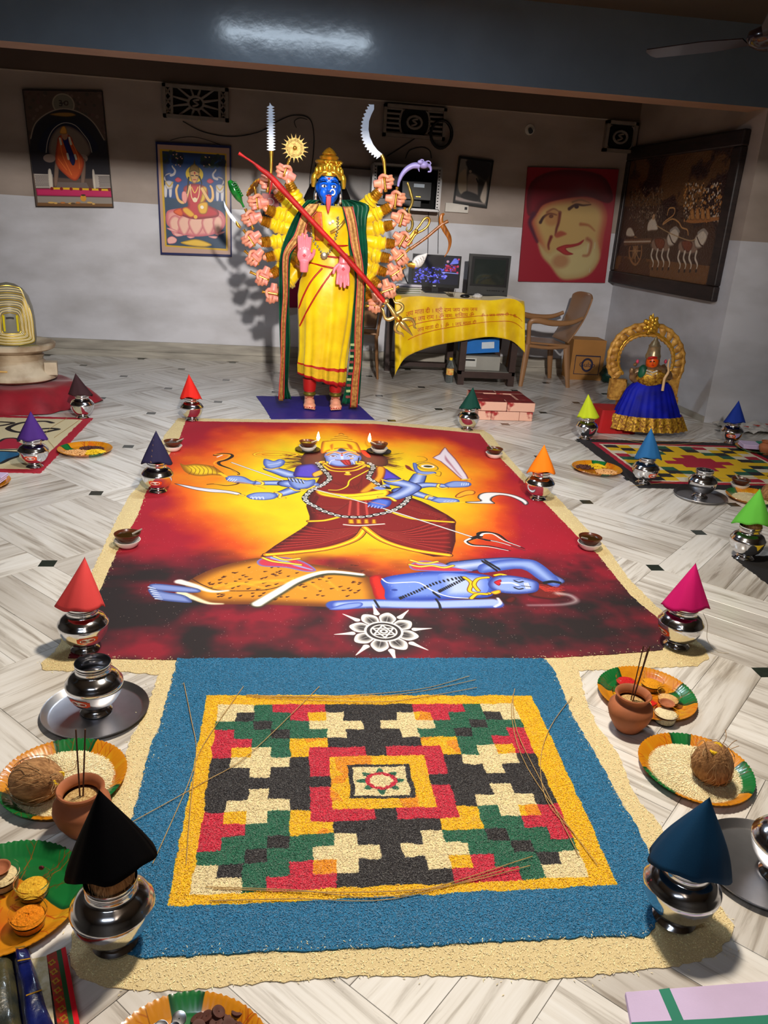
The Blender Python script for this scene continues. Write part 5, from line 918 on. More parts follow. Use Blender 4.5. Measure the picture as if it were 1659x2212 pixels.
part('lips', tube([(hx+(-.024+.006*i), -.096+.4*abs(.006*i-.024)-.0, 1.552-.004*abs(i-4)/4) for i in range(9)], [.002,.004,.005,.006,.0065,.006,.005,.004,.002], 8, 2), mat('dark_red_lips', (150, 20, 34), .25), st)
part('teeth', tube([(hx+(-.020+.005*i), -.101+.3*abs(.005*i-.02), 1.5455) for i in range(9)], .0028, 6, 2), EW, st)
tg = upright([(hx-.017,1.548),(hx-.019,1.53),(hx-.019,1.50),(hx-.014,1.465),(hx-.006,1.435),(hx-.001,1.425),(hx+.005,1.437),(hx+.012,1.465),(hx+.017,1.50),(hx+.018,1.53),(hx+.017,1.548)], -.118, -.106); tg = part('tongue', tg, mat('red_tongue', (178, 14, 34), .18, coat=.6), st, 60); bevel(tg, .004, 3)
part('nose_ring', tube([(hx+.026+.016*cos(t), -.112+.006*sin(t), 1.577+.018*sin(t)-.004) for t in [i*pi/7-1.9 for i in range(12)]], .0048, 8, 2), mat('pearl', (240, 232, 214), .25, bump=.8, bs=300), st)
for s in (-1, 1): e = part('earring', tube([(hx+s*.087, -.02, 1.565), (hx+s*.089, -.022, 1.545), (hx+s*.088, -.022, 1.53), (hx+s*.089, -.022, 1.51), (hx+s*.089, -.02, 1.498)], [.005,.010,.006,.014,.004], 10, 3), mat('silver_rose', (206, 178, 160), .25, .6, bump=.8, bs=200), st)
# necklace
ns = MB(); Q = cr([(663,470),(669,500),(677,520),(690,540),(700,552),(712,540),(722,515),(727,490),(727,468)], 7)
for i, q in enumerate(Q): ns.add(ell(front(q[0]+(-1.3 if i % 2 else 1.3), q[1], .012), (.0065, .006, .0065), 8, 6))
ns.obj('necklace', mat('antique_silver', (188, 176, 150), .3, .8, var=.4, vs_=200), st, 60)
pz = front(699, 552, .02); part('pendant', MB().add(lathe([(.001,.006),(.02,.006),(.026,.002),(.026,-.002),(.001,-.002)], 18, lambda t, k: 1+.08*cos(9*t), cap=False), 0, Matrix.Translation(pz) @ Matrix.Rotation(pi/2, 4, 'X')).v and (lambda m_: (m_.v, m_.f))(MB().add(lathe([(.001,.006),(.02,.006),(.026,.002),(.026,-.002),(.001,-.002)], 18, lambda t, k: 1+.08*cos(9*t), cap=False), 0, Matrix.Translation(pz) @ Matrix.Rotation(pi/2, 4, 'X'))), MC['antique_silver'], st, 40)
for px, py in ((711,482),(717,478)): part('sequin', ell(front(px, py, .008), (.011, .004, .011), 12, 6), WH, st, 60)
for s, fx in ((-1, 668), (1, 724)):
    x = S(fx, 870)[0]; part('anklet', lathe([(.044,0),(.050,.008),(.050,.018),(.045,.026)], 20, c=(x, .022, .088)), mat('olive_anklet', (110,100,30), .4, .4), st, 60); part('legging', lathe([(.046,0),(.05,.02),(.055,.10)], 20, c=(x, .022, .122)), REDP, st, 60); part('foot_henna', tube([(x-.03, -.05, .078), (x, -.075, .072), (x+.03, -.05, .078)], .003, 6, 4), REDP, st)
    for k in range(5): part('toenail', ell((x+s*(-.036+.018*k), -.157+.007*k, .027), (.0065, .004, .005), 8, 6), REDP, st, 60)
    for k in range(3): part('foot_henna', tube([(x-.012+.010*k, -.055+.006*sin(a_), .082-.004*cos(a_)) if 0 else (x-.012+.012*k+.005*cos(a_), -.045+.012*sin(a_), .086) for a_ in [j*pi/3 for j in range(6)]], .0014, 5, 2, closed=True), REDP, st)
# ---- blue sheet
sq_ = [G(553,856), G(640,857), G(745,852), G(780,880), G(809,907), G(700,905), G(586,906), G(570,880)]
o = MB().add(prism(jag(sq_, .03, .0012, 9), .0006, .003)).obj('blue_sheet', mat('blue_plastic_sheet', (44, 36, 130), .45, var=.15, vs_=5, bump=.4, bs=8, bdist=.01), None, 0); tag(o, 'dark blue sheet spread on the floor under the goddess statue', 'sheet')
# ---- what the hands hold
STW = mat('white_blade', (200, 210, 226), .4, var=.08, vs_=20); SD = -.04
def SW(px, py, dy=SD): x, y, z = W(px, py, SY+dy); return (x, y, z)
def weapon(name, label, parts_, cat):
    c = parts_[0][1][0][0]; t = thing(name, label, cat, c)
    for pn, (v, f), m in parts_: part(pn, ([(x-c[0], y-c[1], z-c[2]) for x, y, z in v], f), m, t, 50)
    return t
def bar(P, r, n=8, sm=0, flat=1, dy=SD): return tube([SW(*p, dy) for p in P], r, n, sm, flat)
def plate_(P, th=.008, dy=SD): v, f = upright([(SW(*p, dy)[0], SW(*p, dy)[2]) for p in P], SY+dy-th/2, SY+dy+th/2); return v, f
P = []; R_s = []
for k in range(17): y = 330-(330-232)*k/16; P += [(585.0, 230)]
left = [(586-(10.0 if k % 2 else 3.4)*(.9 if k > 28 else 1)-.03*k, 326-k*3.05) for k in range(33)]; right = [(586+(10.0 if k % 2 else 3.4)*(.9 if k > 28 else 1)-.06*k, 326-k*3.05) for k in range(33)]
weapon('toothed_sword', 'pale double-edged toothed sword held upright at the upper left of the statue', [('blade', plate_(left+[(583,222)]+right[::-1]), STW), ('handle', bar([(586,326),(586,345),(585,380)], [.016,.012,.011], 12), GOLDS)], 'sword')
def sun(px, py, R, flat=1, lab=''):
    c = SW(px, py, -.05); pts = []
    for k in range(54):
        a = 2*pi*k/54; r = R*(1.45 if k % 3 == 1 else .98); a += .03*((k % 3)-1)*-1; pts.append((c[0]+r*cos(a)*flat, c[2]+r*sin(a)))
    v, f = upright(pts, c[1]-.006, c[1]+.006); hub = ell(c, (R*.25*flat, .02, R*.25), 14, 10); rg_ = tube([(c[0]+R*.75*cos(a)*flat, c[1]-.006, c[2]+R*.75*sin(a)) for a in [2*pi*k/28 for k in range(28)]], .005, 6, closed=True); return c, (v, f), hub, rg_
c, d1, hb, rg1 = sun(637, 320, .066); weapon('sun_discus', 'golden spiked sun discus raised beside the toothed sword', [('disc', d1, mat('dull_gold', (190, 160, 84), .5, .35, col2=(130, 100, 40), vs_=60, bump=.6, bs=120)), ('hub', hb, GOLDS), ('ring', rg1, MC['dull_gold']), ('stem', bar([(628,338),(625,350)], .005, 8, dy=-.05), GOLDS)], 'discus')
a, c = Vector(SW(561,386)), Vector(SW(533,424)); md = (a+c)/2; ax_ = (a-c).normalized(); R2 = (a-c).length/2; v = []; f = []
M_ = MB(); nrm = Vector((ax_.z, -.22, -ax_.x)).normalized(); up_ = ax_.cross(nrm)
pts = [md+ax_*R2*(1.0 if k % 2 else .8)*cos(2*pi*k/28)+up_*R2*(1.0 if k % 2 else .8)*sin(2*pi*k/28) for k in range(28)]; v = [tuple(p+nrm*.004) for p in pts]+[tuple(p-nrm*.004) for p in pts]; f = [tuple(range(28)), tuple(range(28, 56))[::-1]]+[(k, 28+k, 28+(k+1) % 28, (k+1) % 28) for k in range(28)]
weapon('edge_on_discus', 'golden discus seen almost edge-on above the third left hand', [('disc', (v, f), GOLD), ('stem', bar([(550,408),(548,398)], .007), GOLDS)], 'discus')
GM = mat('glossy_green', (24, 128, 44), .15, coat=1, col2=(8, 78, 26), vs_=20, bump=.5, bs=40)
weapon('green_mace', 'glossy green ribbed mace held out at the left of the statue', [('head', bar([(495,390),(500,398),(507,412),(516,428),(522,438),(527,448)], [.012,.026,.032,.024,.010,.008], 12, 4), GM)]+[('rib', tube([(SW(503+k*3.0, 396+k*4.6)[0]-.0, SY-.075, SW(503+k*3, 396+k*4.6)[2]), (SW(511+k*2.4, 394+k*4.6)[0], SY-.07, SW(511+k*2.4, 394+k*4.6)[2])], .006, 6), GM) for k in range(7)], 'mace')
weapon('curved_knife', 'slim white curved knife pointing up left below the green mace', [('blade', plate_([(483,432),(489,445),(497,458),(508,472),(515,482),(511,484),(501,475),(491,461),(485,447)], .006), STW), ('guard', bar([(510,478),(514,486),(520,492)], [.006,.012,.008], 8, 3), GOLDS)], 'knife')
L_ = [(801,226),(795,236),(788,252),(784,268),(783,284),(785,298),(790,312),(798,324),(808,334),(818,341)]; out_ = []
for i, (p, q) in enumerate(zip(cr(L_, 2), cr(L_, 2)[1:])): t = q-p; n = np.array([-t[1], t[0]])/np.hypot(*t); out_ += [tuple(p), tuple((p+q)/2+n*(5.0))]
inner = [(827,334),(815,324),(806,312),(799,296),(796,280),(797,262),(802,248),(808,236),(808,226)]
weapon('toothed_sickle', 'curved white sickle sword with a toothed outer edge, raised at the right', [('blade', plate_(out_+inner), STW), ('handle', bar([(824,334),(829,345),(831,362),(832,380)], [.012,.013,.011,.011], 12, 3), GOLDS)], 'sword')
LVM = mat('lilac_paint', (150, 138, 196), .35, var=.15, vs_=20)
weapon('elephant_head_staff', 'lilac curved staff ending in an elephant head at the upper right of the statue', [('staff', bar([(860,403),(862,392),(868,378),(878,366),(892,358),(906,358)], [.008,.011,.015,.018,.020,.022], 12, 5), LVM), ('head', ell(SW(915,356), (.036, .03, .026), 16, 10), LVM), ('ear', ell(SW(908,350,-.07), (.020, .008, .014), 12, 8), LVM), ('trunk', bar([(924,356),(930,362),(930,370),(924,371)], [.014,.010,.007,.005], 10, 4), LVM), ('tusk', bar([(904,364),(906,371)], [.008,.002], 8), LVM), ('curl', bar([(903,350),(910,345),(915,346),(913,350)], .004, 6, 4), LVM), ('curl', bar([(918,350),(926,348),(931,353),(926,358)], .004, 6, 4), LVM)], 'staff')
OL = mat('olive_gold', (150, 128, 60), .35, .6, var=.3, vs_=30)
weapon('recurved_bow', 'olive gold recurved bow upright beyond the right hands', [('limb', bar([(880,394),(884,405),(888,420),(891,433),(888,445),(883,455),(887,468),(891,482),(889,494),(883,500),(878,496),(880,490)], [.008,.010,.012,.012,.010,.009,.010,.011,.010,.008,.006,.004], 8, 4, dy=0), OL)], 'bow')
weapon('golden_noose', 'looped golden noose held by a right hand beside the bow', [('rope', bar([(878,520),(888,512),(896,500),(906,488),(916,474),(924,470),(928,476),(924,488),(914,497),(904,502),(896,508),(886,524),(880,530)], .0085, 8, 4), GOLDS), ('knot', ell(SW(899,500), (.018,)*3, 12, 8), GOLDS), ('rope_end', bar([(895,498),(888,508),(882,514)], .008, 8, 3), GOLDS)], 'noose')
WD = mat('varnished_wood', (166, 98, 30), .3, col2=(110, 58, 16), vs_=12, stretch=(6, 6, 1), coat=.5)
weapon('wooden_axe', 'varnished wooden pick axe pointing out right above the monitor', [('shaft', bar([(886,538),(920,514),(953,486),(968,478)], [.012,.011,.011,.012], 10, 2, dy=-.02), WD), ('blade', bar([(960,462),(954,466),(953,480),(961,496),(970,512),(972,526),(968,542),(960,555)], [.006,.014,.018,.020,.017,.012,.007,.002], 10, 4, .5, dy=-.02), WD)], 'axe')
SHL = mat('shell_white', (226, 222, 218), .4, var=.1, vs_=20, bump=.4, bs=30)
weapon('conch', 'white conch shell with a gold collar held at the right of the statue', [('shell', bar([(923,547),(917,553),(909,560),(901,567),(893,572)], [.002,.018,.036,.040,.024], 16, 5, .7), SHL)]+[('whorl', bar([(898+k*5,562-k*3),(902+k*5,568-k*3.4),(903+k*4.6,574-k*4)], .004, 6, 3, dy=-.075), SHL) for k in range(4)]+[('collar', bar([(896,573),(888,572),(880,573)], [.026,.02,.010], 12, 3), GOLDS)], 'conch')
TD = -.237; RC = mat('red_cloth_wrap', (196, 20, 16), .6, col2=(150, 10, 10), vs_=14, bump=.6, bs=40, bdist=.004); TG = mat('pale_gold', (214, 182, 108), .26, .7, var=.2, vs_=20)
b3 = lambda P, r, n=12, sm=4, fl=1: bar(P, r, n, sm, fl, dy=TD)
weapon('double_trident', 'gold double trident on a long red cloth-wrapped shaft slanting across the statue', [('wrapped_shaft', b3([(516,331),(530,340),(548,352),(562,364),(585,382),(620,420),(680,484),(740,548),(800,615),(831,652)], [.012,.007,.008,.014,.019,.020,.018,.018,.018,.016]), RC), ('cloth_tail', b3([(588,390),(586,402),(582,420)], [.008,.006,.003], 8), RC),
 ('collar', b3([(829,656),(834,651),(840,650)], [.012,.018,.012]), TG), ('neck_cone', b3([(836,655),(845,667),(853,680),(861,688)], [.008,.016,.022,.016]), TG), ('back_prong', b3([(855,678),(866,672),(870,662),(863,655),(854,654),(849,645)], [.014,.015,.013,.010,.008,.003]), TG), ('back_prong', b3([(853,684),(842,690),(833,688),(829,678),(828,671),(824,665)], [.014,.015,.013,.010,.008,.003]), TG),
 ('knot', b3([(856,684),(862,690),(866,695)], [.018,.026,.016]), GOLD), ('centre_prong', b3([(863,693),(872,703),(882,714),(892,726)], [.014,.022,.014,.002]), TG), ('front_prong', b3([(861,696),(855,704),(855,714),(862,719),(869,721),(872,728)], [.013,.015,.013,.010,.008,.003]), TG), ('front_prong', b3([(868,692),(878,689),(889,690),(895,698),(895,706),(900,710)], [.013,.015,.013,.010,.008,.003]), TG)], 'trident')
# ================================================================ more rangolis
def rect_slab(name, x0, x1, y0, y1, art, label, seed=1):
    m = art_mat(name+'_rice', art, .7, bump=.8, bscale=330, bdist=.003); o = MB().add(prism(jag([(x0,y0),(x1,y0),(x1,y1),(x0,y1)], .012, .004, seed), .0002, .005)).obj(name, m, None, 0)
    uvmap(o.data, lambda c: ((c[:, 0]-x0)/(x1-x0), (c[:, 1]-y0)/(y1-y0))); return tag(o, label, 'rangoli')
def warp(a, sc, amp, x0, y0, x1, y1):
    X_, Y_ = np.meshgrid(x0+(np.arange(a.w)+.5)/a.w*(x1-x0), y0+(np.arange(a.h)+.5)/a.h*(y1-y0)); return X_+(fbm(X_*26, Y_*26, 5, 3)-.5)*amp, Y_+(fbm(X_*26, Y_*26, 8, 3)-.5)*amp
x0, x1, y0, y1 = -2.75, -1.315, 4.27, 5.51
a = Art(640, 560, lambda x, y: ((G(x, y, .004)[0]-x0)/(x1-x0)*640, (G(x, y, .004)[1]-y0)/(y1-y0)*560), (222, 208, 168)); X_, Y_ = warp(a, 1, .012, x0, y0, x1, y1); bd = np.minimum(np.minimum(x1-X_, X_-x0), np.minimum(y1-Y_, Y_-y0)); a.I[bd < .055] = (176, 18, 46)
a.c = crop(0, 880, 6.38); KK = (20, 20, 24)
a.line([(720,215),(640,195),(520,195),(400,200),(250,225),(120,280),(130,310),(230,340),(400,350),(600,345),(700,325),(800,303),(700,292),(560,300)], 15, KK); a.line([(-200,250),(-60,205),(80,205),(180,215),(120,235),(0,255),(-100,262)], 13, KK); a.line([(-400,230),(-300,300),(-420,330)], 15, KK)
a.poly([(-400,520),(-100,490),(60,440),(180,425),(250,440),(260,480),(330,520),(290,560),(200,570),(0,575),(-300,580)], (176,24,56)); a.line([(-400,515),(-60,485),(60,435),(180,425),(250,440),(256,470)], 9, KK); a.line([(-300,590),(0,582),(200,582),(330,560)], 8, KK)
a.poly([(-400,620),(0,610),(150,615),(260,625),(280,660),(200,690),(60,740),(0,775),(-200,800),(-400,800)], (30,106,150)); a.line([(-400,615),(0,605),(260,620)], 9, KK); a.line([(-200,805),(0,775),(120,720),(270,670)], 12, KK)
rect_slab('white_rangoli', x0, x1, y0, y1, a, 'white rice rangoli with red edge and black script at the left', 3)
x0, x1, y0, y1 = 2.11, 3.44, 4.23, 5.33
a = Art(640, 560, lambda x, y: (0, 0), (30, 28, 32)); X_, Y_ = warp(a, 1, .010, x0, y0, x1, y1); bd = np.minimum(np.minimum(x1-X_, X_-x0), np.minimum(y1-Y_, Y_-y0)); a.I[bd > .085] = (176, 20, 50); a.I[bd > .125] = (226, 216, 190)
ck = {'K': (34,32,36), 'Y': (230,186,20), 'W': (222,212,186), 'G': (28,90,68), 'R': (170,24,52)}; q = ['KYWRGY','YKYWKY','WYKGYY','RWGYYR','GKYYRR','YYYRRR']; g_ = [r_+r_[:5][::-1] for r_ in q]; g_ += g_[:5][::-1]; ga = np.array([[ord(c) for c in r_] for r_ in g_])
u = (X_-x0-.145)/(x1-x0-.29); v = (Y_-y0-.145)/(y1-y0-.29); ins = (u > 0) & (u < 1) & (v > 0) & (v < 1); ci = ga[np.clip((v*11).astype(int), 0, 10), np.clip((u*11).astype(int), 0, 10)]
for k_, c in ck.items(): a.I[ins & (ci == ord(k_))] = c
rect_slab('chequered_rangoli', x0, x1, y0, y1, a, 'black-bordered chequered rangoli of yellow, red, green and white squares at right', 4)
x0, x1, y0, y1 = 2.13, 3.3, 1.9, 3.22; a = Art(300, 300, lambda x, y: (0, 0), (26, 25, 28)); X_, Y_ = warp(a, 1, .010, x0, y0, x1, y1); bd = np.minimum(np.minimum(x1-X_, X_-x0), np.minimum(y1-Y_, Y_-y0)); a.I[bd > .12] = (230, 190, 20); rect_slab('black_rangoli', x0, x1, y0, y1, a, 'black rice rangoli cut off by the right edge, under the light green cone', 5)
# ================================================================ stone emblem on a red draped stool at the left
cx, cy = -1.96, 6.02
STN = mat('worn_cream_stone', (206, 190, 164), .5, col2=(150, 126, 98), vs_=6, bump=.3, bs=30, bdist=.004); MRN = mat('maroon_cloth', (150, 8, 32), .6, col2=(110, 4, 22), vs_=5, bump=.3, bs=20, bdist=.006, sheen=.2)
def drape(u, v): t = 2*pi*u; r = .06+.50*v**.8 if v < .7 else .06+.50*v**.8; z = .15*(1-max(0, (v-.55)/.45)**1.6)+.012*sin(7*t+2)*v+.012*sin(15*t)*max(0, v-.5); r *= 1+.05*sin(5*t+1)*v+.03*sin(11*t)*v; return (r*cos(t), r*sin(t)*.85, max(.002, z))
o = MB().add(sheet(drape, 120, 30)).obj('red_draped_stool', MRN, None, 60, (cx, cy-.02, 0)); tag(o, 'low stool under maroon cloth supporting the stone emblem at the left edge', 'stool')
pd = thing('stone_basin', 'round cream stone basin with stepped foot standing on the maroon-draped stool', 'basin', (cx, cy, .158))
part('basin_body', lathe([(.001,0),(.24,0),(.285,.02),(.29,.045),(.27,.07),(.22,.12),(.195,.15),(.20,.165),(.205,.18),(.19,.195),(.195,.205),(.26,.222),(.285,.235),(.29,.265),(.275,.275),(.24,.268),(.21,.255),(.001,.25)], 64, cap=False), STN, pd, 50)
part('spout', box((.27, -.06, .10), (.085, .09, .09), .2), STN, pd, 0); 
for k in range(3): part('turmeric_stripe', tube([(.252*cos(a_), .252*sin(a_), .095-.017*k-(0.0 if 1 else 0)) for a_ in [-pi/2-.35+.09*j for j in range(6)]], .006, 6, 2), mat('turmeric_smear', (236, 190, 110), .8), pd)
eb = thing('ribbed_emblem', 'domed emblem wound with cream and gold bands, standing in the stone basin', 'emblem', (cx, cy, .412)); pr = [(.155,0),(.165,.05),(.165,.18),(.155,.27),(.135,.34),(.10,.39),(.05,.42),(.001,.43)]
part('dome', lathe(pr, 40, cap=False), mat('grey_stone', (130, 126, 110), .35), eb, 60)
CBD, GBD = mat('cream_band', (226, 206, 150), .4), mat('gold_band', (190, 160, 60), .35, .5)
def dr(z): return float(np.interp(z, [0,.05,.18,.27,.34,.39,.42,.43], [.155,.165,.165,.155,.135,.10,.05,.01]))
def ond(a, z, e=.004): r = dr(z)+e; return (r*cos(a), r*sin(a), z)
fa = -pi/2+.32
for k in range(13):
    w_, zt, zb = .36+.055*k, .235+.0145*k, .105-.0065*k
    P = [ond(fa+w_*x_, z_) for x_, z_ in [(-1, zb), (-1, zb+.05), (-1, (zb+zt)/2), (-.95, zt-.03), (-.75, zt-.008), (-.4, zt), (0, zt+.003), (.4, zt), (.75, zt-.008), (.95, zt-.03), (1, (zb+zt)/2), (1, zb+.05), (1, zb), (.5, zb-.01), (0, zb-.012), (-.5, zb-.01)]]
    part('wound_band', tube(P, .0042, 5, 3, closed=True), CBD if k % 3 else GBD, eb)
part('plaque', sheet(lambda u, v: ond(fa+.34*(2*u-1), .10+.13*v, .003), 12, 6), mat('plaque_grey', (120, 118, 106), .4), eb, 60)
for a_ in (-.26, .26): part('yellow_bar', tube([ond(fa+a_, .11), ond(fa+a_, .17), ond(fa+a_, .22)], .008, 6), mat('yellow_bar', (220, 200, 30), .4), eb)
part('dark_mark', tube([ond(fa-.16, .20, .006), ond(fa, .204, .006), ond(fa+.14, .20, .006)], .006, 6, 3), mat('dark_mark', (30,30,28), .5), eb)
part('leaf', prism([(.10,-.16),(.20,-.14),(.25,-.08),(.16,-.06),(.06,-.10)], .0, .008), mat('dry_leaf', (150, 140, 80), .6), eb, 0)
# ================================================================ bricks dusted red
BRK = mat('chalky_brick', (222, 172, 150), .85, col2=(160, 44, 44), vs_=9, bump=.6, bs=60, bdist=.004); BRT = mat('red_powdered_brick', (92, 5, 14), .9, col2=(124, 14, 22), vs_=16, bump=.4, bs=60)
_e = BRK.node_tree.nodes['Color Ramp'].color_ramp.elements; _e[0].position, _e[1].position = .40, .47
bmz = bevel(MB().add(box((0,0,0), (.222, .106, .072))).obj('x', [BRK, BRT], None, 0), .005, 2)
for p in bmz.data.polygons:
    if p.normal.z > .5: p.material_index = 1
bake(bmz); bme = bmz.data; bpy.data.objects.remove(bmz)
bx, by = 1.49, 5.83
bl = []
for L0, z in ((0, .037), (1, .111)):
    if L0 == 0: bl += [(.055, .115, z, 1), (.22, .055, z, 0), (.385, .115, z, 1), (.055, .345, z, 1), (.385, .345, z, 1), (.22, .40, z, 0)]
    else: bl += [(.112, .055, z, 0), (.338, .055, z, 0), (.055, .225, z, 1), (.395, .225, z, 1), (.112, .395, z, 0), (.338, .395, z, 0), (.225, .19, z-.008, 0), (.225, .29, z-.008, 0)]
wh_ = ['lower', 'upper']
for k, (x, y, z, r_) in enumerate(bl):
    o = link('brick', bme, None, (bx+x, by+y, z)); o.rotation_euler = (rnd.uniform(-.01, .01), 0, r_*pi/2+rnd.uniform(-.03, .03)); side = 'front' if y < .12 else 'back' if y > .33 else 'middle'; sx_ = 'left' if x < .17 else 'right' if x > .28 else 'centre'
    if side == 'middle' and sx_ == 'centre': side, sx_ = ('nearer', 'hollow') if y < .24 else ('farther', 'hollow')
    tag(o, 'red-powdered brick at the %s %s of the stack, %s course' % (side, sx_, wh_[z > .08]), 'brick', 'stacked red-powdered bricks')
# ================================================================ small idol under a gilt arch
WG = mat('carved_gilt_wood', (210, 158, 72), .5, .15, col2=(150, 100, 36), vs_=30, bump=.6, bs=50, bdist=.004); IY = 5.74
def I(px, py, dy=0): return W(px, py, IY+dy)
ar = thing('gilt_arch', 'carved gilt wooden arch with a flower crest behind the blue-skirted idol', 'arch', (I(1397,800)[0], IY, .1)); O_ = ar.location
def L3(p): return (p[0]-O_[0], p[1]-O_[1], p[2]-O_[2])
arcO = [(1326,814),(1317,800),(1315,782),(1318,760),(1328,738),(1346,718),(1372,705),(1397,702),(1424,704),(1448,716),(1465,736),(1474,758),(1475,782),(1470,806),(1462,820)]
arcI = [(1345,806),(1338,796),(1335,782),(1337,762),(1345,745),(1358,731),(1378,721),(1398,719),(1417,721),(1436,732),(1449,746),(1455,762),(1455,780),(1451,796),(1445,806)]
qo, qi = [np.array(L3(I(*p))) for p in arcO], [np.array(L3(I(*p))) for p in arcI]; qo, qi = cr(qo, 4), cr(qi, 4)
part('outer_rim', tube([tuple(p+np.array([0,0,0])) for p in qo], [.017+.006*(i % 3 == 0) for i in range(len(qo))], 8), WG, ar, 60); part('inner_rim', tube([tuple(p) for p in qi], .012, 8), mat('bright_gilt', (206, 156, 50), .3, .6), ar, 60); part('inner_scallop', tube([tuple(p*.97+np.array([0,0,-.0])) for p in qi], [.008+.006*(i % 2) for i in range(len(qi))], 8), WG, ar, 60)
for i in range(0, len(qo)-2, 3):
    a_, b_ = qo[i], qi[min(len(qi)-1, i+2)]; part('carved_leaf', tube([tuple(a_), tuple((a_+b_)/2+np.array([0,-.012,0])), tuple(b_)], [.024,.026,.010], 8, 3, .5), WG, ar, 60)
def bx3(px0, py0, px1, py1, y0, y1): a_, b_ = L3(I(px0, py0)), L3(I(px1, py1)); return bbox2((a_[0], y0, a_[2]), (b_[0], y1, b_[2]))
for s, pt, k in ((-1, (1334,830), 1), (1, (1452,832), .55)): part('arch_post', bx3(pt[0]-14*k, 818, pt[0]+13*k, 857, -.02, .03), WG, ar, 0); part('post_cap', bx3(pt[0]-18*k, 856, pt[0]+15*k, 863, -.03, .04), WG, ar, 0); part('arch_leg', bx3(pt[0]-1, 863, pt[0]+11*k, 893, -.012, .02), WG, ar, 0)
fm = MB(); fc = np.array(L3(I(1407,702,-.03)))
for ring, n, r in ((0, 7, .045), (1, 6, .028)):
    for k in range(n): a_ = 2*pi*k/n+ring*.5; fm.add(ell(fc+np.array([r*cos(a_), -.012*ring, r*sin(a_)*1.1]), (.026, .014, .018), 10, 6, Matrix.Rotation(-a_, 4, 'Y')))
fm.add(ell(fc+np.array([0,-.02,.0]), (.018,)*3, 10, 8)); fm.add(tube([tuple(fc+np.array([0,0,.04])), tuple(fc+np.array([0,0,.085]))], [.02,.003], 8)); fm.obj('flower_crest', MC['bright_gilt'], ar, 60)
idl = thing('seated_idol', 'small orange-faced idol in a blue silk skirt with a broad gold hem', 'idol', (2.745, 5.56, 0)); O_ = idl.location; IY = 5.56
SKB = mat('blue_silk', (8, 22, 168), .62, col2=(4, 10, 112), vs_=8, spec=.25); ZAR = mat('gold_brocade', (206, 162, 50), .35, .5, col2=(110, 60, 24), vs_=60, bump=1, bs=120, bdist=.004)
rowsI = [(825,1372,1443),(832,1364,1449),(842,1354,1453),(860,1345,1458),(880,1334,1464),(903,1324,1469),(904,1324,1469),(920,1317,1473),(936,1311,1477)]
v = []; f = []; m = []; nu = 120
for k, (py, xl, xr) in enumerate(rowsI):
    p, q = W(xl, py, 5.56), W(xr, py, 5.56); cx_, hw = (p[0]+q[0])/2-O_[0], (q[0]-p[0])/2; z = max(.004, ZA(2.745, 5.56-hw*.55, py+0) if k > 5 else (p[2]+q[2])/2); g = k/8
    for i in range(nu): t = 2*pi*i/nu; w_ = 1+g*(.05*sin(26*t)+.02*sin(11*t+1)); v.append((cx_+hw*cos(t)*w_, hw*.55*sin(t)*w_, z))
for k in range(len(rowsI)-1):
    for i in range(nu): f.append((k*nu+i, (k+1)*nu+i, (k+1)*nu+(i+1) % nu, k*nu+(i+1) % nu)); m.append(1 if k >= 6 else 0)
M_ = MB(); M_.v, M_.f, M_.m = v, f, m; M_.obj('skirt', [SKB, ZAR], idl, 60)
def J(px, py, dy=0): x, y, z = W(px, py, 5.56+dy); return (x-O_[0], y-O_[1], z)
BRZ = mat('bronze_body', (150, 118, 84), .35, .5, col2=(96, 70, 50), vs_=20); ORF = mat('orange_face', (222, 84, 14), .35)
b = MB(); b.add(tube([J(1408,835), J(1408,815), J(1409,798), J(1410,788)], [.10,.115,.12,.05], 18, 4, .7)); b.add(tube([J(1380,800), J(1366,812), J(1372,822), J(1388,826)], [.03,.026,.022,.018], 10, 4)); b.add(tube([J(1436,800), J(1446,812), J(1442,820)], [.03,.024,.018], 10, 4)); b.add(tube([J(1386,796), J(1369,808), J(1364,802,-.02), J(1367,795,-.02)], [.024,.02,.018,.016], 10, 4)); b.add(tube([J(1374,790), J(1371,785)], [.012,.02], 8)); b.add(tube([J(1434,794), J(1441,808), J(1436,798), J(1434,787)], [.02,.016,.014,.012], 10, 4)); b.add(ell(J(1410,781), (.052,.05,.068), 18, 14)); bo_ = b.obj('idol_body', BRZ, idl, 60); bake(bo_, .006, 2); bo_.data.materials.clear(); bo_.data.materials.append(BRZ)
part('face', ell(J(1409,782,-.018), (.046,.042,.060), 20, 14), ORF, idl, 60); part('bodice', tube([J(1408,826,-.01), J(1408,812,-.012), J(1410,797,-.01)], [.108,.12,.10], 20, 4, .72), ZAR, idl, 60); part('green_sleeve', ell(J(1388,805,-.03), (.035,.04,.06), 12, 8), GRN, idl, 60)
part('idol_crown', lathe([(.054,0),(.056,.02),(.048,.04),(.042,.085),(.046,.09),(.034,.105),(.030,.118),(.018,.13),(.012,.145),(.002,.16)], 20, c=tuple(J(1410,774)), cap=False), mat('dull_silver_gilt', (170, 150, 116), .35, .7, var=.3, vs_=40), idl, 50); part('head_band', tube([J(1401,774,-.05), J(1409,772,-.065), J(1418,773,-.05)], .009, 8, 3), REDP, idl)
for s in (-1, 1): part('eye', ell(J(1409+s*3.4,781,-.058), (.008,.005,.005), 8, 6), EK, idl, 60)
part('nose', ell(J(1410,784,-.062), (.006,.008,.012), 8, 6), ORF, idl, 60); part('mouth', ell(J(1410,789,-.056), (.012,.006,.004), 8, 6), REDP, idl, 60); part('nose_stud', ell(J(1415,784,-.06), (.006,)*3, 8, 6), GOLDS, idl, 60)
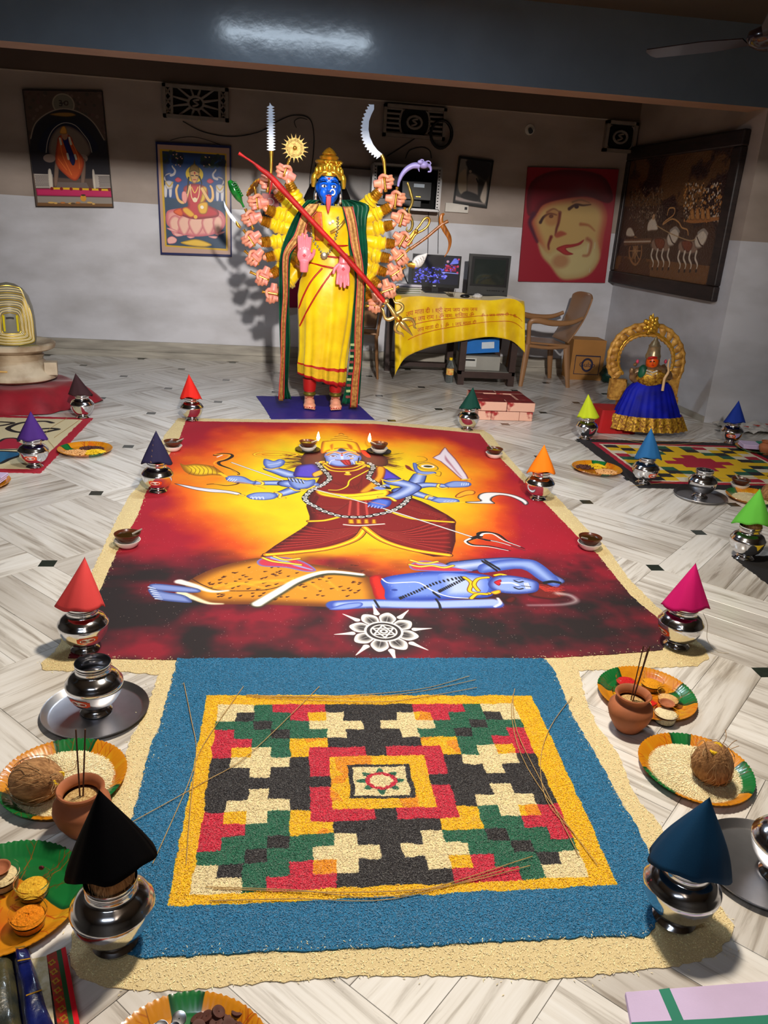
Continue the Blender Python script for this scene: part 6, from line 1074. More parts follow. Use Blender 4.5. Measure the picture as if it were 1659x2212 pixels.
for s, px in ((-1,1377), (1,1438)): part('flower_bud', ell(J(px,781), (.012,.012,.016), 8, 6), mat('pink_bud', (200,60,90), .5), idl, 60)
pm_ = MB()
for k in range(16): q = J(1398+ (k % 8)*3, 797+abs((k % 8)-4)*-1.2+8+(k//8)*6, -.085); pm_.add(ell(q, (.008,)*3, 8, 6))
pm_.obj('jewel_beads', mat('glass_beads', (220, 210, 190), .15, .5), idl, 60)
o = thing('idol_staff', 'thin cream wavy staff held in the idol\'s right-hand side fist', 'staff', W(1431,844,5.46)); part('staff_rod', tube([tuple(np.array(W(*p, 5.46))-np.array(o.location)) for p in ((1431,844),(1435,820),(1437,815),(1444,803),(1443,790),(1446,775))], [.011,.010,.010,.009,.007,.003], 8, 3), mat('cream_wood', (214, 176, 130), .5), o, 60)
rb = thing('red_cloth_block', 'low block draped in red cloth left behind the blue-skirted idol', 'cloth', (2.50, 5.68, 0))
def rdr(u, v):
    t = 2*pi*u; c_, s_ = cos(t), sin(t); q = max(abs(c_), abs(s_)); r = (.12/q)*(1 if v > .4 else v/.4); e = max(0, v-.55)/.45; return (r*c_*(1+.25*e), r*s_*(1+.35*e), max(.002, .17*(1-e)-.004*sin(6*t)*e))
part('drape', sheet(rdr, 60, 24), mat('red_satin_cloth', (176, 10, 16), .5, var=.2, vs_=6), rb, 40)
# ================================================================ table, screens, chairs, boxes
TY = 7.18; TZ = .79
YS = mat('yellow_satin', (244, 208, 12), .3, col2=(222, 176, 0), vs_=6, sheen=.3, bump=.25, bs=14, bdist=.008); DW = mat('dark_table_wood', (58, 38, 32), .5, var=.3, vs_=20)
tb = thing('table', 'dark wooden table with an open lower shelf under a yellow cloth', 'table', (1.62, 7.5, 0))
tx0, tx1 = W(864,640,TY)[0]-1.62, W(1126,650,TY)[0]-1.62
part('table_top', bbox2((tx0, -.30, .755), (tx1, .42, .784)), DW, tb, 0)
for px in (992, 1094): x = G(px, 829)[0]-1.62; part('leg', bbox2((x-.03, -.28, 0), (x+.03, -.22, .755)), DW, tb, 0); part('leg', bbox2((x-.03, .30, 0), (x+.03, .36, .755)), DW, tb, 0)
for px in (872,): x = -.60; part('leg', bbox2((x-.03, .30, 0), (x+.03, .36, .755)), DW, tb, 0)
xa, xb = G(992,829)[0]-1.62, G(1094,829)[0]-1.62; part('shelf', bbox2((xa-.03, -.28, .10), (xb+.03, .36, .135)), mat('grey_shelf', (120,116,108), .6), tb, 0); part('rail', bbox2((xa, -.285, .07), (xb, -.262, .13)), DW, tb, 0); part('stretcher', bbox2((-.60, .28, .06), (xa, .36, .10)), DW, tb, 0)
cl = thing('yellow_tablecloth', 'shiny yellow cloth with red printed script draped over the table', 'tablecloth', (1.62, TY, TZ))
topE = [(858,645),(900,640),(950,643),(1000,646),(1060,649),(1100,645),(1122,652),(1133,668)]; botE = [(852,815),(859,798),(880,770),(935,748),(1000,736),(1052,728),(1085,731),(1110,739),(1134,762)]
Qt, Qb = cr(topE, 8), cr(botE, 8)
def edge(Q, px):
    xs = [q[0] for q in Q]; return float(np.interp(px, xs, [q[1] for q in Q]))
def cfront(u, v, e=0):
    px = 853+281*u; y0_ = edge(Qt, px); y1_ = edge(Qb, px); py = y0_+(y1_-y0_)*v; x, y, z = W(px, py, TY-.01-e-.018*v*(1+sin(u*38))-.012*v*sin(u*17+1)); return (x-1.62, y-TY, z-TZ)
def whole(u, v):
    if v < .3:
        k = v/.3; p = cfront(u, 0); return (p[0], p[1]+(1-k)*.60, max(p[2], 0)*k*.8+.006*(1-k)+.002)
    return cfront(u, (v-.3)/.7)
co = part('cloth', sheet(whole, 90, 40), YS, cl, 60); solid(co, .002)
RPR = mat('red_print', (190, 60, 10), .5)
def onc(u0, v0, sx, rot):
    def f(x, y): X_, Y2 = x*cos(rot)-y*sin(rot), x*sin(rot)+y*cos(rot); return Vector(cfront(u0+X_*sx, v0-Y2/.42, .008))
    return f
for s_, u0, v0, size in (('जय माता दी । श्री राम जय राम जय', .36, .27, .052), ('जय जय राम । ॐ नमः शिवाय ॐ', .36, .40, .052), ('जय माता दी ।  ॐ  । जय माता दी', .40, .60, .046), ('ॐ । जय माता दी । ॐ', .80, .40, .042)): text('printed_script', s_, size, RPR, cl, onc(u0, v0, .82, .03))
for v0, v1 in ((.50,.36), (.72,.52)): part('printed_line', sheet(lambda u, v: cfront(.10+.88*u, v0+(v1-v0)*u+.012*v, .006), 80, 1), RPR, cl, 0)
BZ = mat('black_plastic', (24, 24, 27), .35); 
def screen_art(seed, kind):
    a = Art(160, 110, lambda x, y: (x, y), (26, 26, 40)); rr = random.Random(seed)
    if kind == 'cam':
        for k in range(150): a.dot((rr.uniform(0,118), rr.uniform(4,66)), rr.uniform(1.5,6), rr.choice([(90,90,230),(60,60,200),(130,130,240),(40,40,110)]), ry=rr.uniform(1.5,4))
        a.poly([(30,66),(60,66),(80,110),(10,110)], (24,24,34), sm=0); a.poly([(60,70),(100,75),(110,110),(50,110)], (16,14,20), sm=0); a.poly([(108,52),(150,54),(150,78),(110,76)], (140,30,60), sm=0); a.poly([(125,80),(156,86),(156,106),(140,106)], (110,120,220), sm=0); a.dot((118,92), 5, (200,150,160)); a.poly([(95,20),(160,22),(160,0),(95,0)], (30,30,42), sm=0); a.line([(100,48),(158,46)], 3, (150,160,250), sm=0)
        for k in range(30): a.dot((rr.uniform(105,158), rr.uniform(50,104)), rr.uniform(1,4), rr.choice([(90,90,220),(200,60,90),(30,30,60)]))
    return a
mo = thing('flat_monitor', 'flat black monitor showing blue-tinted camera views on the yellow table', 'monitor', (1.395, 7.58, TZ+.004)); SCM = art_mat('camera_view', screen_art(3, 'cam'), .3, emit=.75)
part('housing', bbox2((-.228, -.012, .055), (.228, .03, .345)), BZ, mo, 0); sc_ = part('screen', bbox2((-.212, -.014, .085), (.212, -.0125, .332)), SCM, mo, 0); uvmap(sc_.data, lambda c: ((c[:, 0]+.212)/.424, (c[:, 2]-.085)/.247)); part('stand', bbox2((-.03, .0, 0), (.03, .03, .08)), BZ, mo, 0); part('foot', bbox2((-.10, -.06, 0), (.10, .08, .012)), BZ, mo, 0); part('brand_mark', box((-.01, -.0135, .067), (.03, .002, .008)), mat('logo_white', (220,220,224), .4), mo, 0)
ct = thing('tube_monitor', 'grey-black tube monitor with a dark screen on the right of the table', 'monitor', (1.89, 7.52, TZ+.004)); CG = mat('charcoal_plastic', (52, 52, 52), .45)
part('cabinet', MB().add(bbox2((-.195, 0, .015), (.195, .06, .375))).add(prism([(-.18,.06),(.18,.06),(.13,.30),(-.13,.30)], .03, .33)).v and (lambda m_: (m_.v, m_.f))(MB().add(bbox2((-.195, 0, .015), (.195, .06, .375))).add(prism([(-.18,.06),(.18,.06),(.13,.30),(-.13,.30)], .03, .33))), CG, ct, 0)
part('base_tray', bbox2((-.19, -.02, 0), (.19, .22, .015)), BZ, ct, 0); part('bezel', MB().add(bbox2((-.175, -.008, .092), (.175, .0, .355))).v and (lambda m_: (m_.v, m_.f))(MB().add(bbox2((-.175, -.008, .092), (.175, .0, .355)))), BZ, ct, 0)
part('tube_screen', sheet(lambda u, v: (-.150+.30*u, -.009-.012*sin(pi*u)*sin(pi*v), .110+.225*v), 16, 12), mat('screen_glass', (44, 50, 48), .08, coat=1), ct, 60)
for k in range(6): part('button', box((.0+.022*k, -.003, .055), (.014, .008, .008)), BZ, ct, 0)
part('knob', lathe([(.010,0),(.009,.008),(.001,.009)], 14, c=(0,0,0)), BZ, ct, 60).matrix_local = Matrix.Translation((.150, 0, .056)) @ Matrix.Rotation(pi/2, 4, 'X')
pp = thing('paper_stack', 'stack of papers and a ledger at the left end of the table', 'papers', (1.10, 7.42, TZ+.003), .1)
for k in range(6): part('sheet_pile', box((.01*(k % 2), .008*(k % 3), .006+.009*k), (.22, .17, .008), .04*k), mat('paper_white', (214, 210, 204), .7) if k % 2 else mat('paper_grey', (150, 156, 130), .7), pp, 0)
pr_ = thing('white_handset', 'pale flat device lying on the papers at the left end of the table', 'device', (1.10, 7.42, TZ+.062), -.15); bevel(part('device_body', box((.02, 0, .012), (.24, .07, .024)), mat('pale_plastic', (196, 192, 204), .4), pr_, 0), .008, 3)
mo_ = thing('computer_mouse', 'black computer mouse on the table before the flat monitor', 'mouse', (1.62, 7.26, TZ+.004)); part('mouse_shell', ell((0, 0, .012), (.045, .028, .018), 16, 10), BZ, mo_, 60)
gl = thing('plastic_glass', 'crumpled clear plastic glass on the table before the flat monitor', 'glass', (1.50, 7.28, TZ+.004)); part('glass_wall', lathe([(.001,0),(.024,0),(.036,.075),(.0352,.075),(.0232,.001),(.001,.001)], 20, lambda t, k: 1+.08*sin(5*t), cap=False), CUPM, gl, 60)
ti = MB().add(ell((0,0,.02), (.045,.03,.022), 14, 10)); ti.v = [(x+rnd.uniform(-.004,.004), y+rnd.uniform(-.004,.004), z+rnd.uniform(-.004,.004)) for x, y, z in ti.v]; o = ti.obj('crumpled_tissue', mat('tissue', (206, 204, 204), .9), None, 30, (1.74, 7.27, TZ+.003)); tag(o, 'crumpled white tissue on the table between the two screens', 'tissue')
sh_ = 7.30; bxb = thing('blue_carton', 'bright blue carton tilted on top of the grey device under the table', 'box', (1.83, 7.42, .285)); c_ = part('carton', box((0, 0, .075), (.34, .26, .13), ry=-.09), mat('bright_blue_card', (14, 110, 196), .45), bxb, 0); part('carton_label', box((.06, -.132, .085), (.12, .002, .06), ry=-.09), mat('label_pale', (200, 214, 226), .5), bxb, 0)
dv = thing('grey_recorder', 'beige-grey machine lying on the shelf under the table', 'device', (1.85, 7.42, .137)); part('casing', bbox2((-.19, -.15, 0), (.17, .17, .13)), mat('beige_plastic', (150, 148, 140), .5), dv, 0); part('front_panel', bbox2((-.185, -.153, .03), (-.06, -.150, .11)), mat('pale_panel', (196, 196, 190), .5), dv, 0); part('slot', bbox2((-.17, -.155, .085), (-.075, -.1535, .10)), BZ, dv, 0); part('dark_foot', bbox2((-.18, -.14, -.001), (.16, .16, .012)), BZ, dv, 0)
ne = thing('newspapers', 'dark folded papers wedged above the blue carton under the table', 'papers', (1.83, 7.42, .44))
for k in range(4): part('folded_paper', box((.01*k, 0, .012+.012*k), (.36-.02*k, .26, .008), 0, 0, .05-.03*k), mat('dull_paper', (92, 80, 70), .8), ne, 0)
bt_ = thing('drink_bottle', 'clear drink bottle with yellow label and cap on the floor by the table', 'bottle', (*G(970,826), 0)); part('bottle_wall', lathe([(.001,0),(.032,0),(.036,.006),(.036,.14),(.033,.16),(.016,.20),(.013,.215),(.001,.215)], 28, lambda t, k: 1, cap=False), mat('clear_bottle', (220,232,232), .05, trans=.9, ior=1.2), bt_, 60); part('bottle_cap', lathe([(.016,.212),(.016,.236),(.001,.237)], 18, cap=False), mat('yellow_cap', (240,200,10), .4), bt_, 60); part('bottle_label', lathe([(.0365,.075),(.0365,.135)], 28, cap=False), mat('yellow_label', (240,220,120), .5, col2=(226,90,20), vs_=30), bt_, 60)
for k in range(5): part('bottle_ridge', tube([(.0365*cos(t), .0365*sin(t), .012+.012*k) for t in [i*2*pi/20 for i in range(20)]], .0014, 5, closed=True), MC['clear_bottle'], bt_)
# chairs
PLA = mat('brown_plastic', (150, 108, 70), .42, var=.12, vs_=4, coat=.2)
def plastic_chair(label, loc, rz, group=None):
    t = thing('plastic_chair', label, 'chair', loc, rz, group)               # faces +x
    o = part('seat', sheet(lambda u, v: (-.20+.42*u, -.21+.42*v, .405+.02*(u-.5)-.018*sin(pi*u)*sin(pi*v)), 12, 12), PLA, t, 60); solid(o, .02, 0); bevel(o, .006)
    def bk(u, v): z = .42+.46*v; x = -.20-.17*v-.03*sin(pi*v); y = (-.20+.40*u)*(1+.16*v); return (x-.035*(1-(2*u-1)**2)*v, y, z-.04*v*(2*u-1)**4)
    o = part('backrest', sheet(bk, 14, 14), PLA, t, 60); solid(o, .014); bevel(o, .004)
    for s in (-1, 1):
        o = part('leg', tube([(.20, s*.20, .40), (.215, s*.215, .2), (.235, s*.235, .0)], [.032,.028,.020], 8, 3, .55), PLA, t, 60); part('leg', tube([(-.19, s*.20, .40), (-.215, s*.22, .2), (-.245, s*.24, .0)], [.034,.028,.020], 8, 3, .55), PLA, t, 60)
        part('armrest', tube([(-.30, s*.235, .66), (-.18, s*.245, .615), (.0, s*.25, .605), (.15, s*.245, .625), (.215, s*.235, .60), (.21, s*.22, .50), (.20, s*.21, .40)], [.018,.022,.028,.028,.024,.020,.026], 10, 5, .6), PLA, t, 60)
        part('apron', tube([(.19, s*.205, .385), (0, s*.205, .37), (-.19, s*.205, .385)], .018, 8, 3), PLA, t, 60)
    return t
plastic_chair('brown plastic armchair facing the right end of the yellow table', (2.46, 7.50, 0), pi+.06, 'brown plastic chairs'); plastic_chair('brown plastic chair in shadow behind the goddess statue', (.66, 7.60, 0), -pi/2-.1, 'brown plastic chairs')
o = MB().add(sheet(lambda u, v: (.20-.25+.78*u, 7.93-.02*sin(u*20)-.10*v, .56+.30*v), 40, 6)).obj('magenta_cloth', mat('magenta_cotton', (150, 24, 70), .8), None, 60); solid(o, .006); tag(o, 'magenta cloth hanging low on the wall behind the statue', 'cloth')
bx_ = thing('cardboard_box', 'brown cardboard box with a dark printed oval label beside the right wall', 'box', (3.06, 7.86, 0), -.04); CB = mat('cardboard', (178, 124, 62), .75, var=.12, vs_=6); INK = mat('navy_print', (36, 32, 62), .6)
part('carton', bbox2((-.17, -.14, 0), (.17, .14, .40)), CB, bx_, 0); part('flap', box((0, -.07, .402), (.34, .135, .004)), mat('card_flap', (196, 142, 78), .75), bx_, 0); part('flap', box((0, .07, .402), (.34, .135, .004)), MC['card_flap'], bx_, 0)
vbox = lambda x, z, sx, sz: bbox2((x-sx/2, -.1425, z-sz/2), (x+sx/2, -.1412, z+sz/2))
for x, z, sx, sz in ((0,.245,.26,.012), (0,.06,.26,.006), (-.128,.15,.006,.19), (.128,.15,.006,.19)): part('printed_frame', vbox(x, z, sx, sz), INK, bx_, 0)
part('printed_oval', [( (.062*cos(a_), -.1430, .155+.07*sin(a_)) if i % 2 == 0 else (.045*cos(a_), -.1430, .155+.05*sin(a_)) ) for i in range(2) for a_ in [0]] and (lambda n: ([(.062*cos(2*pi*i/n), -.143, .155+.07*sin(2*pi*i/n)) for i in range(n)]+[(.043*cos(2*pi*i/n), -.143, .155+.05*sin(2*pi*i/n)) for i in range(n)], [(i, (i+1) % n, n+(i+1) % n, n+i) for i in range(n)]))(32), INK, bx_, 0)
text('printed_name', 'Gulab', .07, INK, bx_, lambda x, y: Vector((x, -.1436, .155+y))); text('printed_line', '----------', .03, INK, bx_, lambda x, y: Vector((x, -.1436, .085+y)))
gb = MB().add(ell((0,0,.09), (.10,.09,.09), 20, 14)); gb.v = [(x*(1+.12*sin(9*z*10)), y, max(.002, z+rnd.uniform(-.008,.008))) for x, y, z in gb.v]; o = gb.obj('green_bag', mat('dark_green_plastic', (10, 50, 38), .35, bump=.8, bs=20, bdist=.01), None, 50, (3.27, 7.62, 0)); tag(o, 'crumpled dark green bag in the corner beside the cardboard box', 'bag')

CR_ = MB().add(sheet(lambda u, v: (3.50+1.0*u, 5.62+.34*v, .006+.022*abs(sin(u*19+v*7))*abs(sin(v*9+u*5))+.012*abs(sin(u*37))), 60, 24)).obj('plastic_sheet', mat('cloudy_plastic', (196, 192, 186), .35, var=.1, vs_=20, coat=.4), None, 0); tag(CR_, 'crumpled whitish plastic sheet on the floor at the foot of the right wall', 'sheet')
for k in range(4): part('red_mark', lathe([(.001,0),(.022+.006*(k % 2),0)], 9, lambda t, q: 1+.4*sin(3*t+k), c=(3.66+.12*k, 5.72+.05*(k % 3), .042), cap=False), MC['brick_dust'] if 'brick_dust' in MC else mat('brick_dust', (200, 60, 40), .8), CR_, 0)
# ================================================================ things on the walls
YW = YB-.001
def wall_T(corners, w_, h_, Y=YB-.03):                   # corner pixels TL TR BR BL -> texel mapping on the back wall
    q = [W(*c, Y) for c in corners]; O, U, V = np.array(q[3]), np.array(q[2])-np.array(q[3]), np.array(q[0])-np.array(q[3]); M_ = np.array([[U[0], V[0]], [U[2], V[2]]]); Mi = np.linalg.inv(M_)
    def T(x, y): p = np.array(W(x, y, Y)); u = Mi @ np.array([p[0]-O[0], p[2]-O[2]]); return u[0]*w_, u[1]*h_
    return T, [(p[0], p[2]) for p in q]
def picture(name, corners, art, label, fw, fmat, cat='picture', Y=YB-.03, thick=.025, rough=.35, emit=0):
    T, q = wall_T(corners, art.w, art.h, Y); c = np.mean(q, 0); t = thing(name, label, cat, (c[0], YB, c[1])); q = [np.array(p)-c for p in q]
    def inset(k): return [p*(1-k/max(np.hypot(*p), .01)*1.4) for p in q]
    def loop(P, y): return [(p[0], y, p[1]) for p in P]
    O_, I_ = q, inset(fw); v = loop(O_, -.002)+loop(O_, -thick-.006)+loop(I_, -thick-.006)+loop(I_, -thick+.004); f = []
    for k in range(4):
        j = (k+1) % 4
        for a_ in (0, 4, 8): f.append((a_+k, a_+j, a_+4+j, a_+4+k))
    part('frame', (v, f), fmat, t, 0); m = art_mat(name+'_print', art, rough, coat=.25)
    n = 2; o = part('print', (loop(q, -thick), [(0, 1, 2, 3)]), m, t, 0); uvl = o.data.uv_layers.new(name='UVMap')
    for li, uvv in zip(o.data.polygons[0].loop_indices, ((0, 1), (1, 1), (1, 0), (0, 0))): uvl.data[li].uv = uvv
    return t
BRN = mat('dark_brown_frame', (40, 26, 20), .4); NVF = mat('navy_frame', (20, 28, 84), .3, coat=.3); BKF = mat('black_frame', (12, 12, 13), .35)
# shrine print
cs = [(48,193),(221,196),(245,449),(77,447)]; a = Art(340, 500, wall_T(cs, 340, 500)[0], (88, 70, 60)); a.c = crop(30, 170, 7.213); rr = random.Random(1)
for k in range(160): a.dot((rr.uniform(150,1500), rr.uniform(180,900)), rr.uniform(3,9), rr.choice([(120,96,84),(76,54,48),(104,70,66),(60,56,50)]), a=.6)
a.dot((780,400), 48, (150,140,120), ry=44); a.dot((780,400), 42, (110,104,90), ry=39); a.line([(715,345),(745,350),(740,380),(720,385),(755,395),(750,425),(715,420)], 4, (30,22,20)); a.line([(755,385),(790,380),(800,360),(845,360),(845,410),(800,410),(800,380)], 4, (50,34,30))
a.poly([(260,930),(330,700),(520,540),(780,470),(1050,540),(1260,700),(1420,960),(1500,1000),(1500,1520),(300,1480),(250,1000)], (30,26,34), (52,44,48), 8); a.line([(260,930),(330,700),(520,540),(780,470),(1050,540),(1260,700),(1420,960)], 5, (150,136,120))
a.poly([(420,1150),(440,850),(620,690),(780,650),(960,690),(1200,850),(1290,1150)], (14,18,44), (24,24,34), 8); a.line([(500,1150),(530,950),(620,780),(780,690),(960,730),(1100,880),(1180,1000),(1220,1150)], 3, (190,180,160))
a.poly([(540,1120),(580,900),(700,760),(860,740),(1040,840),(1160,1000),(1200,1160),(1050,1250),(650,1250)], (120,104,92), (84,70,64), 12); a.poly([(550,560),(700,525),(900,530),(980,580),(800,600)], (150,110,50), (60,40,20), 5)
for s in (-1, 1): a.dot((770+s*(220)+70*(s>0), 1240), 26, (140,120,110), ry=18); a.poly([(700+s*60+(s>0)*300,1290),(760+s*60+(s>0)*300,1290),(740+s*60+(s>0)*300,1650),(680+s*60+(s>0)*300,1650)], (126,100,84), (80,60,50), 5)
a.poly([(700,900),(800,860),(900,920),(960,1080),(1090,1260),(1060,1450),(960,1590),(800,1500),(650,1310),(670,1000)], (206,84,32), (150,48,20), 12)
for P in ([(720,1000),(760,1200),(900,1500)], [(900,980),(1000,1200),(1020,1400)], [(690,1250),(820,1420)]): a.line(P, 3, (236,130,60))
a.poly([(745,910),(790,960),(845,900),(860,1000),(950,1240),(930,1350),(880,1300),(800,1080)], (24,24,92), (14,14,60), 5); a.dot((790,880), 14, (170,120,90), ry=20); a.poly([(715,850),(740,760),(790,740),(825,800),(820,860)], (214,150,60), (150,90,30), 5)
for P in (((715,930),(735,1020)), ((865,920),(890,1020)), ((830,1170),(850,1250)), ((950,1190),(970,1250))): a.line(list(P), 9, (206,206,186))
a.poly([(310,1480),(600,1490),(610,1700),(340,1700)], (180,170,160), sm=0); a.poly([(1220,1490),(1500,1500),(1520,1700),(1240,1700)], (180,170,160), sm=0)
for i in range(14):
    for j in range(9): a.dot((330+i*15+6*(j%2)+j*2, 1510+j*20), 1.5, (50,40,44)); a.dot((1320+i*13+6*(j%2)+j*2, 1525+j*19), 1.5, (50,40,44))
a.poly([(530,1430),(580,1430),(610,1700),(550,1700)], (206,196,180), (160,150,140), 4); a.poly([(1220,1440),(1255,1440),(1280,1700),(1240,1700)], (206,196,180), (160,150,140), 4)
a.poly([(680,1610),(1130,1620),(1170,1700),(660,1700)], (110,96,90), sm=0); a.poly([(340,1710),(1520,1720),(1540,1850),(360,1820)], (196,40,96), (150,24,70), 8, sm=1); a.line([(620,1710),(900,1715),(1480,1735)], 9, (230,180,30))
for k in range(7): a.dot((590+k*150,1712+k*3), 7, (130,20,20))
a.poly([(360,1830),(1540,1855),(1560,1960),(370,1940)], (150,140,130), sm=0); a.poly([(370,1930),(1560,1950),(1565,2030),(360,2000)], (120,84,50), sm=0); a.dot((1080,1860), 13, (214,150,50), ry=15); a.dot((1080,1815), 10, (60,50,20), ry=4)
for x in (580,650,760,900,920,1000,1180,1240): a.dot((x,1930+rr.uniform(-10,20)), rr.uniform(6,16), rr.choice([(214,170,90),(190,120,60),(90,70,50)]), ry=4)
picture('shrine_picture', cs, a, 'unframed print of an orange-robed seated figure in an arched shrine', .008, BRN)
# lotus goddess print
cs = [(336,306),(499,315),(501,555),(347,550)]; a = Art(340, 500, wall_T(cs, 340, 500)[0], (186, 152, 134)); a.c = crop(330, 290, 7.9)
a.poly([(115,250),(1245,325),(1280,1990),(210,1915)], (206,164,30), sm=0); a.poly([(160,285),(1220,350),(1250,1955),(240,1890)], (28,72,136), (20,40,80), 30, sm=0); a.poly([(200,1080),(1225,1150),(1250,1950),(238,1885)], (34,66,96), sm=0)
for k in range(70): x = rr.choice([rr.uniform(180,520), rr.uniform(840,1200)]); a.dot((x, 300+60*rr.random()+ (x>700)*40+rr.uniform(0,170)), rr.uniform(5,14), rr.choice([(24,40,44),(40,60,40),(16,30,60)]), a=.7)
for k in range(16): a.dot((rr.choice([rr.uniform(330,500), rr.uniform(840,990)]), rr.uniform(320,560)), 3, rr.choice([(214,150,140),(220,190,120)]))
a.dot((708,680), 40, (232,196,20), ry=36)
for s, x in ((-1,270), (1,1130)):
    y = 700+(s>0)*60; a.poly([(x-s*40,y-30),(x+s*0-0,y-40),(x-s*60*-1,y),(x-s*40*-1,y+90),(x-s*10,y+120),(x+s*70,y+90),(x+s*70,y+20)], (206,198,196), (150,140,140), 6); a.line([(x-s*40,y),(x-s*90,y-20),(x-s*110,y-80),(x-s*70,y-140),(x-s*60,y-160)], 12, (196,188,188), 5)
    for dx in (-30, 50): a.poly([(x+s*dx-25,y+180),(x+s*dx+25,y+180),(x+s*dx+22,y+360),(x+s*dx-22,y+360)], (206,204,208), (150,150,160), 4)
    a.poly([(x-50,y+100),(x+70,y+110),(x+60,y+230),(x-40,y+220)], (200,194,192), (150,140,140), 6); a.line([(x-50,y+120),(x+10,y+190),(x+70,y+120)], 6, (196,164,80))
a.poly([(230,1500),(240,1320),(400,1270),(700,1240),(1000,1260),(1180,1330),(1240,1470),(1190,1620),(1000,1720),(700,1745),(420,1680),(280,1580)], (232,160,150), (200,96,110), 20)
for c_, w_, h_ in ((380,110,190), (540,120,200), (740,140,210), (950,120,200), (1110,90,170)): a.poly([(c_-w_,1520),(c_-w_*.7,1420),(c_,1380),(c_+w_*.7,1420),(c_+w_,1520),(c_+w_*.5,1680),(c_,1730),(c_-w_*.5,1680)], (240,190,168), (206,110,116), 14)
for P in ([(235,1600),(330,1610),(450,1670),(330,1660)], [(350,1680),(480,1700),(520,1730),(400,1745)], [(1230,1660),(1130,1670),(1060,1710),(1160,1710)], [(950,1740),(1100,1740),(1080,1780),(1000,1770)], [(580,1740),(720,1750),(640,1780)], [(260,1860),(250,1780),(330,1740),(410,1790),(390,1850),(320,1870)]): a.poly(P, (240,180,170), (206,110,120), 5)
a.poly([(470,1850),(600,1810),(740,1790),(900,1830),(1010,1890),(880,1925),(620,1900)], (232,190,60), (160,120,20), 8)
a.poly([(520,940),(600,860),(700,840),(830,860),(930,930),(940,1080),(900,1180),(1100,1290),(1110,1400),(900,1440),(700,1450),(520,1400),(360,1320),(520,1250),(600,1200)], (196,50,60), (130,30,40), 16); a.poly([(840,890),(920,920),(890,1120),(800,1180),(840,1000)], (226,186,50), (170,110,20), 8); a.poly([(510,1260),(600,1250),(720,1370),(640,1420),(520,1330)], (236,180,50), (190,70,30), 8); a.poly([(360,1300),(470,1260),(520,1350),(480,1400),(370,1350)], (230,100,40), (180,50,20), 8)
for s, P in ((-1, [(620,900),(540,1150),(440,1120),(400,960),(430,870)]), (1, [(840,930),(960,1130),(1020,1080),(1010,940),(980,880)])): a.line(P, 17, (150,100,60), 10); a.line(P, 13, (236,190,120), 8)
for c_ in ((430,790), (970,810)): a.poly([(c_[0]-55,c_[1]-20),(c_[0],c_[1]-60),(c_[0]+65,c_[1]-10),(c_[0]+20,c_[1]+30),(c_[0]-30,c_[1]+20)], (206,70,90), (150,30,50), 5)
a.poly([(500,990),(560,980),(590,1080),(560,1180),(500,1120)], (240,160,150), (206,110,110), 5); a.poly([(620,650),(640,560),(710,520),(780,560),(790,700),(760,800),(710,840),(660,800)], (226,176,110), (150,110,60), 8); a.poly([(615,650),(640,540),(690,500),(705,410),(720,500),(780,560),(790,660),(700,620)], (150,120,50), (90,70,30), 6)
a.line([(655,700),(690,705)], 4, K); a.line([(730,700),(765,705)], 4, K); a.dot((712,660), 3, (200,20,20), ry=5); a.line([(690,775),(735,775)], 4, (190,50,60)); a.line([(610,740),(600,880),(580,1010)], 8, K, 3); a.line([(790,720),(830,830),(810,900)], 8, K, 3); a.line([(660,900),(715,1000),(770,900)], 4, (236,200,80)); a.line([(640,860),(660,1060),(720,1150),(780,1060),(800,880)], 4, (240,214,150)); a.dot((720,1120), 11, (240,220,180)); a.poly([(760,1220),(820,1160),(930,1160),(940,1280),(900,1360),(800,1350)], (236,180,40), (160,100,16), 8); a.dot((840,1245), 8, (250,240,220)); a.dot((730,1410), 9, (236,190,60)); 
a.line([(345,1000),(180,1010),(175,960)], 3, (34,72,130), a=0); picture('lotus_goddess_picture', cs, a, 'blue-framed print of a four-armed goddess on a pink lotus between elephants', .018, NVF)
# portrait canvas
cs = [(1141,361),(1337,366),(1307,611),(1120,608)]; a = Art(360, 420, wall_T(cs, 360, 420)[0], (196, 26, 50)); a.c = crop(1110, 350, 6.9125); FC, FD = (232, 186, 108), (196, 110, 60)
a.poly([(250,900),(300,760),(440,600),(700,520),(1050,520),(1300,590),(1400,800),(1350,1100),(1290,1450),(1150,1680),(900,1760),(700,1740),(560,1560),(420,1400),(350,1200),(300,1080)], FC, (206,90,60), 40, soft=8)
a.poly([(200,760),(260,300),(700,120),(1300,200),(1480,500),(1400,620),(1100,520),(700,560),(440,640),(330,780)], (150,20,40), (110,12,30), 30, soft=6)
a.poly([(370,1200),(520,1350),(640,1290),(900,1240),(1130,1150),(1240,1200),(1280,1450),(1100,1690),(860,1750),(690,1730),(540,1540),(420,1400)], (240,212,140), (226,190,120), 30, soft=14)
a.line([(690,760),(670,900),(640,1000),(625,1090)], 12, (110,30,30), 6, soft=8); a.poly([(620,1080),(700,1030),(790,1070),(740,1100),(640,1130)], (196,90,60), soft=8); a.line([(400,900),(450,820),(540,770),(640,790)], 12, (70,34,30), 4, soft=5); a.dot((560,810), 9, (60,30,30), ry=7, soft=3); a.line([(500,750),(600,700),(700,760)], 8, (150,90,60), 3, soft=6); a.dot((570,830), 30, FD, a=.5, soft=14)
a.line([(830,700),(930,640),(1040,650),(1150,640)], 12, (80,40,30), 3, soft=5); a.dot((940,670), 9, (70,34,30), ry=7, soft=3); a.line([(880,600),(1000,570),(1130,610)], 7, (150,100,60), 2, soft=6)
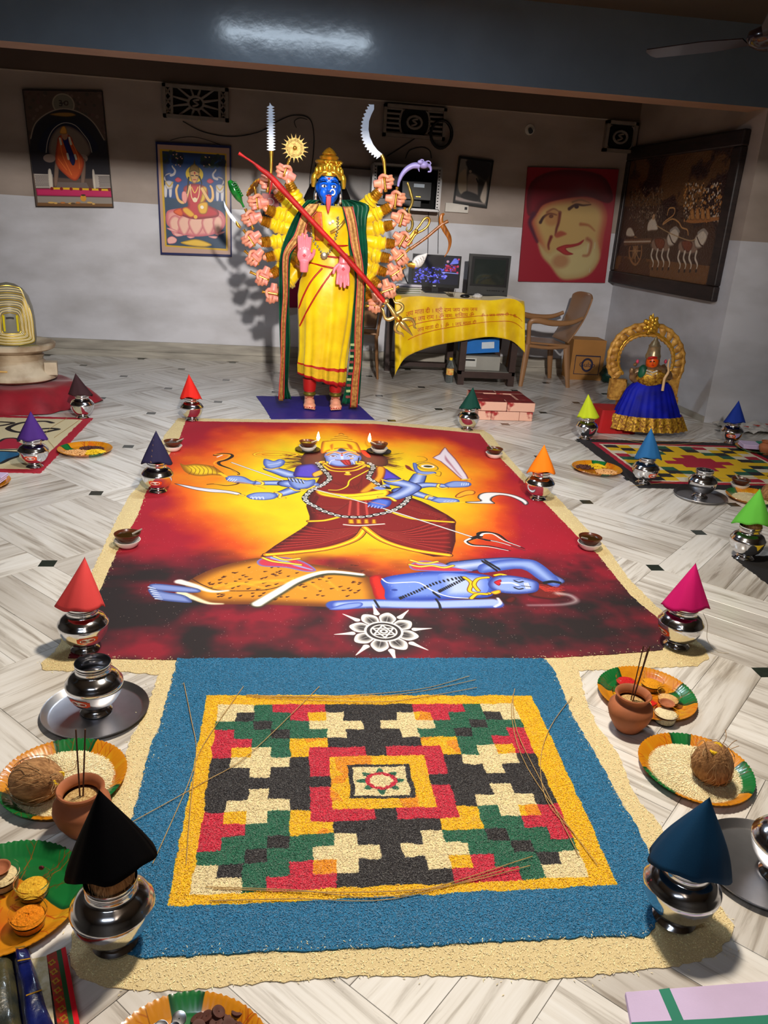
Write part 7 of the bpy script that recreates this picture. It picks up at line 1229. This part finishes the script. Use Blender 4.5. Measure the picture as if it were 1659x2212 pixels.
a.line([(300,780),(240,900),(290,1050),(350,1190)], 18, (90,20,50), 8, soft=10); a.line([(560,1120),(520,1230),(525,1300)], 12, (130,30,30), 5, soft=8); a.line([(1000,930),(1120,950),(1210,1030)], 12, (190,110,60), 3, soft=8); a.line([(1100,1150),(1160,1210),(1120,1380),(1040,1400)], 14, (190,110,70), 6, soft=10)
a.poly([(640,1290),(760,1240),(860,1230),(960,1210),(1050,1160),(1000,1230),(880,1270),(780,1290),(820,1340),(890,1375),(780,1390),(690,1340)], (206,50,50), (160,24,30), 6, soft=4); a.dot((700,1480), 34, (196,110,70), a=.6, ry=26, soft=16)
for P in (((1115,1225),(1100,1350)), ((1215,1205),(1208,1295)), ((1137,1585),(1130,1650))): a.line(list(P), 2, (240,220,190))
a.I *= np.array([.72,.74,.78]); picture('portrait_canvas', cs, a, 'red canvas portrait of a smiling white-bearded man wearing a head cloth', .003, mat('canvas_edge', (150, 20, 40), .6))
# small monochrome photograph
cs = [(992,337),(1067,347),(1052,450),(979,439)]; a = Art(150, 200, wall_T(cs, 150, 200)[0], (60, 56, 54)); a.c = crop(970, 330, 15.08)
for P, c in (([(380,220),(600,240),(560,700),(300,900)], (120,116,110)), ([(600,250),(1330,350),(1230,900),(900,700),(650,550)], (30,28,34)), ([(340,700),(560,560),(560,1350),(350,1300),(290,1000)], (150,136,116)), ([(640,700),(900,760),(960,1000),(930,1400),(620,1300)], (130,116,106)), ([(960,900),(1150,1000),(1050,1550),(960,1500)], (40,36,34)), ([(1200,950),(1240,1150),(1180,1640),(1020,1500),(1100,1200)], (190,176,160)), ([(230,1400),(350,1450),(1160,1660),(900,1640),(220,1540)], (170,156,150)), ([(560,1250),(960,1400),(900,1580),(400,1450)], (34,30,30))): a.poly(P, c, soft=6)
a.dot((700,610), 6, (150,130,120)); a.line([(900,850),(940,960)], 5, (20,20,20)); picture('monochrome_photograph', cs, a, 'small black-framed monochrome photograph hanging right of the equipment rack', .018, BKF)
# carved chariot panel on the right wall
P0, P1 = (3.45-.0, 6.0), (3.335, 8.05); cw = [WX(x, y, *P0, *P1) for x, y in ((1365,323),(1622,275),(1553,655),(1317,608))]
ux = Vector((P1[0]-P0[0], P1[1]-P0[1], 0)).normalized(); nx = Vector((-ux.y, ux.x, 0)); nx = nx if nx.x < 0 else -nx
ctr = Vector([sum(p[i] for p in cw)/4 for i in range(3)]); half = [(Vector(p)-ctr).dot(ux) for p in cw]; tops = [(p[2]-ctr.z) for p in cw]; print('PANEL', ctr[:], half, tops)
hw = (abs(half[0])+abs(half[1])+abs(half[2])+abs(half[3]))/4; hh = sum(abs(t) for t in tops)/4
def Tp(x, y):
    p = Vector(WX(x, y, *P0, *P1))-ctr; return ((hw+p.dot(ux))/(2*hw)*560, (p.z+hh)/(2*hh)*340)
a = Art(560, 340, Tp, (66, 40, 26)); X_, Y_ = np.meshgrid(np.arange(560)/560*2*hw, np.arange(340)/340*2*hh); n_ = fbm(X_*3, Y_*3, 4, 5); a.I[n_ > .55] = (44, 24, 22); a.I[(Y_ > hh*1.15) & (n_ < .52)] = (96, 64, 36); a.I[(Y_ < hh*.42)] = (112, 72, 36); a.I[(Y_ < hh*.42) & (n_ > .5)] = (80, 46, 24)
a.c = crop(1280, 250, 4.377); WT, WD2 = (206, 192, 174), (110, 90, 76)
for k in range(500): a.dot((rr.uniform(380,700), rr.uniform(680,1000)), rr.uniform(1,3), rr.choice([(90,74,60),(130,110,90),(40,26,20)])); a.dot((rr.uniform(900,1260), rr.uniform(640,1010)), rr.uniform(1,3.5), rr.choice([(150,96,46),(186,130,70),(44,28,20),(190,176,160)]))
for ox_, s_ in ((0, 1), (255, 1.05)):
    q = lambda P: [(580+ox_+(x-580)*s_, y+(ox_>0)*20) for x, y in P]
    a.poly(q([(590,1190),(640,1150),(740,1160),(770,1230),(740,1290),(640,1290),(590,1260)]), (140,110,92), (70,50,40), 6); a.poly(q([(620,1170),(690,1160),(720,1200),(690,1270),(640,1250)]), (120,58,36), (70,34,24), 4); a.poly(q([(735,1150),(770,1090),(810,1050),(850,1090),(850,1150),(800,1230),(745,1230)]), WT, WD2, 6); a.line(q([(770,1090),(820,1060),(855,1100)]), 6, (150,140,130))
    for x in (600, 650, 700, 755): a.line(q([(x,1270),(x-12,1330),(x+8,1390),(x-4,1440)]), 8, WT, 3); a.dot(q([(x-4,1450)])[0], 4, (40,24,20))
    a.line(q([(760,1130),(790,1200),(830,1220)]), 3, (60,36,26))
a.line([(430,1150),(380,1260),(390,1360),(440,1410),(490,1330),(490,1200),(430,1150)], 6, (150,104,66)); a.dot((435,1280), 16, (130,90,56), ry=20)
for k in range(8): a.line([(435,1280),(435+50*cos(k*.785),1280+110*sin(k*.785))], 2.5, (170,130,90))
a.poly([(330,1160),(600,1150),(590,1220),(320,1240)], (110,72,46), (60,36,24), 5, sm=1); a.line([(330,1195),(580,1190)], 4, (190,170,150)); a.poly([(350,1140),(360,1070),(400,1060),(430,1140)], WT, WD2, 4); a.poly([(550,1090),(560,1010),(610,960),(640,1010),(650,1080),(590,1090)], WT, WD2, 4); a.dot((610,960), 7, (190,150,110)); a.line([(640,1040),(760,1110),(940,1180),(1010,1170)], 2.5, (170,140,100))
a.line([(740,940),(760,880),(810,880),(800,940),(720,1000),(700,1030),(760,990),(800,980),(850,1010),(880,1060),(930,1080),(940,1130)], 3.4, (190,140,84)); a.poly([(910,1000),(1000,980),(1220,960),(1230,990),(1000,1020)], (160,100,50)); 
for x in (960, 1010, 1060, 1110): a.poly([(x,980),(x+5,890),(x+30,880),(x+40,980)], (176,120,64), (110,66,30), 4)
pa = thing('carved_chariot_panel', 'large dark wooden relief panel of a horse-drawn chariot on the right wall', 'panel', ctr); AXM = Matrix(((ux.x, nx.x, 0), (ux.y, nx.y, 0), (0, 0, 1))).to_4x4()
pa.rotation_euler = AXM.to_euler(); CWD = mat('dark_panel_wood', (44, 32, 30), .45, col2=(26, 18, 18), vs_=8, stretch=(1, 1, 6)); CPM = art_mat('chariot_relief', a, .4, bump=.5, bscale=60, bdist=.006)
def sh_(x, z): return x, z
fwid = .12
for c, s_ in (((0, .03, hh-fwid/2), (2*hw, .06, fwid)), ((0, .03, -hh+fwid/2), (2*hw, .06, fwid)), ((-hw+fwid/2, .03, 0), (fwid, .06, 2*hh-2*fwid)), ((hw-fwid/2, .03, 0), (fwid, .06, 2*hh-2*fwid))): o = part('frame_rail', box(c, s_), CWD, pa, 0); bevel(o, .012, 2)
o = part('carved_board', bbox2((-hw+.1, .01, -hh+.1), (hw-.1, .035, hh-.1)), CPM, pa, 0); uvmap(o.data, lambda c: ((c[:, 0]+hw)/(2*hw), (c[:, 2]+hh)/(2*hh)))
# pierced ventilator blocks
VC = mat('grey_concrete', (136, 126, 116), .8, var=.2, vs_=14, bump=.3, bs=40); VK = mat('hollow_shade_black', (8, 8, 9), .9)  # near-black stands in for shade inside pierced openings and slots
def vent(px, py, wv, hv, style, label):
    x, _, z = W(px, py, YB-.05); t = thing('ventilator', label, 'ventilator', (x, YB, z), 0, 'pierced ventilator blocks'); part('recess_shade', bbox2((-wv/2+.02, -.028, -hv/2+.02), (wv/2-.02, -.024, hv/2-.02)), VK, t, 0)  # dark backing plate imitates the shaded depth behind the lattice
    for c, s_ in (((0, -.035, hv/2-.014), (wv, .07, .028)), ((0, -.035, -hv/2+.014), (wv, .07, .028)), ((-wv/2+.014, -.035, 0), (.028, .07, hv)), ((wv/2-.014, -.035, 0), (.028, .07, hv))): part('rim', box(c, s_), VC, t, 0)
    m = MB(); r = .052
    m.add(tube([(r*cos(a_)*1.3, -.045, r*sin(a_)) for a_ in [i*pi/8 for i in range(16)]], .012, 6, closed=True)); m.add(tube([(-.03, -.045, -.03), (.02, -.045, -.01), (-.02, -.045, .015), (.03, -.045, .03)], .010, 6, 3))
    if style == 0:
        for k in range(12):
            a_ = k*pi/6+.26; ex, ez = cos(a_)*1.4, sin(a_); s_ = min((wv/2-.085)/abs(ex) if ex else 9, (hv/2-.02)/abs(ez) if ez else 9); m.add(tube([(r*cos(a_)*1.3, -.045, r*sin(a_)), (ex*s_, -.045, ez*s_)], [.013,.008], 6))
        for s in (-1, 1):
            m.add(box((s*(wv/2-.078), -.045, 0), (.022, .04, hv-.05)))
            for k in range(3): z_ = (k-1)*.075; m.add(tube([(s*(wv/2-.068), -.045, z_-.03), (s*(wv/2-.022), -.045, z_+.03)], .009, 6)); m.add(tube([(s*(wv/2-.068), -.045, z_+.03), (s*(wv/2-.022), -.045, z_-.03)], .009, 6))
    else:
        for s in (-1, 1):
            for k in range(6): z_ = (k-2.5)*.04; m.add(tube([(s*wv/2, -.045, z_), (s*(.10+.03*(abs(k-2.5) < 1.6)), -.045, z_)], .010, 6))
            m.add(tube([(s*(.09+.05*cos(a_)), -.045, .11*sin(a_)) for a_ in [-1.3+.26*i for i in range(11)]], .010, 6))
    m.obj('pierced_lattice', VC, t, 50)
vent(423, 222, .575, .27, 0, 'pierced concrete ventilator block high above the lotus goddess print'); vent(896, 264, .585, .27, 1, 'pierced concrete ventilator block behind the black cable coil'); vent(1341, 296, .31, .27, 1, 'pierced concrete ventilator block in the far right corner')
# rack of recorders
RK = mat('grey_rack_metal', (160, 158, 158), .4, .5); rk = thing('wall_rack', 'grey open wall rack holding black recorders and cables behind the statue', 'rack', (1.10, YB, 1.71)); rw, rh, rd = .32, .185, .22
for c, s_ in (((0, -rd/2, rh), (2*rw, rd, .02)), ((0, -rd/2, -rh), (2*rw, rd, .02)), ((-rw, -rd/2, 0), (.015, rd, 2*rh)), ((rw, -rd/2, 0), (.015, rd, 2*rh))): part('rack_panel', box(c, s_), RK, rk, 0)
for s in (-1, 1):
    u = part('rack_rail', box((s*(rw-.02), -rd+.005, 0), (.028, .006, 2*rh-.03)), RK, rk, 0)
    for k in range(13): part('rail_slot', box((s*(rw-.02), -rd+.001, -rh+.03+k*.0265), (.012, .003, .010)), VK, u, 0)
part('rack_back', box((0, -.006, 0), (2*rw, .01, 2*rh)), VK, rk, 0)
GLW = mat('green_indicator', (150, 230, 60), .5, emit=3); YLW = mat('amber_indicator', (240, 190, 60), .5, emit=3)
for nm, c, s_, lab in (('recorder', (-.06, -.11, -.135), (.42, .16, .06), 'black video recorder lying on the bottom of the wall rack'), ('recorder', (.10, -.11, -.02), (.28, .16, .16), 'black recorder with a pale label upright in the wall rack'), ('recorder', (-.16, -.11, .06), (.20, .15, .10), 'small black unit with green lights in the upper left of the rack')):
    o = thing(nm, lab, 'recorder', (1.10+c[0], YB+c[1], 1.71+c[2])); bevel(part('casing', box((0,0,0), s_), BZ, o, 0), .004)
    if s_[2] == .16: part('pale_label', box((.02, -.082, .045), (.10, .003, .03)), mat('label_pale', (200,214,226), .5), o, 0); [part('indicator', box((.0+.012*k, -.082, -.052), (.006, .003, .006)), YLW, o, 0) for k in range(4)]
    else: [part('indicator', box((-.05+.014*k, -s_[1]/2-.002, .02), (.006, .003, .004)), GLW, o, 0) for k in range(6)]
CBL = mat('black_cable', (14, 14, 15), .5)
def cable(P, r, label, Y=YB-.012, sm=6): c = W(*P[0], Y); o = part('wall_cable', tube([tuple(np.array(W(x, y, Y))-np.array(c)) for x, y in P], r, 6, sm), CBL, None, 60, c); return tag(o, label, 'cable', 'cables on the back wall')
co = W(953, 290, YB-.06); t = thing('cable_coil', 'thick black ring of coiled cable hanging beside the middle ventilator', 'coil', co)
for k in range(5): part('cable_turn', tube([((.098+.006*(k % 2))*cos(a_), -.012+.010*k-.01, (.112+.006*(k % 3))*sin(a_)) for a_ in [i*pi/12 for i in range(24)]], .010, 7, closed=True), CBL, t)
cable([(395,262),(440,285),(500,295),(560,285),(600,262),(635,249),(668,256),(678,290),(676,340),(670,380),(668,432)], .004, 'thin dark cable drooping from the left ventilator behind the statue', YB-.008)
cable([(640,276),(636,262),(648,255),(664,258)], .003, 'small stray cable loop above the sun discus', YB-.008); cable([(835,338),(880,310),(912,290),(935,290)], .005, 'black cable running from the rack top to the coil'); cable([(876,342),(885,325),(910,318),(928,325),(932,342)], .004, 'black cable looping over the top of the rack'); cable([(926,452),(925,500),(924,548)], .003, 'thin cable hanging from the rack to the flat monitor'); cable([(948,455),(947,500),(946,548)], .003, 'thin cable hanging from the right end of the rack'); cable([(864,500),(864,545),(872,590),(884,618)], .005, 'black cable behind the right hands reaching down to the table', YB-.02)
t = thing('grey_board', 'flat grey board fixed to the wall behind the statue head', 'board', (.48, YB, 1.74)); bd0, bd1 = W(738, 363, YB-.03), W(826, 446, YB-.03); part('board_face', bbox2((bd0[0]-.25-.48, -.03, bd1[2]-1.74), (bd1[0]-.48, -.001, bd0[2]-1.74)), mat('board_grey', (128, 122, 118), .4, var=.25, vs_=4), t, 0); part('dark_top_edge', bbox2((bd0[0]-.25-.48, -.034, bd0[2]-1.74), (bd1[0]-.48, -.001, bd0[2]-1.74+.012)), BRN, t, 0)  # dark strip along the top edge of the board
sw = thing('cable_box', 'long white switch box on the wall below the monochrome photograph', 'switch', W(986, 449, YB)); c = sw.location; bevel(part('box_cover', bbox2((-.115, -.028, -.042), (.115, -.001, .042)), mat('ivory_plastic', (206, 200, 190), .5), sw, 0), .004); part('switch_lever', bbox2((.075, -.036, -.012), (.10, -.028, .012)), BZ, sw, 0)
bh = thing('bulb_holder', 'empty round bulb holder on a white plate high on the back wall', 'bulb holder', W(1144, 280, YB)); part('round_plate', MB().add(lathe([(.001,0),(.048,0),(.046,.012),(.001,.014)], 24, cap=False), 0, Matrix.Rotation(pi/2, 4, 'X')).v and (lambda m_: (m_.v, m_.f))(MB().add(lathe([(.048,0),(.046,.012),(.001,.014)], 24, cap=False), 0, Matrix.Rotation(pi/2, 4, 'X'))), mat('ivory_plastic', (206, 200, 190), .5), bh, 60); part('socket', tube([(0,-.012,0),(0,-.05,-.02)], [.018,.022], 14), BZ, bh)
sg = thing('red_sign', 'small red plate in a dark frame on the wall behind the left hands', 'sign', W(586, 436, YB)); part('sign_plate', bbox2((-.085, -.02, -.07), (.075, -.012, .07)), mat('red_enamel', (170, 24, 30), .35), sg, 0); part('dark_frame', bbox2((-.10, -.013, -.20), (.09, -.001, .09)), BRN, sg, 0); part('white_ring', tube([(.035*cos(a_)-.01, -.021, .03*sin(a_)) for a_ in [i*pi/8 for i in range(16)]], .004, 5, closed=True), WH, sg)
for x, y, w_, Yh in ((142, 192, .012, YB-.02), (368, 304, .02, YB-.02), (470, 312, .02, YB-.02)): pass
cable([(368,303),(392,297),(420,296),(452,304),(476,313)], .003, 'hanging cord along the top of the lotus goddess print', YB-.025)
# ceiling fan
fn = thing('ceiling_fan', 'dark brown ceiling fan cut off by the top right corner', 'fan', (2.50, 4.47, 2.42)); FB = mat('dark_fan_enamel', (40, 22, 22), .22, .3, coat=.5)
part('hub', lathe([(.001,-.055),(.05,-.052),(.10,-.03),(.115,0),(.11,.03),(.06,.055),(.03,.065),(.001,.066)], 36, cap=False), FB, fn, 60); part('down_rod', lathe([(.012,.06),(.012,.40)], 12), FB, fn); part('canopy', lathe([(.02,.33),(.06,.42),(.065,.43)], 20), FB, fn)
for k in range(3):
    a_ = radians(124+120*k); part('blade', MB().add(box((.42, 0, .0), (.58, .13, .006), rx=.18), 0, Matrix.Rotation(a_, 4, 'Z')).v and (lambda m_: (m_.v, m_.f))(MB().add(prism([(.13,-.045),(.35,-.07),(.70,-.06),(.72,-.03),(.72,.03),(.70,.055),(.35,.065),(.13,.04)], -.003, .003), 0, Matrix.Rotation(a_, 4, 'Z') @ Matrix.Rotation(.20, 4, 'X'))), FB, fn, 30)
